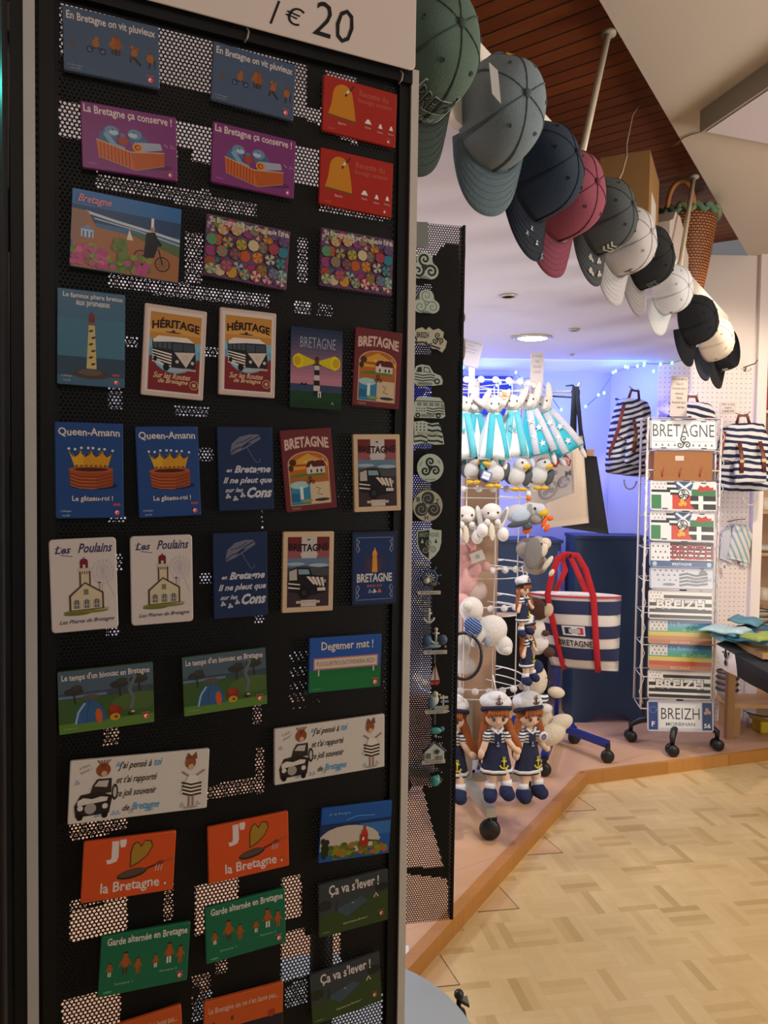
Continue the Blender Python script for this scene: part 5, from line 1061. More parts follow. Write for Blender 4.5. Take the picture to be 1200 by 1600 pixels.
# ------------------------------------------------------------------ caps along the ledge
def cap(lab, px, aoff, z, colors, tilt=0.0, yaw=0.0, back=True, scale=1.0, deco=None, band=False, vis_open=0.0, brass=True, vcurve=1.0, stitch=None):
    cc, cv, cs = colors
    px -= 34 if px > 850 else 42; yaw -= 0.30; scale *= 0.93 if px > 900 else 0.97; z -= 0.105 if px < 960 else 0.115; tilt -= 0.10; vcurve *= 0.7
    pos = EP(along(px, AF-0.05), AF-aoff, z)
    X = D1; Zc = NR; Yc = Vector((0, 0, -1))
    Rm = Matrix((( Zc.cross(Vector((0,0,1))).x*0+(-D1).x, Yc.x, Zc.x), ((-D1).y, Yc.y, Zc.y), ((-D1).z, Yc.z, Zc.z)))
    if Rm.determinant() < 0: Rm = Matrix(((D1.x, Yc.x, Zc.x), (D1.y, Yc.y, Zc.y), (0, Yc.z, Zc.z)))
    Rm = Matrix.Rotation(yaw, 3, 'Z') @ Rm @ Matrix.Rotation(tilt, 3, 'X')
    g = empty('baseball_cap', pos, lab, 'cap', 'caps hanging along the ledge', rot=Rm); g.scale = (scale,)*3
    cm = fab(cc, 0.25, 300, 0.12); vm = fab(cv, 0.3, 200, 0.10); stm = fab(cs)
    def cp(az, e, off=0.0):
        th = e*math.pi/2; r = max(0.0, math.cos(th))**0.72; fr = math.cos(az)
        w = 0.004*math.sin(az*3+e*5)*math.sin(e*math.pi)*(1 if not band else 0.2)
        return Vector(((0.079+off+w)*r*math.sin(az), (0.100+off+w)*r*math.cos(az), (0.112+off)*math.sin(th)**0.85*(1+0.10*fr*math.cos(th))))
    b = MB(); NA, NE = 48, 14; vs = []; fs = []
    for off in (0.0, -0.0025):
        for j in range(NE+1):
            for i in range(NA): vs.append(cp(2*math.pi*i/NA, j/NE, off))
    ok = lambda i, j: (abs((2*math.pi*(i+0.5)/NA)-math.pi) > 0.36*math.sqrt(max(0, 1-((j+0.5)/NE/0.28)**2)) if (j+0.5)/NE < 0.28 else True)
    N1 = (NE+1)*NA
    for j in range(NE):
        for i in range(NA):
            if not ok(i, j): continue
            i2 = (i+1) % NA; fs.append((j*NA+i, j*NA+i2, (j+1)*NA+i2, (j+1)*NA+i)); fs.append((N1+j*NA+i2, N1+j*NA+i, N1+(j+1)*NA+i, N1+(j+1)*NA+i2))
    for i in range(NA): fs.append((i, N1+i, N1+(i+1) % NA, (i+1) % NA))
    if band: fs = [f for f in fs if all((v % N1)//NA <= 5 for v in f)]
    b.add(vs, fs, cm, True); b.build('crown', g)
    if not band:
        b = MB()
        for k in range(6):
            az = math.radians(60*k)
            if k == 3: b.tube([cp(az, e/10, 0.0006) for e in range(3, 11)], 0.0012, stm, 6); continue
            b.tube([cp(az, e/10, 0.0006) for e in range(0, 11)], 0.0013, stm, 6)
            for dz in (-0.05, 0.05): b.tube([cp(az+dz*(1-e/10.5), e/10, 0.0003) for e in range(0, 10)], 0.0006, stm, 4)
        b.build('seams', g)
        b = MB(); b.ell((0, 0, 0.113), (0.008, 0.008, 0.005), stm, nu=14, nv=8); b.build('button', g)
        for k in range(6):
            b = MB(); az = math.radians(30+60*k); c_ = cp(az, 0.62, 0.001); n_ = cp(az, 0.62, 0.01)-cp(az, 0.62, 0); n_.normalize(); a_ = n_.cross(Vector((0, 0, 1))).normalized(); q_ = n_.cross(a_)
            b.tube([c_+a_*0.003*math.cos(t)+q_*0.003*math.sin(t) for t in [j*math.pi/4 for j in range(8)]], 0.0010, stm, 5, closed=True); b.build('eyelet', g)
    # visor
    def vp(u, v, off=0.0):       # u -1..1 across, v 0..1 outwards
        az = u*math.radians(66); base = cp(az, 0.0, 0.001); reach = 0.078*(1-abs(u)**2.6)**0.6
        p = Vector((base.x*(1+0.04*v), base.y+reach*v, 0)); p.z = 0.004+off-0.02*vcurve*(p.x/0.08)**2*(0.4+0.6*v)-0.012*v+vis_open*v
        return p
    b = MB(); NU, NV = 28, 8; vs = []; fs = []
    for off in (0.0015, -0.0015):
        for j in range(NV+1):
            for i in range(NU+1): vs.append(vp(-1+2*i/NU, j/NV, off))
    N1 = (NU+1)*(NV+1)
    for j in range(NV):
        for i in range(NU):
            a = j*(NU+1)+i; fs.append((a, a+1, a+NU+2, a+NU+1)); fs.append((N1+a+1, N1+a, N1+a+NU+1, N1+a+NU+2))
    for i in range(NU): a = NV*(NU+1)+i; fs.append((a, a+1, N1+a+1, N1+a)); fs.append((i+1, i, N1+i, N1+i+1))
    b.add(vs, fs, vm, True); o = b.build('visor', g)
    b = MB()
    for k in range(1, 6): b.tube([vp(-0.96+1.92*i/20, k/6.3, 0.0019) for i in range(21)], 0.0005, vm, 4)
    b.build('visor_stitching', g)
    # strap bridging the back opening
    if back:
        b = MB(); b.tube([cp(math.pi-0.42+0.84*i/12, 0.03, -0.001)+Vector((0, -0.010*math.sin(math.pi*i/12), 0.004)) for i in range(13)], 0.0015, stm, 8, flat=((0, 0, 1), 6.0)); b.build('strap', g)
        b = MB(); p = cp(math.pi+0.2, 0.03, 0.002)+Vector((0, -0.008, 0.004)); b.box(p, (0.018, 0.003, 0.022), M('b8923c' if brass else 'b8b8b8', 0.3, 0.8)); b.build('buckle', g)
    if deco:
        for nm, fn in deco:
            b = MB(); fn(b, cp, vp); b.build(nm, g)
    # hook on the ledge
    return g
def onCrown(mb, cp, az0, e0, w, h, off=0.0016, rot=0.0):
    def f(x, y, z):
        xr_ = x*math.cos(rot)-y*math.sin(rot); yr_ = x*math.sin(rot)+y*math.cos(rot)
        return cp(az0-xr_/0.09, e0+yr_/0.16, off+z)
    A = Art(mb, w, h, 0, lambda hh: M(hh, 0.7), 0.0003, f=f); A.clip = False; return A
def onVisor(mb, vp, u0, v0, w, h, off=0.003, rot=0.0):
    def f(x, y, z):
        xr_ = x*math.cos(rot)-y*math.sin(rot); yr_ = x*math.sin(rot)+y*math.cos(rot)
        return vp(u0-xr_/0.075, v0-yr_/0.078, off+z)
    A = Art(mb, w, h, 0, lambda hh: M(hh, 0.7), 0.0003, f=f); A.clip = False; return A
def d1(mb, cp, vp):
    A = onCrown(mb, cp, 0.1, 0.26, 0.085, 0.040); A.rect(0, 0, 1, 1, '1c2826'); 
    for (x0, y0, x1, y1) in ((0, 0, 1, 0.05), (0, 0.95, 1, 1), (0, 0, 0.03, 1), (0.97, 0, 1, 1)): A.rect(x0, y0, x1, y1, 'b8c4c0')
    A.text('BREIZH', 0.5, 0.5, 0.9, 0.72, 'a8b4b0', bold=0.02); A.text('BREIZH', 0.5, 0.5, 0.88, 0.62, '18221f', bold=0.0); A.text('BRETAGNE', 0.5, 1.2, 0.6, 0.2, 'a8b0ac')
def d1v(mb, cp, vp): A = onVisor(mb, vp, 0.45, 0.62, 0.014, 0.012); A.rect(0, 0, 1, 1, 'b8b4ac'); A.rect(0.3, 0.2, 0.7, 0.8, '848078')
def tagf(mb, cp, vp):
    p = cp(math.radians(150), 0.5, 0.0); mb.box((p.x-0.02, p.y, p.z+0.03), (0.002, 0.05, 0.085), M('e8e6e4', 0.4))
def ermine(A, x, y, s, col):
    A.poly([(x, y-0.15*s), (x+0.10*s, y+0.2*s), (x-0.10*s, y+0.2*s)], col); A.poly([(x-0.02*s, y), (x-0.2*s, y+0.22*s), (x-0.12*s, y+0.26*s)], col); A.poly([(x+0.02*s, y), (x+0.2*s, y+0.22*s), (x+0.12*s, y+0.26*s)], col)
    A.ell(x, y-0.20*s, 0.04*s, 0.04*s, col, n=8); A.rect(x-0.16*s, y-0.13*s, x+0.16*s, y-0.07*s, col)
def d3(mb, cp, vp):
    A = onVisor(mb, vp, -0.05, 0.5, 0.08, 0.08)
    for x, y, s_, c_ in ((0.3, 0.25, 0.22, 'c8dcd8'), (0.48, 0.55, 0.26, 'c8dcd8'), (0.7, 0.9, 0.34, '58a8a8'), (0.1, 0.55, 0.2, 'c8d4d4')): ermine(A, x, y, s_, c_)
def d5(mb, cp, vp):
    A = onCrown(mb, cp, 0.0, 0.22, 0.07, 0.035); A.poly([(0.45, 0.0), (1, 0.1), (0.95, 0.9), (0.5, 0.8)], 'b8b4ac')
    for k in range(3): A.line([(0.0, 0.15+0.28*k), (0.2, 0.3+0.28*k), (0.45, 0.15+0.28*k)], 0.06, 'c0bcb4')
def d5v(mb, cp, vp):
    A = onVisor(mb, vp, 0.1, 0.5, 0.06, 0.06)
    for x, y in ((0.2, 0.2), (0.7, 0.1), (0.25, 0.75), (0.75, 0.65)): A.triskel(x, y, 0.17, 'b0aca4', wd=0.05)
def patch(col, w=0.045, h=0.02, e=0.22, az=0.0):
    def f(mb, cp, vp): A = onCrown(mb, cp, az, e, w, h); A.rect(0, 0, 1, 1, col); A.rect(0.1, 0.4, 0.9, 0.6, '3c2c24' if col != 'a0a0a0' else '606060')
    return f
def letters(t, col, w=0.06, h=0.025, e=0.22, az=0.0):
    def f(mb, cp, vp): A = onCrown(mb, cp, az, e, w, h); A.text(t, 0.5, 0.5, 1, 1, col, bold=0.03)
    return f
Z0 = 2.045
cap('large washed green cap, nearest and half behind the display stand', 700, 0.03, Z0+0.005, ('52685c', '2c3a34', '3c4c44'), tilt=0.12, yaw=-0.12, deco=[('embroidery', d1), ('visor_label', d1v)])
cap('washed blue-grey cap with white swing tag behind the green one', 818, 0.03, Z0+0.028, ('74828a', '5c6e76', '4c5a62'), tilt=0.05, yaw=-0.30, deco=None)
cap('dark navy cap with white and teal ermine tails on visor', 862, 0.03, Z0-0.022, ('1c2c40', '121c2c', '142030'), tilt=0.25, yaw=0.15, deco=[('embroidery', d3)])
cap('faded burgundy cap between the navy and charcoal ones', 910, 0.025, Z0-0.01, ('8c4456', '7c3a4c', '6a3040'), tilt=0.12, yaw=-0.05, vcurve=1.3)
cap('charcoal cap with small pale spirals on visor', 962, 0.03, Z0+0.012, ('444a4c', '3c4042', '34383a'), tilt=0.2, yaw=0.1, deco=[('embroidery', d5), ('visor_embroidery', d5v)])
cap('off-white cap with brown leather patch', 998, 0.03, Z0+0.015, ('bcb8b8', 'b4b2b4', 'a8a4a6'), tilt=0.15, brass=False, deco=[('leather_patch', patch('6c4c3c'))])
cap('black cap with pale grey visor', 1028, 0.03, Z0+0.02, ('101416', '8c8688', '0c0e10'), tilt=0.22, yaw=0.15, brass=False, deco=[('embroidery', letters('BZH', '4c5458'))])
cap('bright white cap right of the black and grey one', 1072, 0.03, Z0+0.005, ('d8dade', 'd4d8dc', 'c0c4c8'), tilt=0.05, yaw=-0.1, brass=False, scale=0.88, deco=[('leather_patch', patch('54423a', 0.04, 0.012))])
cap('black cap hanging lower past the gap after the white one', 1109, 0.03, Z0-0.03, ('14181e', '10141c', '0c1016'), tilt=0.20, yaw=0.0, brass=False)
cap('cream cap with dark navy visor, second from the far end', 1138, 0.03, Z0-0.04, ('d8c8b4', '1c2230', 'c8b8a4'), tilt=0.15, yaw=0.0, brass=False, deco=[('leather_patch', patch('6c543c', 0.05, 0.01))])
cap('black sun visor cap with white logo at the far end', 1158, 0.03, Z0-0.04, ('0e0f12', '0c0d10', '0c0d10'), tilt=0.15, yaw=0.0, band=True, brass=False, deco=[('embroidery', letters('BZH', 'c8c8c8', 0.06, 0.02, 0.15))])
# white swing tag on the green cap
c = PY(775, 128, along(730, AF)*0.84*1.0+0.25); 
b = MB(); tl = [PY(x, y, 1.30) for x, y in ((764, 97), (778, 110), (783, 162), (769, 146))]
b.add([p+Vector((0, 0.001*k, 0)) for k in (0, 1) for p in tl], [(3, 2, 1, 0), (4, 5, 6, 7), (0, 1, 5, 4), (1, 2, 6, 5), (2, 3, 7, 6), (3, 0, 4, 7)], M('e8e6e6', 0.5))
tag(b.build('swing_tag'), 'white paper swing tag dangling beside the green cap', 'tag')
# ------------------------------------------------------------------ plate spinner
PYD = 3.56
def plateM(h): return M(h, 0.35, gain=1.0, coat=0.2)
def ermines(A, x0, y0, x1, y1, nx, ny, col='1a1a1e'):
    for j in range(ny):
        for i in range(nx - (j % 2)):
            x = x0+(x1-x0)*(i+0.5+(0.5 if j % 2 else 0))/nx; y = y0+(y1-y0)*(j+0.5)/ny; s = (x1-x0)/nx
            A.poly([(x, y-0.3*s*2), (x+0.22*s, y+0.25*s*2), (x-0.22*s, y+0.25*s*2)], col)
def p_bret(A):
    A.rect(0.01, 0.02, 0.99, 0.98, '5c6068'); A.rect(0.02, 0.04, 0.98, 0.96, 'dcdce0'); A.text('BRETAGNE', 0.5, 0.36, 0.92, 0.42, '2c3a44', bold=0.0)
    A.rect(0.04, 0.72, 0.96, 0.735, '8c8c90')
    for k in range(10):
        if k in (4, 5): continue
        x = 0.09+0.092*k; A.poly([(x, 0.78), (x+0.018, 0.88), (x-0.018, 0.88)], '5c6068')
    A.ell(0.5, 0.78, 0.12, 0.10, 'dcdce0'); A.triskel(0.5, 0.77, 0.12, '2c343c', wd=0.022)
    for x in (0.2, 0.8):
        for y in (0.055, 0.945): A.rect(x-0.04, y-0.02, x+0.04, y+0.02, '4c4c50')
def stripesH(A, x0, y0, x1, y1, n, c1='1a1a1e', c2='d8d8dc', first=0):
    for k in range(n): A.rect(x0, y0+(y1-y0)*k/n, x1, y0+(y1-y0)*(k+1)/n, c1 if (k+first) % 2 == 0 else c2)
def p_flags(A):
    A.rect(0.01, 0.02, 0.99, 0.98, 'd8d8dc'); A.rect(0.02, 0.05, 0.25, 0.30, 'd0d0d4'); ermines(A, 0.02, 0.05, 0.25, 0.28, 4, 2, '707478')
    stripesH(A, 0.25, 0.06, 0.46, 0.48, 5); stripesH(A, 0.02, 0.31, 0.30, 0.48, 2, first=0)
    A.rect(0.02, 0.48, 0.165, 0.95, '2c7444'); A.rect(0.165, 0.48, 0.33, 0.95, 'd4d4d8'); A.poly([(0.33, 0.48), (0.60, 0.48), (0.66, 0.95), (0.33, 0.95)], 'b83c28')
    A.poly([(0.36, 0.03), (0.66, 0.03), (0.60, 0.36), (0.50, 0.40), (0.42, 0.36)], '24487c'); A.line([(0.40, 0.05), (0.60, 0.38)], 0.035, 'd8d8dc'); A.line([(0.62, 0.05), (0.42, 0.38)], 0.035, 'd8d8dc')
    A.rect(0.64, 0.06, 0.98, 0.28, 'd8d8dc'); A.rect(0.62, 0.28, 0.98, 0.50, '2c7040'); A.poly([(0.70, 0.32), (0.74, 0.14), (0.80, 0.20), (0.86, 0.13), (0.90, 0.22), (0.95, 0.20), (0.94, 0.34), (0.84, 0.30), (0.80, 0.36)], 'b02c28')
    A.rect(0.60, 0.50, 0.98, 0.95, '141416'); A.rect(0.60, 0.67, 0.98, 0.77, 'dcdcdc'); A.rect(0.72, 0.50, 0.79, 0.95, 'dcdcdc'); A.poly([(0.60, 0.78), (0.66, 0.95), (0.60, 0.95)], 'b83c28')
    A.ell(0.50, 0.46, 0.085, 0.085, '1a1a1e'); A.ell(0.50, 0.46, 0.07, 0.07, 'dcdcdc'); A.triskel(0.50, 0.47, 0.08, '1a1a1e', wd=0.018); A.triskel(0.48, 0.74, 0.07, 'd8a830', wd=0.02)
    for x, y in ((0.8, 0.07), (0.22, 0.94)): A.rect(x-0.04, y-0.02, x+0.04, y+0.02, '3c3c40')
def p_red(A):
    A.rect(0.01, 0.02, 0.99, 0.98, '181a20'); A.rect(0.02, 0.05, 0.32, 0.76, 'd0d0d4'); ermines(A, 0.02, 0.07, 0.32, 0.74, 4, 3)
    for k in range(4): A.rect(0.32, 0.18+0.16*k, 0.98, 0.24+0.16*k, 'd4d4d8')
    A.text('BREIZH', 0.66, 0.42, 0.64, 0.56, 'c02c34', bold=0.03); A.text('BREIZH', 0.66, 0.42, 0.62, 0.48, '2c1420', bold=-0.01)
    A.rect(0.01, 0.78, 0.99, 0.98, '24487c'); A.text('BRETAGNE', 0.5, 0.88, 0.30, 0.10, 'b8c8dc', bold=0.02)
    for x in (0.08, 0.92): A.ell(x, 0.88, 0.035, 0.035, '9cb4cc')
def p_lilac(A):
    A.rect(0.01, 0.02, 0.99, 0.98, '5c6890'); A.rect(0.02, 0.05, 0.98, 0.95, 'b8bcc8'); ermines(A, 0.04, 0.05, 0.56, 0.45, 6, 2, '54585c'); ermines(A, 0.10, 0.45, 0.45, 0.7, 4, 1, '787c84')
    for k in range(4): A.line([(0.46, 0.35+0.16*k), (0.58, 0.28+0.16*k), (0.72, 0.38+0.14*k), (0.9, 0.28+0.15*k)], 0.03, '5c6068')
    A.text('Bretagne', 0.78, 0.55, 0.36, 0.28, '8c8c94', shear=0.4); A.triskel(0.82, 0.18, 0.07, '54585c', wd=0.015); A.ell(0.30, 0.78, 0.10, 0.02, '6c7078')
def p_bzh(A):
    A.rect(0.01, 0.02, 0.99, 0.98, 'b4b0ac'); A.rect(0.02, 0.05, 0.98, 0.95, 'd0ccc8'); ermines(A, 0.02, 0.04, 0.22, 0.36, 4, 3, '4c4c50')
    A.rect(0.24, 0.16, 0.98, 0.27, '1c1c20'); A.rect(0.02, 0.42, 0.98, 0.54, '1c1c20'); A.rect(0.02, 0.64, 0.98, 0.76, '1c1c20'); A.rect(0.02, 0.84, 0.98, 0.95, '1c1c20')
    A.text('BREIZH', 0.5, 0.47, 0.76, 0.34, '2c2c30', bold=0.06); A.text('BREIZH', 0.5, 0.47, 0.74, 0.30, 'c8c4c0', bold=0.03); A.rect(0.02, 0.545, 0.98, 0.60, 'd0ccc8')
def p_coul(A, o='b07c50'):
    for k, c in enumerate(('3c5c84', '3c88a0', '3c8c64', 'b8a850', o, 'a86c50')): A.rect(0.01, 0.02+0.16*k, 0.99, 0.02+0.16*(k+1), c)
    A.rect(0.02, 0.05, 0.30, 0.46, 'c0bcb8'); ermines(A, 0.03, 0.05, 0.30, 0.44, 4, 3, '3c3c40')
    A.text('La Bretagne', 0.56, 0.20, 0.42, 0.18, '7cb0c0'); A.text('en Couleur', 0.72, 0.40, 0.38, 0.18, '94c4a0'); A.text('BRETAGNE', 0.5, 0.91, 0.3, 0.09, 'd8b8a0')
def p_morb(A):
    A.rect(0.01, 0.02, 0.99, 0.98, 'b4b8c4'); A.rect(0.02, 0.05, 0.16, 0.95, '223c7c'); A.rect(0.83, 0.05, 0.98, 0.95, '223c6c'); A.rect(0.16, 0.05, 0.83, 0.95, 'b8bcc4'); A.rect(0.18, 0.08, 0.81, 0.88, 'd0d2d6')
    A.text('BREIZH', 0.50, 0.42, 0.58, 0.36, '24262c', bold=-0.005); A.text('MORBIHAN', 0.50, 0.76, 0.44, 0.12, '5c6068', bold=0.01); A.text('F', 0.09, 0.76, 0.05, 0.16, 'd0d4dc', bold=0.03); A.text('56', 0.905, 0.80, 0.10, 0.15, 'd0d4dc', bold=0.03)
    for k in range(12): A.ell(0.09+0.05*math.cos(k*math.pi/6), 0.30+0.10*math.sin(k*math.pi/6), 0.008, 0.008, '7c8cac', n=5)
    A.triskel(0.905, 0.34, 0.06, 'b08c7c', wd=0.02)
PL = [('white plate reading BRETAGNE with black letters, highest on the rack', [(1016,655),(1120,657),(1120,704),(1015,702)], p_bret, 'd8d8dc'),
 ('upper of the two plates mixing Celtic flags', [(1016,750),(1121,753),(1119,799),(1015,797)], p_flags, 'c8c8cc'),
 ('lower of the two plates mixing Celtic flags', [(1016,798),(1117,801),(1116,847),(1014,844)], p_flags, 'c8c8cc'),
 ('black and red BREIZH plate with blue bottom band', [(1015,845),(1116,848),(1115,888),(1014,885)], p_red, 'b0b4bc'),
 ('lilac grey plate with faint wavy flag and script', [(1015,885),(1116,888),(1115,922),(1014,920)], p_lilac, 'a8acb8'),
 ('upper striped BREIZH flag plate below the lilac plate', [(1013,921),(1114,925),(1113,970),(1012,967)], p_bzh, 'b4b0ac'),
 ('upper rainbow striped plate with ermines', [(1013,967),(1113,970),(1112,1009),(1012,1005)], p_coul, '8c8884'),
 ('lower rainbow striped plate with redder bottom', [(1013,1004),(1113,1008),(1112,1050),(1012,1045)], lambda A: p_coul(A, 'a84c34'), '9c9894'),
 ('lower striped BREIZH flag plate under the rainbow plates', [(1012,1045),(1112,1050),(1111,1094),(1011,1091)], p_bzh, 'b4b0ac'),
 ('blue edged plate reading BREIZH MORBIHAN at the bottom', [(1011,1094),(1114,1096),(1115,1144),(1011,1142)], p_morb, 'b8bcc8')]
for i, (lab, q, fn, base) in enumerate(PL):
    card('souvenir_plate', lab, 'plate', q, lambda x, y, i=i: PY(x, y, PYD-0.0005*i+(y-q[0][1])*-0.00035), fn, base, thick=0.0025, rad=0.012, group='plates on the white wire rack', step=0.00006, mat=plateM)
WIRE = M('d8d4d2', 0.35, 0.1)
rc = PY(1065, 1000, PYD+0.10)
rack = empty('plate_rack', (rc.x, rc.y, PLZ), 'white wire spinner rack holding souvenir plates on three casters', 'display rack')
zt = PY(1065, 652, PYD).z; zb = PY(1065, 1100, PYD).z-0.02
xl0, xr0 = PY(1009, 800, PYD).x-rc.x, PY(1123, 800, PYD).x-rc.x
cs = [(xl0, -0.10), (xr0, -0.10), (xr0+0.0, 0.07), (xl0+0.025, 0.07)]
for (x, y) in cs:
    b = MB(); b.tube([(x, y, zt-PLZ), (x, y, zb-PLZ)], 0.0055, WIRE, 8); b.build('upright', rack)
for z in [zt-0.004-k*(zt-zb)/9 for k in range(10)]:
    b = MB(); b.tube([(x, y, z-PLZ) for x, y in cs], 0.003, WIRE, 6, closed=True); b.build('wire_ring', rack)
for sx in (xl0, xr0):
    b = MB(); n = 22
    b.tube([(sx+(0.012 if k % 2 else -0.012)*(1 if sx > 0 else -1), -0.10-0.012*(k % 2), zb-PLZ+0.02+(zt-zb-0.05)*k/n) for k in range(n+1)], 0.0018, WIRE, 5); b.build('zigzag_wire', rack)
for k in range(3):
    b = MB(); x = xl0+(xr0-xl0)*(0.33+0.31*k-0.15*(k == 0)*0); b.tube([(x, -0.085, PY(1065, 705, PYD).z-PLZ), (x, -0.085, PY(1065, 750, PYD).z-PLZ)], 0.005, WIRE, 6); b.build('holder_bar', rack)
b = MB(); zc_ = PY(1065, 735, PYD).z-PLZ
b.tube([(xl0, -0.10, zc_), (xr0, -0.10, zc_)], 0.004, WIRE, 6); b.build('crossbar', rack)
b = MB(); b.tube([(0, 0, zt-PLZ), (0, 0, 0.09)], 0.016, M('2c2c30', 0.4), 14); b.build('pole', rack)
for px, py in ((1093, 735), (1040, 735), (1048, 736)):
    pass
RB = M('161618', 0.4)
for (px, py) in ((985, 1158), (1050, 1181), (1120, 1172)):
    p = PZ(px, py, PLZ); d = Vector((p.x-rc.x, p.y-rc.y, 0))
    b = MB(); b.tube([(0, 0, 0.13), (d.x*0.35, d.y*0.35, 0.125), (d.x*0.8, d.y*0.8, 0.11), (d.x, d.y, 0.085), (d.x, d.y, 0.055)], [0.02, 0.018, 0.016, 0.014, 0.010], RB, 10); lg = b.build('leg', rack)
    b = MB(); b.lathe([(0.001, -0.012), (0.022, -0.012), (0.027, -0.006), (0.027, 0.006), (0.022, 0.012), (0.001, 0.012)], RB, c=(d.x, d.y-0.014, 0.0275), n=18, rot=Matrix.Rotation(math.pi/2, 3, 'X')); b.lathe([(0.001, -0.012), (0.022, -0.012), (0.027, -0.006), (0.027, 0.006), (0.022, 0.012), (0.001, 0.012)], RB, c=(d.x, d.y+0.014, 0.0275), n=18, rot=Matrix.Rotation(math.pi/2, 3, 'X')); b.tube([(d.x, d.y-0.014, 0.0275), (d.x, d.y+0.014, 0.0275)], 0.008, RB, 8); b.build('caster', lg)
KBX = M('9a6840', 0.8, bump=0.1, scale=60, var=0.1)
def boxat(name, lab, cat, x0, y0, x1, y1, Y, dep, mat, group=None):
    p0 = PY(x0, y1, Y); p1 = PY(x1, y0, Y); b = MB(); b.box(((p0.x+p1.x)/2, Y+dep/2, (p0.z+p1.z)/2), (abs(p1.x-p0.x), dep, abs(p1.z-p0.z)), mat)
    o = b.build(name); return tag(o, lab, cat, group)
g = empty('cardboard_box', PY(1068, 750, PYD+0.01), 'small brown cardboard box seen between the plates', 'box')
b = MB(); p0 = PY(1018, 750, PYD-0.01); p1 = PY(1117, 706, PYD-0.01); b.box(((p0.x+p1.x)/2, PYD+0.05, (p0.z+p1.z)/2), (0.27, 0.12, p1.z-p0.z), KBX); sub('carton', b, g)
b = MB(); p = PY(1062, 716, PYD-0.012); b.box((p.x, PYD-0.0105, p.z), (0.04, 0.001, 0.022), M('c8c0b8')); sub('sticker', b, g)
for x_ in (1035, 1062, 1094):
    b = MB(); p = PY(x_, 745, PYD-0.013); b.tube([p, p+Vector((0.0, -0.006, 0.02)), p+Vector((0.012, -0.006, 0.045))], 0.0022, M('b84c48', 0.4), 6); tag(b.build('red_hook'), {1035: 'red hook on the left of the plate rack gap', 1062: 'red hook in the middle of the plate rack gap', 1094: 'red hook on the right of the plate rack gap'}[x_], 'hook')
# price sign above the plate rack
def a_sign(A):
    for i, (t, w) in enumerate((('PLAQUES METAL', 0.8), ('30x15', 0.4), ('PLAQUES DECO', 0.82), ('emboutie', 0.5), ('7€90', 0.35), ('PLAQUES VELO', 0.8), ('5€90', 0.45))): A.text(t, 0.5+(0.12 if i == 6 else 0), 0.08+0.115*i, w, 0.055, '54504c', bold=0.01)
card('price_sign', 'tall white handwritten price sign above the plate rack', 'price sign', [(1042,588),(1068,589),(1080,651),(1053,650)], lambda x, y: PY(x, y, PYD+0.08), a_sign, 'd4c8c0', thick=0.002, rad=0.001, mat=lambda h: M(h, 0.6), step=0.0001)
def a_note(A):
    for i, (t, w) in enumerate((('SAC à dos', 0.8), ('marin', 0.4), ('24€90', 0.75))): A.text(t, 0.5, 0.2+0.3*i, w, 0.2, '6c6058', bold=0.01)
card('price_note', 'small handwritten price note on the pegboard', 'price note', [(1125,628),(1150,628),(1150,646),(1125,646)], lambda x, y: PY(x, y, PGY-0.002), a_note, 'e0d4cc', thick=0.001, rad=0.001, mat=lambda h: M(h, 0.6), step=0.0001)

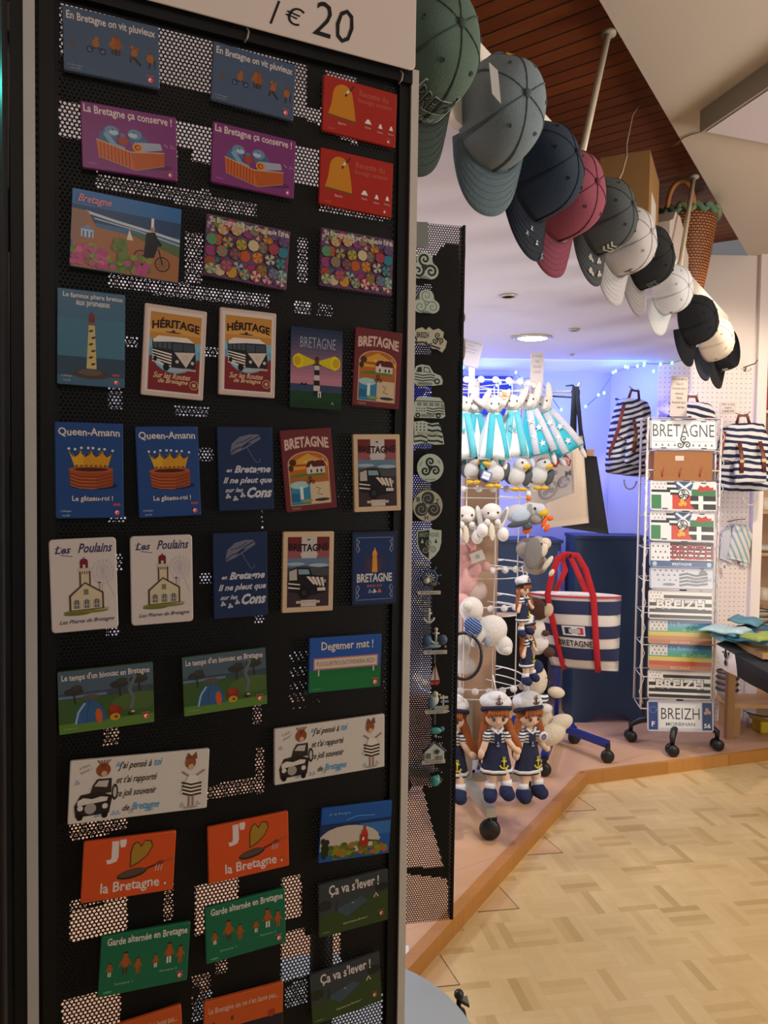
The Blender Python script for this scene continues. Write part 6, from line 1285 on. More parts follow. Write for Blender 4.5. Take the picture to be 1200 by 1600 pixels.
# ------------------------------------------------------------------ striped backpacks
BST = stripes('1c2444', 'd8d8dc', 0.034, 0.5, wob=0.03, tilt=(0.15, 0, 1))
LEA = M('6c3020', 0.5)
def backpack(lab, px, py, Y, w, h, rotz=0.0, rotx=0.0, tilt=(0.15, 0, 1), per=0.034, duty=0.48):
    st_ = stripes('1c2444', 'd6d6da', per, duty, wob=0.03, tilt=tilt)
    c = PY(px, py, Y); g = empty('backpack', c, lab, 'backpack', 'striped backpacks on the wall', rot=Matrix.Rotation(rotz, 3, 'Z') @ Matrix.Rotation(rotx, 3, 'Y'))
    D = 0.11; hz = h
    def sh(u, v, k):     # superellipse body
        return (w/2*k*math.copysign(abs(math.cos(u))**0.55, math.cos(u))*(1-0.18*max(0, v)**2), D/2*k*math.copysign(abs(math.sin(u))**0.6, math.sin(u)), v*hz/2)
    b = MB(); n = 32; vs = []; fs = []; rows = [(-1, 0.86), (-0.97, 0.95), (-0.8, 1.0), (-0.4, 1.02), (0.0, 1.0), (0.4, 0.97), (0.7, 0.9), (0.85, 0.75), (0.9, 0.5)]
    for v, k in rows:
        for i in range(n): vs.append(sh(2*math.pi*i/n, v, k*(1+0.015*math.sin(5*i+v*9))))
    for j in range(len(rows)-1):
        for i in range(n): fs.append((j*n+i, j*n+(i+1) % n, (j+1)*n+(i+1) % n, (j+1)*n+i))
    fs += [tuple(range(n-1, -1, -1)), tuple(range((len(rows)-1)*n, len(rows)*n))]
    b.add(vs, fs, st_, True); b.build('bag_body', g)
    b = MB(); pts = []
    for j in range(9):
        t = j/8; y = -D/2-0.012+0.10*(1-t)**4*0.9; z = hz/2*(0.93-1.05*t); ww = w*0.42*(1-0.15*t*t)
        pts.append((ww, y, z))
    vs = []; fs = []
    for o_ in (0, 0.006):
        for ww, y, z in pts:
            for i in range(7): x = ww*(i/3-1); vs.append((x, y+o_+0.02*(i/3-1)**2, z-0.02*(1-(i/3-1)**2)))
    m_ = len(pts)*7
    for j in range(8):
        for i in range(6): a = j*7+i; fs.append((a, a+7, a+8, a+1)); fs.append((m_+a, m_+a+1, m_+a+8, m_+a+7))
    b.add(vs, fs, st_, True); b.build('flap', g)
    b = MB()
    for i in range(2): pass
    b.tube([(-w*0.42*1, pts[-1][1]+0.018, pts[-1][2])]+[(w*0.42*0.86*(i/4-1)*1.0, pts[-1][1]-0.002+0.018*(i/4-1)**2, pts[-1][2]-0.022*(1-(i/4-1)**2)) for i in range(9)], 0.003, LEA, 6); b.build('flap_trim', g)
    b = MB(); b.box((0, -D/2-0.035, -h*0.22), (w*0.6, 0.035, h*0.32), st_); o = b.build('front_pocket', g); bv = o.modifiers.new('round', 'BEVEL'); bv.width = 0.012; bv.segments = 3
    for x in (-0.16*w, 0.22*w):
        b = MB(); b.tube([(x, -D/2-0.020, h*0.18), (x*1.05, -D/2-0.058, -h*0.02), (x*1.1, -D/2-0.058, -h*0.24)], 0.010, LEA, 8, flat=((0, 1, 0), 0.22)); s_ = b.build('strap', g)
        b = MB(); b.box((x*1.07, -D/2-0.062, -h*0.08), (0.020, 0.004, 0.016), M('b08c5c', 0.3, 0.8)); b.build('buckle', s_)
    b = MB(); b.tube([(-0.03, 0, h*0.45), (-0.02, 0, h*0.56), (0.02, 0, h*0.56), (0.03, 0, h*0.45)], 0.008, LEA, 8, flat=((0, 1, 0), 0.4)); b.build('top_loop', g)
    b = MB(); b.tube([(-w*0.42, -D/2-0.006, h*0.34), (-w*0.50, -D/2-0.01, h*0.05), (-w*0.52, -0.02, -h*0.25), (-w*0.40, 0.0, -h*0.42)], 0.010, M('7c3a34', 0.5), 8, flat=((0, 1, 0), 0.3)); b.build('shoulder_strap', g)
    b = MB(); b.tube([(0.02+0.035*math.cos(t), -0.02, -h/2-0.025+0.045*math.sin(t)) for t in [math.pi*k/8-math.pi for k in range(9)]], 0.004, M('c8c0c0', 0.5), 6); b.build('hanging_loop', g)
    b = MB(); b.tube([(-0.035, 0, h*0.60), (0.0, 0.01, h*0.57), (0.03, 0.03, h*0.585), (0.05, 0.05, h*0.62)], 0.0025, M('8c8478', 0.4, 0.5), 6); b.build('wall_hook', g)
    return g
backpack('navy and white striped backpack hanging left of the plate rack', 984, 680, 3.86, 0.21, 0.40, rotz=0.25, rotx=0.10, tilt=(-0.42, 0, 1), per=0.030)
backpack('navy and white striped backpack right of the plate rack', 1162, 712, 3.88, 0.25, 0.36, rotz=-0.15, rotx=-0.05, tilt=(0.12, 0, 1), per=0.034)
backpack('striped backpack mostly hidden behind the rack and price sign', 1080, 668, 3.93, 0.25, 0.28, rotx=0.0, tilt=(0.2, 0, 1), per=0.036)

# ------------------------------------------------------------------ dark blue cabinet
NV = M('1e3450', 0.5, var=0.05, scale=5)
cab = empty('blue_cabinet', PZ(930, 1110, PLZ), 'low dark navy blue cabinet with arched cut-out at its foot', 'cabinet')
def YP(px, py, Y): p = PY(px, py, Y); return p
CY = 3.98
xa, xb = PY(896, 1000, CY).x, PY(1006, 1000, CY).x; ztc = PY(950, 842, CY).z
b = MB(); prof = [(xa, PLZ), (PY(918, 1112, CY).x, PLZ)]
ca, cb_ = PY(918, 1112, CY).x, PY(990, 1105, CY).x
prof += [(ca+(cb_-ca)*k/10, PLZ+0.058*math.sin(math.pi*k/10)**0.7) for k in range(1, 10)]+[(cb_, PLZ), (xb, PLZ), (xb, ztc), (xa, ztc)]
n = len(prof); vs = [(x, CY, z) for x, z in prof]+[(x, CY+0.03, z) for x, z in prof]
b.add(vs, [tuple(range(n)), tuple(range(2*n-1, n-1, -1))]+[(i, n+i, n+(i+1) % n, (i+1) % n) for i in range(n)], NV); sub('front_panel', b, cab)
x0 = PY(800, 1000, CY).x
b = MB(); b.box((xa+0.01, CY+0.12, (PLZ+ztc)/2), (0.02, 0.20, ztc-PLZ), NV); sub('side_panel', b, cab)
b = MB(); b.box((xb-0.01, CY+0.12, (PLZ+ztc)/2), (0.02, 0.20, ztc-PLZ), NV); sub('side_panel', b, cab)
b = MB(); b.box(((xa+xb)/2, CY+0.11, ztc+0.008), (xb-xa+0.01, 0.24, 0.016), NV); sub('top', b, cab)
g2 = empty('blue_cabinet', PZ(850, 1085, PLZ), 'second navy cabinet with black open shelf behind the plush toys', 'cabinet')
zt2 = PY(850, 848, 4.1).z; xc = PY(770, 1000, 4.1).x
b = MB(); b.box(((xc+xa)/2-0.02, 4.10, (zt2+0.62)/2+0.0), (xa-xc-0.06, 0.02, zt2-0.62), NV); sub('front_panel', b, g2)
b = MB(); b.box(((xc+xa)/2-0.02, 4.36, (PLZ+0.62)/2), (xa-xc-0.06, 0.02, 0.62-PLZ), M('0e1014', 0.7)); sub('back_panel', b, g2)
b = MB(); b.box((xc, 4.22, (PLZ+zt2)/2), (0.02, 0.26, zt2-PLZ), NV); sub('side_panel', b, g2)
b = MB(); b.box(((xc+xa)/2-0.02, 4.22, zt2+0.008), (xa-xc-0.04, 0.28, 0.016), NV); sub('top', b, g2)
b = MB(); b.box(((xc+xa)/2-0.02, 4.20, 0.60), (xa-xc-0.06, 0.30, 0.012), M('bba48c', 0.5)); sub('shelf', b, g2)

# ------------------------------------------------------------------ tote bags
def quadbag(name, lab, cat, pts, Y, thick, mat, Ys=None, bulge=0.02, group=None, parts=None, seg=12):
    """pillowy cloth bag between two outlines; pts TL TR BR BL in pixels"""
    Ys = Ys or [Y]*4; P = [PY(x, y, yy) for (x, y), yy in zip(pts, Ys)]
    c = (P[0]+P[1]+P[2]+P[3])/4; g = empty(name, c, lab, cat, group)
    ex = (P[1]-P[0]).normalized(); nrm = ex.cross((P[0]-P[3]).normalized()).normalized()
    if nrm.y > 0: nrm = -nrm
    b = MB(); vs = []; fs = []
    def S(u, v, k):
        p = P[0]*(1-u)*(1-v)+P[1]*u*(1-v)+P[2]*u*v+P[3]*(1-u)*v
        bl = (math.sin(math.pi*u)*math.sin(math.pi*(0.15+0.85*v)))**0.5 if 0 < u < 1 and v < 1 else 0
        w = 0.15*bulge*math.sin(7*u+3*v)*math.sin(5*v)
        return p+nrm*k*(0.003+(bulge)*bl+w*bl)
    for k in (1, -1):
        for j in range(seg+1):
            for i in range(seg+1): vs.append(S(i/seg, j/seg, k))
    n1 = (seg+1)**2
    for j in range(seg):
        for i in range(seg): a = j*(seg+1)+i; fs.append((a, a+seg+1, a+seg+2, a+1)); fs.append((n1+a, n1+a+1, n1+a+seg+2, n1+a+seg+1))
    for i in range(seg):
        fs.append((i+1, i, n1+i, n1+i+1)); a = seg*(seg+1)+i; fs.append((a, a+1, n1+a+1, n1+a))
        a = i*(seg+1); fs.append((a, a+seg+1, n1+a+seg+1, n1+a)); a = i*(seg+1)+seg; fs.append((a+seg+1, a, n1+a, n1+a+seg+1))
    b.add([v-c for v in vs], fs, mat, True); b.build('bag_body', g)
    return g, S, c
def artS(mb, S, c, u0, v0, u1, v1, w, h, off=1.0, step=0.0003, mat=None):
    nrm = (S(0.5, 0.5, 1)-S(0.5, 0.5, -1)).normalized()
    def f(x, y, z):
        u = u0+(u1-u0)*(x/w+0.5); v = v0+(v1-v0)*(0.5-y/h); return S(u, v, 1)+nrm*(0.0012+z)-c
    A = Art(mb, w, h, 0, mat or (lambda hh: M(hh, 0.8)), step, f=f); A.clip = False; return A
g, S, c = quadbag('tote_bag', 'black tote bag hanging behind the cream one on the wall', 'bag', [(884,712),(932,713),(951,835),(878,824)], 3.75, 0.03, fab('101114', 0.3, 60), bulge=0.025)
b = MB()
for x0, x1 in (((898, 712), (899, 620)), ((915, 712), (899, 620))): b.tube([PY(*x0, 3.73)-c, PY(*x1, 3.62)-c], 0.008, fab('14161c'), 8, flat=((0, 1, 0), 0.3))
b.build('handle', g)
b = MB(); b.box(PY(920, 708, 3.77)-c, (0.045, 0.03, 0.035), M('a88460', 0.7)); b.build('wooden_clip', g)
g, S, c = quadbag('tote_bag', 'cream canvas tote bag with red crab and spiral stamps', 'bag', [(852,684),(910,679),(920,817),(848,826)], 3.45, 0.03, fab('c4b4a4', 0.2, 90, 0.05), bulge=0.03)
b = MB()
for a_, e_ in (((893, 683), (897, 604)), ((908, 681), (901, 604))): b.tube([PY(*a_, 3.43)-c, PY(*e_, 3.43)-c], 0.010, fab('1c2434'), 8, flat=((0, 1, 0), 0.25))
b.build('handle', g)
g, S, c = quadbag('printed_bag', 'small pale round-cornered bag printed with red crab and grey stamps', 'bag', [(818,690),(893,690),(897,770),(822,798)], 3.30, 0.03, fab('bab0ac', 0.2, 90, 0.05), bulge=0.02)
mb = MB(); A = artS(mb, S, c, 0.02, 0.02, 0.98, 0.98, 1.0, 1.25)
A.poly([(0.62, 0.12), (0.70, 0.02), (0.84, 0.04), (0.86, 0.22), (0.98, 0.36), (0.94, 0.46), (0.60, 0.44), (0.52, 0.36), (0.64, 0.28)], '8c2c34'); A.ell(0.76, 0.22, 0.06, 0.10, 'c0604c'); A.ell(0.82, 0.38, 0.10, 0.07, 'cc7450'); A.ell(0.50, 0.38, 0.075, 0.075, '6c6078'); A.ell(0.50, 0.38, 0.05, 0.05, 'a098a8')
A.poly([(0.84, 0.54), (0.90, 0.58), (0.96, 0.53), (0.97, 0.66), (0.90, 0.62), (0.84, 0.66)], '545464')
A.text('Bretagne', 0.30, 0.55, 0.5, 0.11, 'a83844', bold=0.02, shear=0.3); A.text('Miss', 0.55, 0.52, 0.22, 0.10, '6c6870', shear=0.4)
for r in (0.20, 0.17): A.ell(0.45, 0.80, r, r, '747484'); A.ell(0.45, 0.80, r-0.015, r-0.015, 'b4acac')
A.triskel(0.45, 0.80, 0.15, '7c7c8c', wd=0.025); A.ell(0.80, 0.74, 0.13, 0.13, '848494'); A.triskel(0.80, 0.75, 0.12, 'c0b8b8', wd=0.02)
mb.build('print', g)
b = MB(); b.tube([PY(840, 692, 3.28)-c, PY(850, 622, 3.42)-c, PY(862, 619, 3.50)-c], 0.005, M('14161c', 0.4), 6); b.build('handle', g)
# clothes rail above the bags
b = MB(); rl = empty('wall_rail', PY(880, 612, 3.55), 'black and white rail with hook ends carrying the bags', 'rail')
b.tube([PY(800, 612, 3.80), PY(893, 612, 3.50), PY(903, 606, 3.46), PY(906, 598, 3.45)], 0.007, M('c8c8d4', 0.3, 0.4), 8); sub('bar', b, rl)
b = MB(); b.tube([PY(884, 603, 3.45), PY(895, 602, 3.45), PY(899, 606, 3.45), PY(897, 611, 3.45), PY(893, 612, 3.47)], 0.004, M('16181c', 0.3), 8); b.tube([PY(862, 619, 3.5), PY(897, 621, 3.45), PY(905, 617, 3.45), PY(905, 610, 3.45), PY(898, 609, 3.45)], 0.004, M('16181c', 0.3), 8); sub('hook', b, rl)
# thin display pins
for i, (x, y) in enumerate(((873, 815), (900, 838), (915, 838), (928, 838))):
    pass
# striped BRETAGNE beach bag
g, S, c = quadbag('beach_bag', 'large navy and white striped BRETAGNE bag with red handles', 'bag', [(828,925),(971,931),(966,1052),(862,1042)], 3.05, 0.08, M('d4ccc8', 0.8), Ys=[3.1, 3.0, 3.0, 3.1], bulge=0.055)
mb = MB(); A = artS(mb, S, c, 0, 0, 1, 1, 1, 1)
def band(A, v0, v1, col, u0=0.0, u1=1.0, n=24):
    pts = [(u0+(u1-u0)*i/n, v0) for i in range(n+1)]+[(u0+(u1-u0)*i/n, v1) for i in range(n, -1, -1)]
    A.z += A.step; m_ = n+1
    vs = [A.f(*A._p(*p), A.z) for p in pts]
    A.mb.add(vs, [(i, 2*m_-1-i, 2*m_-2-i, i+1) for i in range(n)], A.M(col), True)
nv = '1e2850'
for v0, v1 in ((0.06, 0.19), (0.19, 0.23), (0.37, 0.50), (0.50, 0.53), (0.665, 0.75), (0.75, 0.83), (0.965, 1.0)): band(A, v0, v1, nv)
band(A, 0.0, 0.022, 'c02430')
mb.build('stripes', g)
mb = MB(); A = artS(mb, S, c, 0, 0, 1, 1, 1, 1, step=0.0006); A.z = 0.004
A.rect(0.30, 0.375, 0.58, 0.50, 'c8ccd4'); A.rect(0.31, 0.385, 0.57, 0.49, 'dcdcdc'); A.rect(0.33, 0.395, 0.41, 0.48, '1c2438'); A.rect(0.49, 0.395, 0.56, 0.48, 'b8303c'); A.rect(0.38, 0.41, 0.52, 0.465, 'b0a8b0'); mb.build('logo_patch', g)
mb = MB(); A = artS(mb, S, c, 0, 0, 1, 1, 1, 1, step=0.0006); A.z = 0.004; A.text('BRETAGNE', 0.44, 0.60, 0.44, 0.08, '1c1c20', bold=0.02, wave=0.05); mb.build('lettering', g)
RED = fab('b01824', 0.2, 120)
def strapS(u, v0=0.0, v1=1.0, up=None):
    pts = [S(u, v0+(v1-v0)*k/8, 1)+Vector((0, -0.006, 0)) for k in range(9)]
    return (up or [])+pts
L1 = strapS(0.20); R1 = strapS(0.70)
arc = [PY(862, 900, 3.02), PY(872, 872, 3.02), PY(884, 866, 3.02), PY(902, 868, 3.02), PY(915, 890, 3.0)]
b = MB(); b.tube([p-c for p in (L1[::-1]+arc+R1)], 0.013, RED, 8, flat=((0, 1, 0), 0.28)); b.build('handle', g)
b = MB(); bk = [S(0.28, 0, -1), PY(884, 890, 3.16), PY(878, 872, 3.16), PY(890, 868, 3.16), PY(905, 900, 3.16), S(0.62, 0, -1)]; b.tube([p-c for p in bk], 0.012, RED, 8, flat=((0, 1, 0), 0.28)); b.build('handle', g)
# ------------------------------------------------------------------ blue floor stand that carries the beach bag
BL = M('1a2c78', 0.4)
SY = 3.28
bc = PZ(868, 1160, PLZ); bst = empty('bag_stand', (bc.x, bc.y, PLZ), 'blue steel stand on black casters carrying the beach bag', 'display stand')
ztop_ = PY(884, 862, bc.y).z
b = MB(); b.tube([(0, 0, 0.10), (0, 0, ztop_-PLZ)], 0.012, BL, 12); b.build('pole', bst)
bh = PY(890, 870, 3.02); b = MB(); b.tube([(0, 0, ztop_-PLZ-0.005), (bh.x-bc.x, bh.y-bc.y, bh.z-PLZ-0.004), (bh.x-bc.x, bh.y-bc.y-0.02, bh.z-PLZ+0.012)], 0.004, M('14161a', 0.4), 8); b.build('hook', bst)
for (px, py) in ((949, 1192), (897, 1162), (800, 1150), (850, 1213)):
    p = PZ(px, py, PLZ); d = Vector((p.x-bc.x, p.y-bc.y, 0)); black = (px == 850)
    b = MB(); dn = d.normalized(); q = Matrix(((dn.x, -dn.y, 0), (dn.y, dn.x, 0), (0, 0, 1))); b.box((d.x/2, d.y/2, 0.085), (d.length, 0.032, 0.028), BL, q); b.box((d.x, d.y, 0.06), (0.018, 0.02, 0.05), M('101014', 0.4)); lg = b.build('leg', bst)
    b = MB(); b.lathe([(0.001, -0.012), (0.022, -0.012), (0.030, -0.006), (0.030, 0.006), (0.022, 0.012), (0.001, 0.012)], RB, c=(d.x, d.y, 0.030), n=20, rot=Matrix.Rotation(math.pi/2, 3, 'X')); b.build('caster', lg)
# ------------------------------------------------------------------ gondola with wire tiers for the plush toys
GY = 2.95; GC = PY(738, 1000, GY)
gon = empty('toy_spinner', (GC.x, GC.y, PLZ), 'white wire toy spinner with tan core and grey wheeled foot', 'display rack')
GW = M('e4e0dc', 0.4, 0.05)
zh = lambda py: PY(738, py, GY).z-PLZ
b = MB(); b.box((0.02, 0.0, (zh(700)+zh(1180))/2), (0.13, 0.10, zh(700)-zh(1180)), M('a88a70', 0.75, bump=0.05, scale=30)); b.build('core_board', gon)
b = MB(); b.tube([(0, 0, 0.05), (0, 0, zh(596))], 0.010, GW, 10); b.build('pole', gon)
def ring(py, R, nm='wire_ring', pegs=True):
    z = zh(py); gq = MB(); gq.tube([(R*math.cos(t), R*math.sin(t), z) for t in [2*math.pi*k/36 for k in range(36)]], 0.0028, GW, 6, closed=True); gq.tube([(R*math.cos(t), R*math.sin(t), z-0.035) for t in [2*math.pi*k/36 for k in range(36)]], 0.0022, GW, 6, closed=True)
    o = gq.build(nm, gon)
    for k in range(4): t = math.pi/4+k*math.pi/2; q = MB(); q.tube([(0, 0, z), (R*math.cos(t), R*math.sin(t), z)], 0.002, GW, 5); q.build('spoke', gon)
    if pegs:
        for k in range(14):
            t = -math.pi*0.97+k*math.pi*0.98/13; q = MB(); c_ = Vector(((R+0.014)*math.cos(t), (R+0.014)*math.sin(t), z-0.002))
            q.lathe([(0.001, 0), (0.013, 0.0), (0.013, 0.0025), (0.001, 0.0025)], M('dcd8d4', 0.3), c=c_, n=14, rot=Matrix.Rotation(math.pi/2-0.3, 3, 'X')); q.tube([Vector((R*math.cos(t), R*math.sin(t), z)), c_], 0.002, GW, 5); q.build('peg', gon)
for py in (604, 762, 880, 936, 1056): ring(py, 0.205)
for k in range(6):
    t = -math.pi*0.92+k*math.pi*0.84/5; q = MB(); q.tube([(0.203*math.cos(t), 0.203*math.sin(t), zh(604)), (0.203*math.cos(t), 0.203*math.sin(t), zh(1072))], 0.0026, GW, 6); q.build('upright_wire', gon)
# foot: post, bars, casters
GR = M('a8a8a0', 0.35, 0.3)
zf = 0.125
b = MB(); b.box((-0.012, -0.06, zf+0.12), (0.022, 0.022, 0.36), GR); b.build('post', gon)
fp = PZ(765, 1312, PLZ); d = Vector((fp.x-GC.x, fp.y-GC.y, 0)); d0 = Vector((-0.03, 0.02, 0)); dn = (d-d0).normalized(); q = Matrix(((dn.x, -dn.y, 0), (dn.y, dn.x, 0), (0, 0, 1)))
def caster(par, d, r=0.037):
    b = MB(); b.lathe([(0.001, -0.014), (r*0.8, -0.014), (r, -0.006), (r, 0.006), (r*0.8, 0.014), (0.001, 0.014)], RB, c=(d.x, d.y, r), n=24, rot=Matrix.Rotation(math.pi/2, 3, 'X')); b.box((d.x+0.016, d.y+0.01, 0.06), (0.02, 0.012, 0.03), RB); b.tube([(d.x, d.y, r), (d.x, d.y, 0.085)], 0.008, RB, 8); b.build('caster', par)
b = MB(); m_ = (d+d0)/2; b.box((m_.x, m_.y, 0.10), ((d-d0).length+0.02, 0.034, 0.034), GR, q); lg = b.build('leg', gon); caster(lg, d)
d2 = Vector((PZ(820, 1252, PLZ).x-GC.x, PZ(820, 1252, PLZ).y-GC.y, 0)); b = MB(); dn = (d2-d0).normalized(); q = Matrix(((dn.x, -dn.y, 0), (dn.y, dn.x, 0), (0, 0, 1))); m_ = (d2+d0)/2; b.box((m_.x, m_.y, 0.10), ((d2-d0).length, 0.034, 0.034), GR, q); lg = b.build('leg', gon); caster(lg, d2, 0.033)
for sx, sy in ((-1, 0.3), (0.2, 1.0)):
    dd_ = Vector((0.26*sx, 0.26*sy, 0)); b = MB(); dn = dd_.normalized(); q = Matrix(((dn.x, -dn.y, 0), (dn.y, dn.x, 0), (0, 0, 1))); b.box(dd_/2+Vector((0, 0, 0.10)), (0.26, 0.034, 0.034), GR, q); lg = b.build('leg', gon); caster(lg, dd_)
# black hoop at the edge
b = MB(); hc = PY(724, 1025, 2.62); b.tube([hc+Vector((0.062*math.cos(t), 0.01*math.sin(t), 0.078*math.sin(t))) for t in [2*math.pi*k/28 for k in range(28)]], 0.006, M('101012', 0.4), 8, closed=True); tag(b.build('hoop'), 'black hoop beside the white bear, partly behind the narrow stand', 'hoop')
# signs above the toys
def a_scrib(A):
    for i, (t, w) in enumerate((('LE MARIN', 0.8), ('18€', 0.3), ('GRAND', 0.6), ('22€90', 0.5))): A.text(t, 0.5, 0.08+0.13*i, w, 0.055, '8c8490')
card('price_sign', 'tall narrow white price sign standing on the toy spinner', 'price sign', [(827,551),(848,552),(850,615),(830,615)], lambda x, y: PY(x, y, 2.92), a_scrib, 'cfc6c8', thick=0.002, rad=0.001, mat=lambda h: M(h, 0.6), step=0.0001)
card('price_sign', 'white folded sign beside the narrow stand, above the toys', 'price sign', [(716,528),(752,535),(750,577),(716,566)], lambda x, y: PY(x, y, 2.85), a_scrib, 'c8c4d4', thick=0.002, rad=0.001, mat=lambda h: M(h, 0.6), step=0.0001)
b = MB(); b.box(PY(737, 585, 2.86), (0.022, 0.012, 0.14), M('e8e8f0', 0.5)); tag(b.build('sign_post'), 'short white post below the folded sign', 'post')

# ------------------------------------------------------------------ plush builder in picture scale
def plush(name, lab, cat, px, py, Y, parts, group='soft toys on the spinner'):
    o0 = PY(px, py, Y); s = Y/1200.0
    g = empty(name, o0, lab, cat, group)
    for pt in parts:
        nm, mat, els = pt[0], pt[1], pt[2]; sft = pt[3] if len(pt) > 3 else False
        b = MB()
        for e in els:
            x, y, dz, rx, ry, rd = e[:6]; rot = Matrix.Rotation(math.radians(-(e[6] if len(e) > 6 else 0)), 3, 'Y')
            b.ell(((x-px)*s, dz*s, -(y-py)*s), (rx*s, rd*s, ry*s), mat, rot, nu=18, nv=12)
        o = b.build(nm, g)
        if sft: soft(o, vox=max(0.0035, 1.3*s), it=4)
    return g
def eyes(pts, Yr=2.0, r=1.8, col='141418'): return [('eye', M(col, 0.15), [(x, y, -dz, r, r, r)]) for x, y, dz in pts]
FW = fab('d4d0cc', 0.5, 130, 0.06); FG = fab('8c8884', 0.5, 130); FC = fab('d0c4b0', 0.5, 130, 0.06); FT = fab('4cb4c4', 0.3, 130, 0.25); FD = fab('484c50', 0.4, 130); FO = fab('d86424', 0.4, 130); FY = fab('d0a830', 0.4, 130); FP = fab('d4a4a0', 0.4, 110, 0.08); FBR = fab('4c2c20', 0.5, 130)
# comforters
def comforter(px, py, Y, kind, lab, sc=1.14):
    o0 = PY(px, py, Y); g = empty('bunny_comforter', o0, lab, 'soft toy', 'bunny comforters on the top ring'); s = Y/1200*sc
    cols = {'a': ('d8dee0', '62bccc'), 'b': ('dce6ea', '48b0c4'), 'c': ('36b4cc', 'c4c8d4')}[kind]
    mt = fab(cols[0], 0.3, 90); m2 = fab(cols[1], 0.3, 90)
    b = MB(); b.ell((0, 0, 0), (13*s, 11*s, 12*s), FW); b.ell((-2*s, -10*s, -4*s), (5*s, 4*s, 4*s), FW); o = b.build('head', g); soft(o, 0.0035, 2)
    for sx, rz in ((-1, 60), (1, 25)): b = MB(); b.ell((sx*14*s, 0, 2*s-(0 if sx < 0 else -6*s)), (5*s, 3*s, 17*s), FW, Matrix.Rotation(math.radians(sx*rz), 3, 'Y')); b.build('ear', g)
    for sx in (-1, 1): b = MB(); b.ell((sx*5*s, -10.5*s, 2*s), 1.2*s, M('1c1c20', 0.2), nu=8, nv=6); b.build('eye', g)
    b = MB(); random.seed(int(px)); ph = random.uniform(0, 6)
    b.lathe([(7*s, -8*s), (10*s, -16*s), (16*s, -38*s), (22*s, -64*s), (23*s, -74*s), (20*s, -73*s), (13*s, -40*s), (4*s, -10*s)], mt, n=40, sx=1.0, sy=0.62, fn=lambda r, z, t: r*(1+0.16*math.sin(5*t+ph)*min(1, -z/(50*s)))); b.build('blanket', g)
    b = MB(); 
    for k in range(2): t0 = -1.5+1.1*k-0.4; b.tube([(12*s*math.cos(t0)*q_, 12*s*math.sin(t0)*0.62*q_-1*s, z*s) for q_, z in ((0.6, -12), (1.1, -30), (1.6, -52), (1.98, -72))], 5*s, m2, 8, flat=((0, 1, 0), 0.5))
    b.ell((16*s, -4*s, -82*s), (3.5*s, 3*s, 10*s), FW); b.ell((-14*s, -4*s, -80*s), (3.5*s, 3*s, 9*s), m2); o = b.build('lining', g)
    if kind == 'c':
        for k in range(4):
            b = MB(); c_ = Vector(((-6+9*(k % 2))*s, -13.5*s-k*0.8*s, (-26-11*k)*s)); pts = []
            for j in range(10): r_ = (5 if j % 2 == 0 else 2.2)*s; pts.append(c_+Vector((r_*math.sin(j*math.pi/5), 0, r_*math.cos(j*math.pi/5))))
            b.add(pts+[p+Vector((0, 1*s, 0)) for p in pts], [tuple(range(10)), tuple(range(19, 9, -1))]+[(j, 10+j, 10+(j+1) % 10, (j+1) % 10) for j in range(10)], M('d8dce0', 0.8)); b.build('star', g)
    if kind == 'a':
        b = MB(); b.tube([((-2+5*math.cos(t))*s, -14.8*s, (-34+5*math.sin(t))*s) for t in [k*0.5 for k in range(11)]], 0.6*s, M('8cb0b4'), 5); b.ell((2*s, -14.5*s, -36*s), (2.5*s, 1*s, 3*s), m2); b.build('embroidery', g)
    b = MB(); b.tube([(0, 0, 8*s), (0, 2*s, 26*s)], 0.8*s, GW, 6); b.build('loop', g)
    return g
comforter(722, 632, 2.72, 'a', 'white bunny comforter half hidden behind the narrow stand')
comforter(742, 634, 2.74, 'b', 'turquoise lined bunny comforter, second from the narrow stand')
comforter(772, 634, 2.70, 'b', 'white and turquoise bunny comforter with widest blanket')
comforter(800, 630, 2.74, 'a', 'white bunny comforter with small stitched emblem, centre of the ring')
comforter(826, 628, 2.80, 'c', 'bright turquoise bunny comforter with white stars').rotation_euler = (0, math.radians(-14), 0)
comforter(848, 632, 2.90, 'c', 'turquoise starred bunny comforter farthest right and most tilted').rotation_euler = (0, math.radians(-30), 0)
plush('flower_trim', 'beige cloth flower between two white comforters', 'trim', 788, 617, 2.62, [('petals', fab('dcc0a4'), [(788, 612, 0, 4, 3, 2), (783, 617, 0, 3, 4, 2), (793, 617, 0, 3, 4, 2), (788, 622, 0, 4, 3, 2)]), ('centre', fab('c89c78'), [(788, 617, -2, 3, 3, 2)])])
# seagull plushes
def gull(px, py, Y, lab, flip=1, k=1.0):
    f = lambda x: px+flip*x*k
    return plush('seagull_plush', lab, 'soft toy', px, py, Y, [
        ('body', fab('c0c0c0', 0.4, 130), [(f(-2), py+10*k, 0, 14*k, 13*k, 11*k), (f(5), py-5*k, -3, 11*k, 10*k, 9*k)], True), ('beak', FY, [(f(11), py-3*k, -9*k, 6*k, 3.5*k, 3.5*k, 15*flip)]),
        ('wing', FD, [(f(-13), py+8*k, -2, 7*k, 14*k, 5*k, 25*flip)]), ('wing', FD, [(f(14), py+12*k, -2, 6*k, 12*k, 5*k, -20*flip)]),
        ('foot', FY, [(f(-4), py+27*k, -7*k, 6*k, 3*k, 5*k)]), ('foot', FY, [(f(6), py+27*k, -7*k, 6*k, 3*k, 5*k)])]+eyes([(f(5), py-9*k, 12*k)], r=1.6))
gull(738, 725, 2.72, 'grey and white seagull plush nearest the narrow stand', 1, 1.05)
gull(772, 728, 2.70, 'seagull plush with blue label, second along', -1, 1.15)
gull(808, 733, 2.72, 'seagull plush in the middle with yellow beak to right', 1, 1.15)
gull(843, 732, 2.80, 'seagull plush farthest right in the seagull row', 1, 1.12)
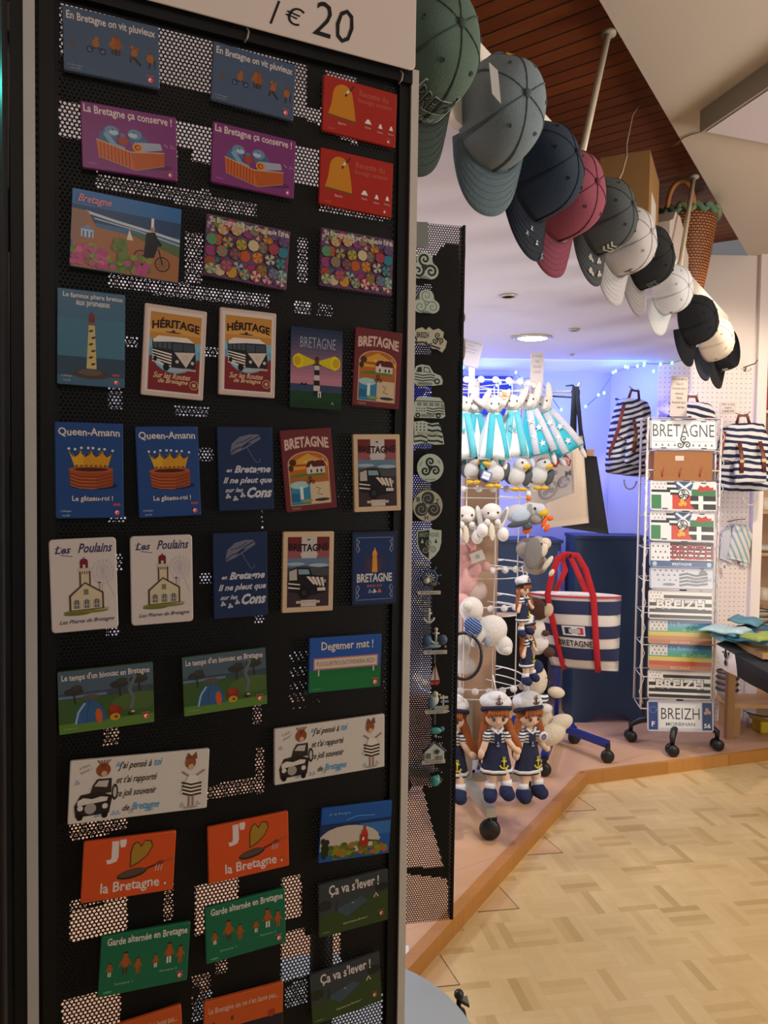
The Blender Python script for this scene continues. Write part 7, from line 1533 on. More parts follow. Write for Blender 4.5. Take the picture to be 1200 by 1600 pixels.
plush('toy_label', 'square blue edged label hanging from a seagull', 'label', 760, 743, 2.60, [('card', M('6c80b8', 0.4), [(760, 743, 0, 0.1, 0.1, 0.1)])])
o = bpy.data.objects.get('toy_label'); bpy.data.objects.remove(o.children[0]); bpy.data.objects.remove(o)
card('toy_label', 'square blue edged label hanging from a seagull', 'label', [(755,734),(770,739),(764,753),(750,747)], lambda x, y: PY(x, y, 2.668), lambda A: (A.rect(0.12, 0.12, 0.88, 0.88, 'd8dce8'), A.text('DOUDOU', 0.5, 0.5, 0.6, 0.2, '5c78b0')), '5068a8', thick=0.0015, rad=0.002, mat=lambda h: M(h, 0.5), step=0.0001)
# white lamb-bunnies
def lamb(px, py, Y, lab, rib='1c1c20'):
    return plush('lamb_plush', lab, 'soft toy', px, py, Y, [
        ('body', FW, [(px, py+22, 4, 16, 16, 12), (px, py, -3, 16, 14, 13), (px, py+5, -10, 10, 7, 8)], True),
        ('ear', FW, [(px-19, py+8, 0, 5, 18, 4, 12)]), ('ear', FW, [(px+19, py+10, 0, 5, 20, 4, -18)]),
        ('foot', fab('dcd8d4'), [(px-15, py+28, -12, 9, 11, 9)]), ('foot', fab('dcd8d4'), [(px+17, py+34, -12, 9, 11, 9)]), ('paw', FW, [(px-8, py+16, -13, 5, 6, 5)]), ('paw', FW, [(px+8, py+16, -13, 5, 6, 5)]),
        ('ribbon', fab('d8d0bc'), [(px-1, py+30, -16, 4.5, 14, 1.5, 5)]), ('inner_ear', FG, [(px+19, py+6, -3, 3, 12, 2, -18)])]+eyes([(px-7, py+1, 15), (px+8, py+0, 15)], r=1.7))
lamb(728, 804, 2.68, 'white floppy-eared plush with long bow, half behind the narrow stand')
lamb(768, 800, 2.66, 'white floppy-eared plush with black eyes and round feet')
# big gull lying
plush('seagull_plush', 'large seagull plush stretched out with orange beak mouth and feet', 'soft toy', 830, 805, 2.72, [
    ('body', fab('b8bcc0', 0.4, 130), [(810, 803, 0, 22, 15, 14), (828, 796, -2, 20, 11, 11, 8), (842, 797, -4, 11, 11, 10)], True), ('head_patch', FG, [(836, 811, -4, 11, 9, 9)]),
    ('wing', fab('a8b8c8'), [(812, 806, -12, 15, 10, 5, 25)]), ('wing_tip', FD, [(808, 818, -13, 18, 5, 4, 14), (822, 822, -13, 8, 5, 4)]), ('beak', FY, [(847, 801, -10, 8, 6, 6, 25)]),
    ('foot', FO, [(822, 828, -8, 7, 6, 5, 10)]), ('foot', FO, [(853, 824, -10, 7, 4, 4, 70), (858, 809, -10, 5, 4, 4, 20)]), ('throat', FO, [(849, 814, -9, 3.5, 11, 4, -20)])]+eyes([(833, 794, 14)], r=2.2))
# small red ball toys of keyring
plush('keyring_toy', 'small white keyring toy with orange belly above the gull', 'keyring', 826, 779, 2.66, [('body', FW, [(826, 772, 0, 4, 5, 4)]), ('belly', FO, [(826, 779, 0, 4, 4, 4)])])
# elephant
plush('elephant_plush', 'grey elephant plush with big round ear and cream trunk', 'soft toy', 838, 868, 2.74, [
    ('body', fab('9c948e', 0.4, 130), [(838, 882, 4, 20, 17, 14), (826, 858, 2, 20, 18, 14), (840, 855, -3, 16, 18, 13)], True), ('ear', fab('767270', 0.4, 130), [(829, 863, -18, 14, 25, 4, -6)]),
    ('trunk', FC, [(846, 858, -14, 7, 12, 6, -15), (853, 878, -15, 4.5, 14, 5, -35), (859, 893, -16, 4, 7, 4, -35)], True), ('muzzle', FC, [(850, 848, -9, 9, 9, 8)])]+eyes([(842, 848, 17)], r=1.7))
# pink plush
plush('pink_plush', 'pale pink plush with dangling legs beside the narrow stand', 'soft toy', 735, 880, 2.75, [
    ('body', FP, [(724, 870, 0, 18, 22, 14), (730, 905, 2, 18, 26, 14), (742, 890, -8, 9, 12, 8, -40), (758, 884, -8, 8, 8, 8), (722, 945, 0, 16, 18, 12)], True), ('ribbon', fab('c88c88'), [(738, 852, -14, 4, 15, 2, -5)]), ('scarf', fab('c4b0a8'), [(745, 925, 3, 18, 18, 10)])])
card('toy_label', 'square white tag on the pink plush', 'label', [(733,866),(753,859),(759,873),(739,881)], lambda x, y: PY(x, y, 2.70), lambda A: A.ell(0.5, 0.5, 0.18, 0.18, 'b0acac'), 'd8d4d0', thick=0.0015, rad=0.002, mat=lambda h: M(h, 0.5), step=0.0001)
# white bear with navy scarf
SCF = stripes('1c3c7c', '88a0c8', 0.010, 0.7, tilt=(0.7, 0, 1))
plush('bear_plush', 'white bear plush lying sideways with spotted navy scarf', 'soft toy', 760, 980, 2.66, [
    ('body', FW, [(736, 952, 0, 19, 20, 15), (768, 985, 0, 26, 24, 16, 35), (788, 1008, -2, 14, 15, 12), (750, 992, -6, 9, 22, 9, -35)], True), ('scarf', SCF, [(737, 976, -14, 15, 12, 5, -30), (733, 985, -13, 8, 8, 5)]), ('paw_pad', fab('8c94a8'), [(760, 1001, -14, 5, 8, 3)]), ('muzzle', FW, [(728, 945, -12, 9, 8, 7)]), ('foot', FW, [(791, 1014, -8, 9, 8, 8)])])
plush('bear_plush', 'blurred white plush hanging behind the black hoop', 'soft toy', 722, 1020, 2.80, [('body', FW, [(720, 1010, 0, 16, 24, 12), (728, 1040, 0, 16, 14, 12)], True), ('label_tag', M('d0c4a8', 0.6), [(724, 1033, -14, 3, 6, 0.5, -15)])])
# brown and white dogs
plush('dog_plush', 'white dog plush with brown head looking right', 'soft toy', 838, 950, 2.86, [
    ('body', FW, [(838, 985, 3, 16, 20, 13), (842, 1005, 3, 15, 20, 12), (850, 1008, -4, 7, 12, 7, -25)], True), ('head', FBR, [(842, 955, 0, 17, 14, 13, 20), (836, 945, 0, 14, 12, 11)], True), ('muzzle', fab('c8b498'), [(855, 952, -7, 8, 11, 8, -20)]), ('paw', FBR, [(852, 988, -8, 6, 5, 6)]), ('paw', FBR, [(858, 1018, -8, 9, 8, 8)])]+eyes([(850, 943, 14)], r=1.5))
plush('dog_plush', 'white shaggy plush with brown paws under the brown-headed dog', 'soft toy', 826, 1000, 2.92, [('body', fab('b8b0a8', 0.6, 90), [(824, 985, 3, 15, 20, 12), (826, 1015, 3, 14, 18, 12)], True), ('collar', fab('1c2848'), [(822, 962, -2, 13, 6, 10)])])
# cream bear
NST = stripes('24304c', 'd8d8dc', 0.014, 0.5)
plush('bear_plush', 'big cream bear plush sitting lowest with stretched-out legs', 'soft toy', 848, 1100, 2.80, [
    ('body', FC, [(835, 1062, 0, 20, 26, 15), (842, 1120, 4, 22, 26, 16), (868, 1080, -4, 14, 9, 9, -8), (874, 1128, -6, 22, 13, 12, 22), (858, 1145, -12, 26, 17, 14, 25)], True),
    ('sleeve', NST, [(844, 1090, -10, 12, 8, 9, 30)]), ('paw', FW, [(848, 1103, -16, 12, 8, 8, 10)]), ('cap', fab('1c2c54'), [(834, 1040, -5, 13, 12, 11)])]+eyes([(852, 1055, 12), (856, 1062, 11)], r=1.4))
# ------------------------------------------------------------------ sailor dolls
SKN = fab('e0c0a8', 0.15, 200, 0.04); HAIR = stripes('a05a2a', '82441c', 0.0035, 0.6, axis=0, wob=0.01); NVY = fab('1a2240', 0.3, 220); HATW = fab('d4d4d8', 0.25, 150, 0.05); SHO = fab('16224a', 0.5, 130)
SHIRT = stripes('26304c', 'd8d8d8', 0.0105, 0.45)
def doll(px, py, Y, lab, k=1.0, face=0.0, show=True, lean=0.0, group='sailor dolls', button=False):
    """origin at the chin; units are picture pixels at this distance"""
    o0 = PY(px, py, Y); g = empty('sailor_doll', o0, lab, 'doll', group, rot=Matrix.Rotation(face, 3, 'Z') @ Matrix.Rotation(lean, 3, 'Y')); s = Y/1200*k
    def E(nm, mat, els, sf=False, par=g):
        b = MB()
        for e in els: rot = Matrix.Rotation(math.radians(e[6]), 3, 'Y') if len(e) > 6 else None; b.ell((e[0]*s, e[1]*s, e[2]*s), (e[3]*s, e[4]*s, e[5]*s), mat, rot, nu=20, nv=12)
        o = b.build(nm, par)
        if sf: soft(o, 0.003, 3)
        return o
    # body: head, neck, torso, arms, legs in one skin
    E('body', SKN, [(0, 0, 12, 19, 15, 15), (0, 0, -4, 6, 6, 8), (0, 2, -24, 12, 8, 20), (-20, -3, -32, 5.5, 5.5, 20, 18), (-25, -4, -44, 5.5, 5.5, 9, 10), (21, -5, -29, 5.5, 5.5, 20, -38), (32, -6, -40, 6, 5.5, 7, -38),
                   (-8, -2, -80, 8.5, 8, 21, -8), (11, -6, -77, 8.5, 8, 20, -8)], True)
    b = MB()
    b.lathe([(11*s, -6*s), (13.5*s, -14*s), (14.5*s, -26*s), (12*s, -27*s), (8*s, -6*s)], SHIRT, n=28, sy=0.75); b.build('shirt', g)
    for sx, rz in ((-1, 22), (1, -42)): b = MB(); b.ell((sx*15.5*s, -3*s, -17*s), (7*s, 7*s, 11*s), SHIRT, Matrix.Rotation(math.radians(rz), 3, 'Y')); b.build('sleeve', g)
    b = MB(); b.lathe([(14.6*s, -24*s), (15.5*s, -29*s), (20*s, -50*s), (25*s, -74*s), (25.5*s, -76*s)], NVY, n=40, sy=0.62, fn=lambda r, z, t: r*(1+0.035*math.sin(9*t)*min(1, max(0, (-z/s-28)/30)))); b.box((0, -11.0*s, -18*s), (11*s, 1.5*s, 16*s), NVY)
    dr = b.build('dress', g)
    for z0, z1, mt in ((-69, -73.5, M('d8d8d8', 0.8)),): b = MB(); b.lathe([(24.6*s, z0*s), (25.8*s, z1*s)], mt, n=40, sy=0.63, fn=lambda r, z, t: r*1.012*(1+0.035*math.sin(9*t))); b.build('hem_band', dr)
    b = MB()
    AN = M('c8c034', 0.6)
    def anchor(b, x, z, kk, mt, y=-14.5):
        b.tube([(x*s, y*s, (z+7*kk)*s), (x*s, y*s-0.4*s, (z-7*kk)*s)], 1.3*kk*s, mt, 6); b.tube([((x-4*kk)*s, y*s, (z+4*kk)*s), ((x+4*kk)*s, y*s, (z+4*kk)*s)], 1.0*kk*s, mt, 6)
        b.tube([(x*s+6.5*kk*s*math.cos(t), y*s-0.5*s, (z-1*kk)*s+6.5*kk*s*math.sin(t)) for t in [math.radians(a) for a in range(195, 346, 15)]], 1.4*kk*s, mt, 6); b.tube([(x*s+2*kk*s*math.cos(t), y*s, (z+8.5*kk)*s+2*kk*s*math.sin(t)) for t in [k_*math.pi/4 for k_ in range(8)]], 0.7*kk*s, mt, 5, closed=True)
    anchor(b, 9, -58, 1.0, AN, -14.2); b.build('anchor_emblem', dr)
    b = MB(); anchor(b, 0, -28, 0.4, M('a8b0c0'), -11.9); b.build('small_anchor', dr)
    b = MB(); b.tube([(-9*s, -7*s, -3*s), (-4*s, -10.5*s, -8*s), (0, -11*s, -11*s), (4*s, -10.5*s, -8*s), (9*s, -7*s, -3*s)], 2.2*s, M('d8d8dc', 0.8), 6, flat=((0, 1, 0), 0.5)); b.build('collar', g)
    for sx, x, z in ((-1, -10.5, -95), (1, 14, -90)):
        b = MB(); b.lathe([(8.6*s, 4*s), (9*s, 0), (9*s, -7*s)], M('dcdce0', 0.9), c=(x*s, (-3 if sx < 0 else -8)*s, z*s), n=18); b.build('sock', g)
        E('shoe', SHO, [(x-1, (-5 if sx < 0 else -12), z-13, 11.5, 13, 12), (x+(-2 if sx < 0 else 1), (-12 if sx < 0 else -18), z-16, 11, 10, 10)], True)
    # hair
    E('hair', HAIR, [(0, 3.5, 17, 21.5, 15.5, 16), (-20, 3, -8, 6.5, 6, 32, 8), (-24, 2, -30, 5.5, 5, 22, 5), (20, 0, -6, 8, 6, 28, -18), (28, -3, -24, 8, 6, 22, -28)], True)
    b = MB()
    for i in range(9):
        x = -14+28*i/8; b.tube([(x*0.9*s, -10*s-4*s*(1-(x/18)**2), 27*s), (x*1.02*s, -12.5*s-3*s*(1-(x/18)**2), 21*s), (x*1.05*s+(1 if i % 2 else -1)*s, -12.8*s-2.6*s*(1-(x/18)**2), (15 if abs(x) > 9 else 18)*s)], 2.4*s, HAIR, 6)
    b.build('fringe', g)
    for x in (-6.5, 8):
        b = MB(); b.ell((x*s, -14.2*s, 12*s), (2.6*s, 1.2*s, 3.4*s), M('4c6474', 0.3)); b.ell((x*s, -15.2*s, 12.4*s), (1.2*s, 0.6*s, 1.6*s), M('14181c', 0.2)); b.build('eye', g)
    b = MB(); b.tube([(-2*s, -15*s, 4.5*s), (0, -15.2*s, 3.6*s), (2*s, -15*s, 4.5*s)], 0.35*s, M('9c5448'), 5); b.build('mouth', g)
    b = MB(); b.ell((0, -15.4*s, 8.2*s), (1.3*s, 1.2*s, 1.2*s), SKN, nu=8, nv=6); b.build('nose', g)
    # sailor hat
    b = MB(); b.ell((-1*s, 3*s, 36*s), (26*s, 20*s, 14*s), HATW, Matrix.Rotation(math.radians(5), 3, 'Y'), nu=26, nv=14); b.ell((0, -2*s, 44*s), (17*s, 14*s, 10*s), HATW); h = b.build('hat', g); soft(h, 0.003, 3)
    b = MB(); b.tube([(22*s*math.cos(t), 2*s+17.5*s*math.sin(t), (24.5+7*(-math.sin(t)))*s) for t in [math.pi*2*k_/30 for k_ in range(30)]], 3.6*s, NVY, 8, closed=True, flat=((0, 0, 1), 1.0)); b.build('hat_band', h)
    b = MB(); anchor(b, 1, 43, 0.8, M('5c2434', 0.6), -17.5); b.build('hat_anchor', h)
    b = MB(); b.tube([(0, 0, 50*s), (-5*s, 5*s, 78*s)], 1.0*s, GW, 6); b.build('string', g)
    if button: b = MB(); b.lathe([(0.001, 0), (8.5*s, 0), (8.5*s, 1.5*s), (0.001, 1.5*s)], M('d8d4dc', 0.4), c=(19*s, -13*s, -18*s), n=22, rot=Matrix.Rotation(math.pi/2, 3, 'X')); b.lathe([(2.5*s, 0), (5*s, 0)], M('8c90b0'), c=(19*s, -14.8*s, -18*s), n=16, rot=Matrix.Rotation(math.pi/2, 3, 'X')); b.build('badge', g)
    return g
doll(826, 1132, 2.74, 'sailor girl doll behind on the right with round white badge', button=True, face=0.45)
doll(776, 1132, 2.60, 'sailor girl doll in front, facing forward with blue eyes', face=0.05, lean=-0.02)
doll(708, 1136, 2.66, 'sailor girl doll mostly hidden behind the narrow stand', face=-0.2)
doll(818, 928, 2.66, 'small sailor doll below the elephant, facing right', k=0.56, face=0.7)
doll(824, 993, 2.68, 'small sailor doll with long hair above the cream bear', k=0.64, face=0.9)

# ------------------------------------------------------------------ string of blue lights
def lights(name, lab, pts, Y, vis):
    g = empty(name, PY(*pts[0], Y), lab, 'string lights'); w = [PY(x, y, Y) for x, y in pts]
    b = MB(); b.tube(w, 0.0018, M('4c5890', 0.5), 5); sub('wire', b, g)
    for i, (x, y) in enumerate(vis):
        b = MB(); p = PY(x, y, Y-0.01); b.ell(p, (0.006, 0.006, 0.008), M('6cc8ff' if i % 3 else '50e8f0', 0.4, emit=9.0), nu=10, nv=8); sub('bulb', b, g)
lights('string_lights', 'string of cyan blue lights from the corner to the pegboard', [(915, 636), (935, 618), (958, 583), (977, 574), (997, 573), (1007, 568), (1032, 569), (1050, 567), (1072, 561)], 4.02, [(915, 635), (935, 617), (944, 614), (958, 582), (962, 580), (977, 573), (981, 574), (996, 572), (1007, 568), (1006, 571), (1021, 580), (1032, 569), (1050, 567), (1070, 562)])
lights('string_lights', 'string of blue lights behind the toy spinner signs', [(716, 575), (724, 574), (743, 597), (778, 594), (797, 599), (806, 582), (815, 592), (840, 590), (876, 641)], 4.20, [(724, 574), (721, 597), (743, 596), (776, 602), (779, 594), (782, 598), (797, 600), (800, 596), (806, 582), (815, 592), (877, 640)])

# ------------------------------------------------------------------ right side: towels on hooks, shelf, table with folded cloths
TST = stripes('8cb4c4', 'e0d8d0', 0.03, 0.4, tilt=(1, 0, 0.45))
g, S, c = quadbag('tea_towel', 'pale tea towel with blue stripes hanging on the pegboard', 'towel', [(1146,820),(1166,820),(1172,880),(1136,872)], PGY-0.03, 0.02, TST, bulge=0.012)
b = MB(); b.tube([PY(1138, 815, PGY)-c, PY(1152, 812, PGY-0.05)-c, PY(1165, 811, PGY-0.06)-c], 0.003, M('8c8478', 0.4, 0.5), 6); b.build('hook', g)
g, S, c = quadbag('tea_towel', 'blue-white tea towel behind the striped one on the pegboard', 'towel', [(1128,830),(1142,822),(1144,880),(1124,872)], PGY-0.02, 0.02, fab('c8ccd4'), bulge=0.01)
g, S, c = quadbag('tea_towel', 'light blue striped towel at the right of the towel hook', 'towel', [(1164,824),(1176,832),(1166,886),(1156,882)], PGY-0.02, 0.02, TST, bulge=0.01)
card('swing_tag', 'small white tag below the hanging tea towels', 'tag', [(1128,880),(1134,879),(1136,891),(1130,892)], lambda x, y: PY(x, y, PGY-0.04), lambda A: A.rect(0.3, 0.3, 0.7, 0.7, '6c6c6c'), 'e0dcd8', thick=0.001, rad=0.001, mat=lambda h: M(h, 0.5), step=0.0002)
b = MB(); b.tube([PY(1162, 574, PGY), PY(1168, 572, PGY-0.05), PY(1180, 568, PGY-0.08), PY(1184, 562, PGY-0.09)], 0.003, M('5c5450', 0.4, 0.5), 6); b.tube([PY(1166, 573, PGY), PY(1164, 580, PGY-0.01)], 0.003, M('5c5450', 0.4, 0.5), 6); tag(b.build('wall_hook'), 'empty metal hook high on the pegboard', 'hook')
# shelf unit
SHY = 4.35; sx0 = PY(1180, 700, SHY).x
SW = M('dccfc4', 0.6); SRW = M('b48c64', 0.6, var=0.1, scale=12)
sh = empty('shelf_unit', (sx0+0.35, SHY+0.15, 0), 'tall white shelf unit at the right edge with wooden back', 'shelf')
b = MB(); b.box((sx0+0.35, SHY+0.31, 1.15), (0.74, 0.02, 2.3), M('caa988', 0.7)); sub('back_panel', b, sh)
b = MB(); b.box((sx0+0.005, SHY+0.16, 1.15), (0.02, 0.30, 2.3), SW); sub('side_panel', b, sh)
b = MB(); b.box((sx0+0.72, SHY+0.16, 1.15), (0.02, 0.30, 2.3), SW); sub('side_panel', b, sh)
SHZ = {}
for py in (470, 640, 798, 864, 990, 1120):
    z = PY(1190, py, SHY).z; SHZ[py] = z; b = MB(); b.box((sx0+0.36, SHY+0.155, z-0.009), (0.70, 0.29, 0.018), SW if py < 790 else M('c8a078', 0.6)); sub('shelf', b, sh)
def bowl(x, y, z, r, lab, col='c8bca8', name='bowl', grp='bowls on the right shelf'):
    g = empty(name, (x, y, z), lab, 'bowl', grp); b = MB(); b.lathe([(0.001, 0.003), (r*0.45, 0.0), (r*0.5, 0.008), (r*0.85, 0.03), (r, 0.055), (r*0.96, 0.056), (r*0.8, 0.032), (r*0.4, 0.012), (0.001, 0.012)], M(col, 0.35), n=28); b.build('bowl_body', g)
    b = MB(); b.tube([(r*0.98*math.cos(t), r*0.98*math.sin(t), 0.055) for t in [2*math.pi*k/24 for k in range(24)]], 0.0035, M('3c3840', 0.4), 6, closed=True); b.build('rim', g)
xs_ = PY(1183, 950, SHY).x+0.06
ords = ['lowest', 'second', 'third', 'topmost']
for j, (xx, nn) in enumerate(((xs_, 3), (xs_+0.16, 4))):
    for k in range(nn): bowl(xx, SHY+0.10, SHZ[990]+0.032*k, 0.062, '%s pale bowl with dark rim in the %s stack on the shelf' % (ords[k] if k < nn-1 else 'topmost', ('left', 'right')[j]))
def rbox(px0, py0, px1, py1, lab, col, Y=SHY+0.02, nm='red_box'):
    p0 = PY(px0, py1, Y); p1 = PY(px1, py0, Y); g = empty(nm, ((p0.x+p1.x)/2, Y+0.08, p0.z), lab, 'box'); b = MB(); b.box(((p0.x+p1.x)/2, Y+0.08, (p0.z+p1.z)/2), (abs(p1.x-p0.x), 0.16, abs(p1.z-p0.z)), M(col, 0.5)); sub('carton', b, g)
    b = MB(); b.box(((p0.x+p1.x)/2, Y-0.001, p0.z+abs(p1.z-p0.z)*0.25), (abs(p1.x-p0.x)*0.5, 0.002, 0.012), M('d8d0c8', 0.5)); sub('printed_band', b, g)
rbox(1191, 605, 1240, 639, 'bright red box on the upper right shelf', 'b82420')
rbox(1192, 500, 1240, 560, 'dark red box high on the right shelf', '9c2824')
rbox(1188, 676, 1240, 700, 'red item lying across the middle of the right shelf', 'a83430', nm='red_tin')
rbox(1194, 575, 1240, 604, 'orange and black packet on top of the bright red box', 'b4743c', nm='packet')
b = MB(); rm = PY(1196, 850, SHY+0.03); b.ell((rm.x+0.02, rm.y+0.05, SHZ[864]+0.022), (0.10, 0.06, 0.022), fab('c8c4c0')); tag(b.build('folded_cloth'), 'folded pale cloth on the shelf above the bowls', 'cloth')
def a_mug(x, z, Y, lab, nm='mug', cat='mug', col='d8ccb8'):
    g = empty(nm, (x, Y, z), lab, cat); b = MB(); b.lathe([(0.001, 0.0), (0.034, 0.0), (0.038, 0.01), (0.038, 0.075), (0.035, 0.075), (0.033, 0.012), (0.001, 0.008)], M(col, 0.35), n=24); b.build('mug_body', g)
    b = MB(); b.tube([(-0.036-0.022*math.sin(t), 0, 0.04+0.024*math.cos(t)) for t in [math.pi*k/8 for k in range(9)]], 0.005, M(col, 0.35), 8); b.build('handle', g)
a_mug(PY(1192, 790, SHY+0.06).x+0.02, SHZ[798], SHY+0.08, 'white mug on the shelf right of the backpack')
a_mug(PY(1196, 920, SHY+0.05).x+0.03, SHZ[990]+0.17, SHY+0.13, 'pale mug with round emblem above the bowls')
# table with cloths
TBY = 3.25
tz = PY(1160, 1010, TBY+0.1).z
tb = empty('display_table', (PY(1200, 1100, 3.35).x+0.2, 3.45, PLZ), 'low display table with black and white flag cloth at right', 'table')
tx0 = PY(1128, 1000, 3.60).x
b = MB(); b.box((tx0+0.55, 3.52, tz-0.012), (1.1, 0.62, 0.024), M('a88458', 0.5)); sub('tabletop', b, tb)
for x, y in ((tx0+0.12, 3.76), (tx0+1.0, 3.76), (tx0+1.0, 3.28), (tx0+0.20, 3.70)):
    if (x, y) == (tx0+0.20, 3.70): continue
    b = MB(); b.box((x, y, (PLZ+tz-0.024)/2), (0.035, 0.035, tz-0.024-PLZ), M('9c7448', 0.6)); sub('leg', b, tb)
# flag cloth draped over the front edge
P1, P2, P3, P4 = PY(1118, 1006, 3.45), PY(1215, 1060, 3.05), PY(1215, 1092, 3.05), PY(1124, 1042, 3.42)
b = MB(); n = 24; vs = []; fs = []
for k_ in (0, 1):
    for j in range(7):
        for i in range(n+1):
            u, v = i/n, j/6; p = P1*(1-u)*(1-v)+P2*u*(1-v)+P3*u*v+P4*(1-u)*v; p = p+Vector((-0.3, -0.9, 0)).normalized()*(0.008*math.sin(u*14)*v+0.004*k_+0.02*math.sin(math.pi*v)); vs.append(p)
N1 = 7*(n+1)
def split(f0, f1, mt):
    ff = []
    for j in range(6):
        for i in range(f0, f1): a = j*(n+1)+i; ff += [(a, a+n+1, a+n+2, a+1), (N1+a, N1+a+1, N1+a+n+2, N1+a+n+1)]
    b.add(vs, ff, mt, True)
split(0, 8, M('d8d0cc', 0.8)); split(8, n, M('141416', 0.8))
b.add([vs[i] for i in range(n+1)]+[Vector((vs[i].x+0.25, vs[i].y+0.22, tz+0.002)) for i in range(n+1)], [(i, i+1, n+2+i, n+1+i) for i in range(n)], M('24262a', 0.8), True)
o = b.build('flag_cloth'); tag(o, 'black and white flag cloth with ermine mark over the table edge', 'cloth')
b = MB(); ec = P1*0.62+P4*0.24+P2*0.10+P3*0.04+Vector((-0.012, -0.040, 0)); dX = (P2-P1).normalized(); 
def EPt(x, z): return ec+dX*x+Vector((0, 0, z))
for quad in ([(-0.004, 0.035), (0.004, 0.035), (0.012, 0.0), (0.0, -0.012), (-0.012, 0.0)], [(-0.012, 0.02), (-0.03, 0.012), (-0.012, 0.008)], [(0.012, 0.02), (0.03, 0.03), (0.02, 0.008)], [(0.0, -0.008), (0.01, -0.03), (0.0, -0.045), (-0.01, -0.03)]):
    p_ = [EPt(x, z) for x, z in quad]; b.add(p_+[q_+Vector((0, 0.002, 0)) for q_ in p_], [tuple(range(len(p_)))]+[tuple(range(2*len(p_)-1, len(p_)-1, -1))], M('1c1c20', 0.7))
em = sub('ermine_mark', b, o)
# folded cloths on the table
random.seed(21)
fl = [('7cacc4', 'pale blue folded cloth at the left end of the table'), ('d8cc9c', 'small yellow folded cloth among blue ones'), ('2c7088', 'teal folded cloth in the middle of the table'), ('3c5c74', 'dark slate folded cloth at the back of the table'), ('4c90a8', 'bright teal cloth near the frame edge'), ('a8c4cc', 'ice blue cloth lying at the table front'), ('8c9c50', 'olive and yellow cloth at the right edge'), ('5c8c9c', 'grey teal cloth heaped on top')]
for i, (col, lab) in enumerate(fl):
    px_, py_ = [(1140, 997), (1160, 994), (1172, 1018), (1180, 990), (1150, 1010), (1132, 1010), (1192, 1030), (1165, 985)][i]
    Yt = 3.35+0.28*[0.5, 0.6, 0.1, 0.9, 0.3, 0.4, -0.3, 0.95][i]; p = PY(px_, py_, Yt); p.z = tz+0.006+0.008*i
    b = MB(); w_, d_ = random.uniform(0.12, 0.2), random.uniform(0.10, 0.16); rt = Matrix.Rotation(random.uniform(-0.8, 0.4), 3, 'Z') @ Matrix.Rotation(random.uniform(-0.08, 0.08), 3, 'Y'); nn = 8; vs = []; fs = []
    for k_ in (0, 1):
        for a in range(nn+1):
            for e in range(nn+1): q_ = rt @ Vector(((a/nn-0.5)*w_, (e/nn-0.5)*d_, 0.004*math.sin(a*1.3+i)+0.008*k_+(0.010 if 0 < a < nn and 0 < e < nn else 0)*k_)); vs.append(q_)
    m1 = (nn+1)**2
    for a in range(nn):
        for e in range(nn): k0 = a*(nn+1)+e; fs += [(k0, k0+1, k0+nn+2, k0+nn+1), (m1+k0, m1+k0+nn+1, m1+k0+nn+2, m1+k0+1)]
        k0 = a; fs.append((k0+1, k0, m1+k0, m1+k0+1)); k0 = nn*(nn+1)+a; fs.append((k0, k0+1, m1+k0+1, m1+k0)); k0 = a*(nn+1); fs.append((k0, k0+nn+1, m1+k0+nn+1, m1+k0)); k0 += nn; fs.append((k0+nn+1, k0, m1+k0, m1+k0+nn+1))
    b.add(vs, fs, fab(col, 0.3, 60, 0.3), True); o = b.build('folded_cloth', None, mw=Matrix.Translation(p)); tag(o, lab, 'cloth', 'folded cloths on the table')
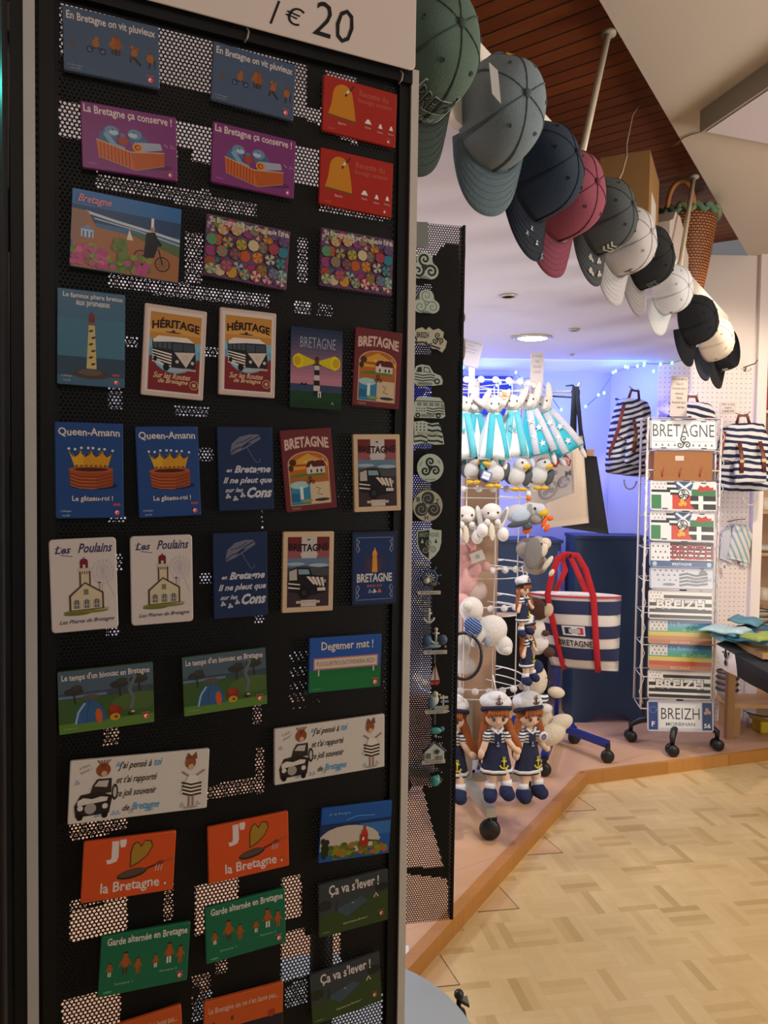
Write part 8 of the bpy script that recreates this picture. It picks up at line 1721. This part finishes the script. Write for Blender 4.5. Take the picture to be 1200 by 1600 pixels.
# things under the table
def ub(px_, py_, r, lab, col, z=PLZ+0.0):
    p = PZ(px_, py_, z); bowl(p.x, p.y, z, r, lab, col, grp='bowls under the table')
g = empty('low_bench', PZ(1180, 1150, PLZ), 'low pale wooden bench under the table', 'bench'); p = PZ(1150, 1135, PLZ)
zb_ = 0.21
b = MB(); b.box((p.x+0.36, 3.90, zb_-0.01), (0.92, 0.20, 0.02), M('c8a070', 0.5)); sub('seat', b, g)
for x in (-0.06, 0.78): b = MB(); b.box((p.x+x, 3.90, (PLZ+zb_-0.02)/2), (0.03, 0.18, zb_-0.02-PLZ), M('b08858', 0.5)); sub('leg', b, g)
bowl(PY(1136, 1080, 3.88).x, 3.88, 0.21, 0.055, 'striped bowl, lowest of the stack beside the plate rack', 'b0a498', grp='bowls under the table')
for k in range(1, 4): bowl(PY(1136, 1080, 3.88).x, 3.88, 0.21+0.03*k, 0.055, '%s striped bowl of the stack beside the plate rack' % ['', 'second', 'third', 'topmost'][k], '9c8c80', grp='bowls under the table')
p = PZ(1180, 1118, PLZ); bowl(p.x, p.y-0.1, PLZ, 0.11, 'wide pale bowl with dark rim on the platform under the table', 'c4ac90', grp='bowls under the table')
b = MB(); p = PZ(1187, 1142, PLZ); b.box((p.x+0.01, p.y, PLZ+0.03), (0.06, 0.10, 0.06), M('c8b020', 0.5)); o = b.build('yellow_crate'); bv = o.modifiers.new('r', 'BEVEL'); bv.width = 0.008; bv.segments = 2; tag(o, 'small bright yellow crate on the platform at right edge', 'crate')
b = MB(); b.box((p.x+0.20, p.y-0.04, PLZ+0.025), (0.24, 0.10, 0.05), M('a82c24', 0.5)); o = b.build('red_tray'); bv = o.modifiers.new('r', 'BEVEL'); bv.width = 0.008; bv.segments = 2; tag(o, 'red tray beside the small yellow crate', 'tray')
b = MB(); p = PZ(1130, 1118, PLZ+0.003); b.box((p.x, p.y, PLZ+0.003), (0.10, 0.07, 0.005), M('d0ccc8', 0.5), Matrix.Rotation(0.4, 3, 'Z')); tag(b.build('paper_sheet'), 'white paper lying on the platform behind the plate rack', 'paper')
# white card on platform edge near the stand
def a_gs(A): A.text('GS', 0.62, 0.5, 0.4, 0.4, '3c5c78', bold=0.02)
w1 = [(600, 1478), (646, 1479), (632, 1495), (590, 1495)]
card('floor_card', 'white lettered card lying on the platform beside the stand', 'card', w1, lambda x, y: PZ(x, y, PLZ+0.002), a_gs, 'd8d8dc', thick=0.001, rad=0.001, mat=lambda h: M(h, 0.5), step=0.0001)
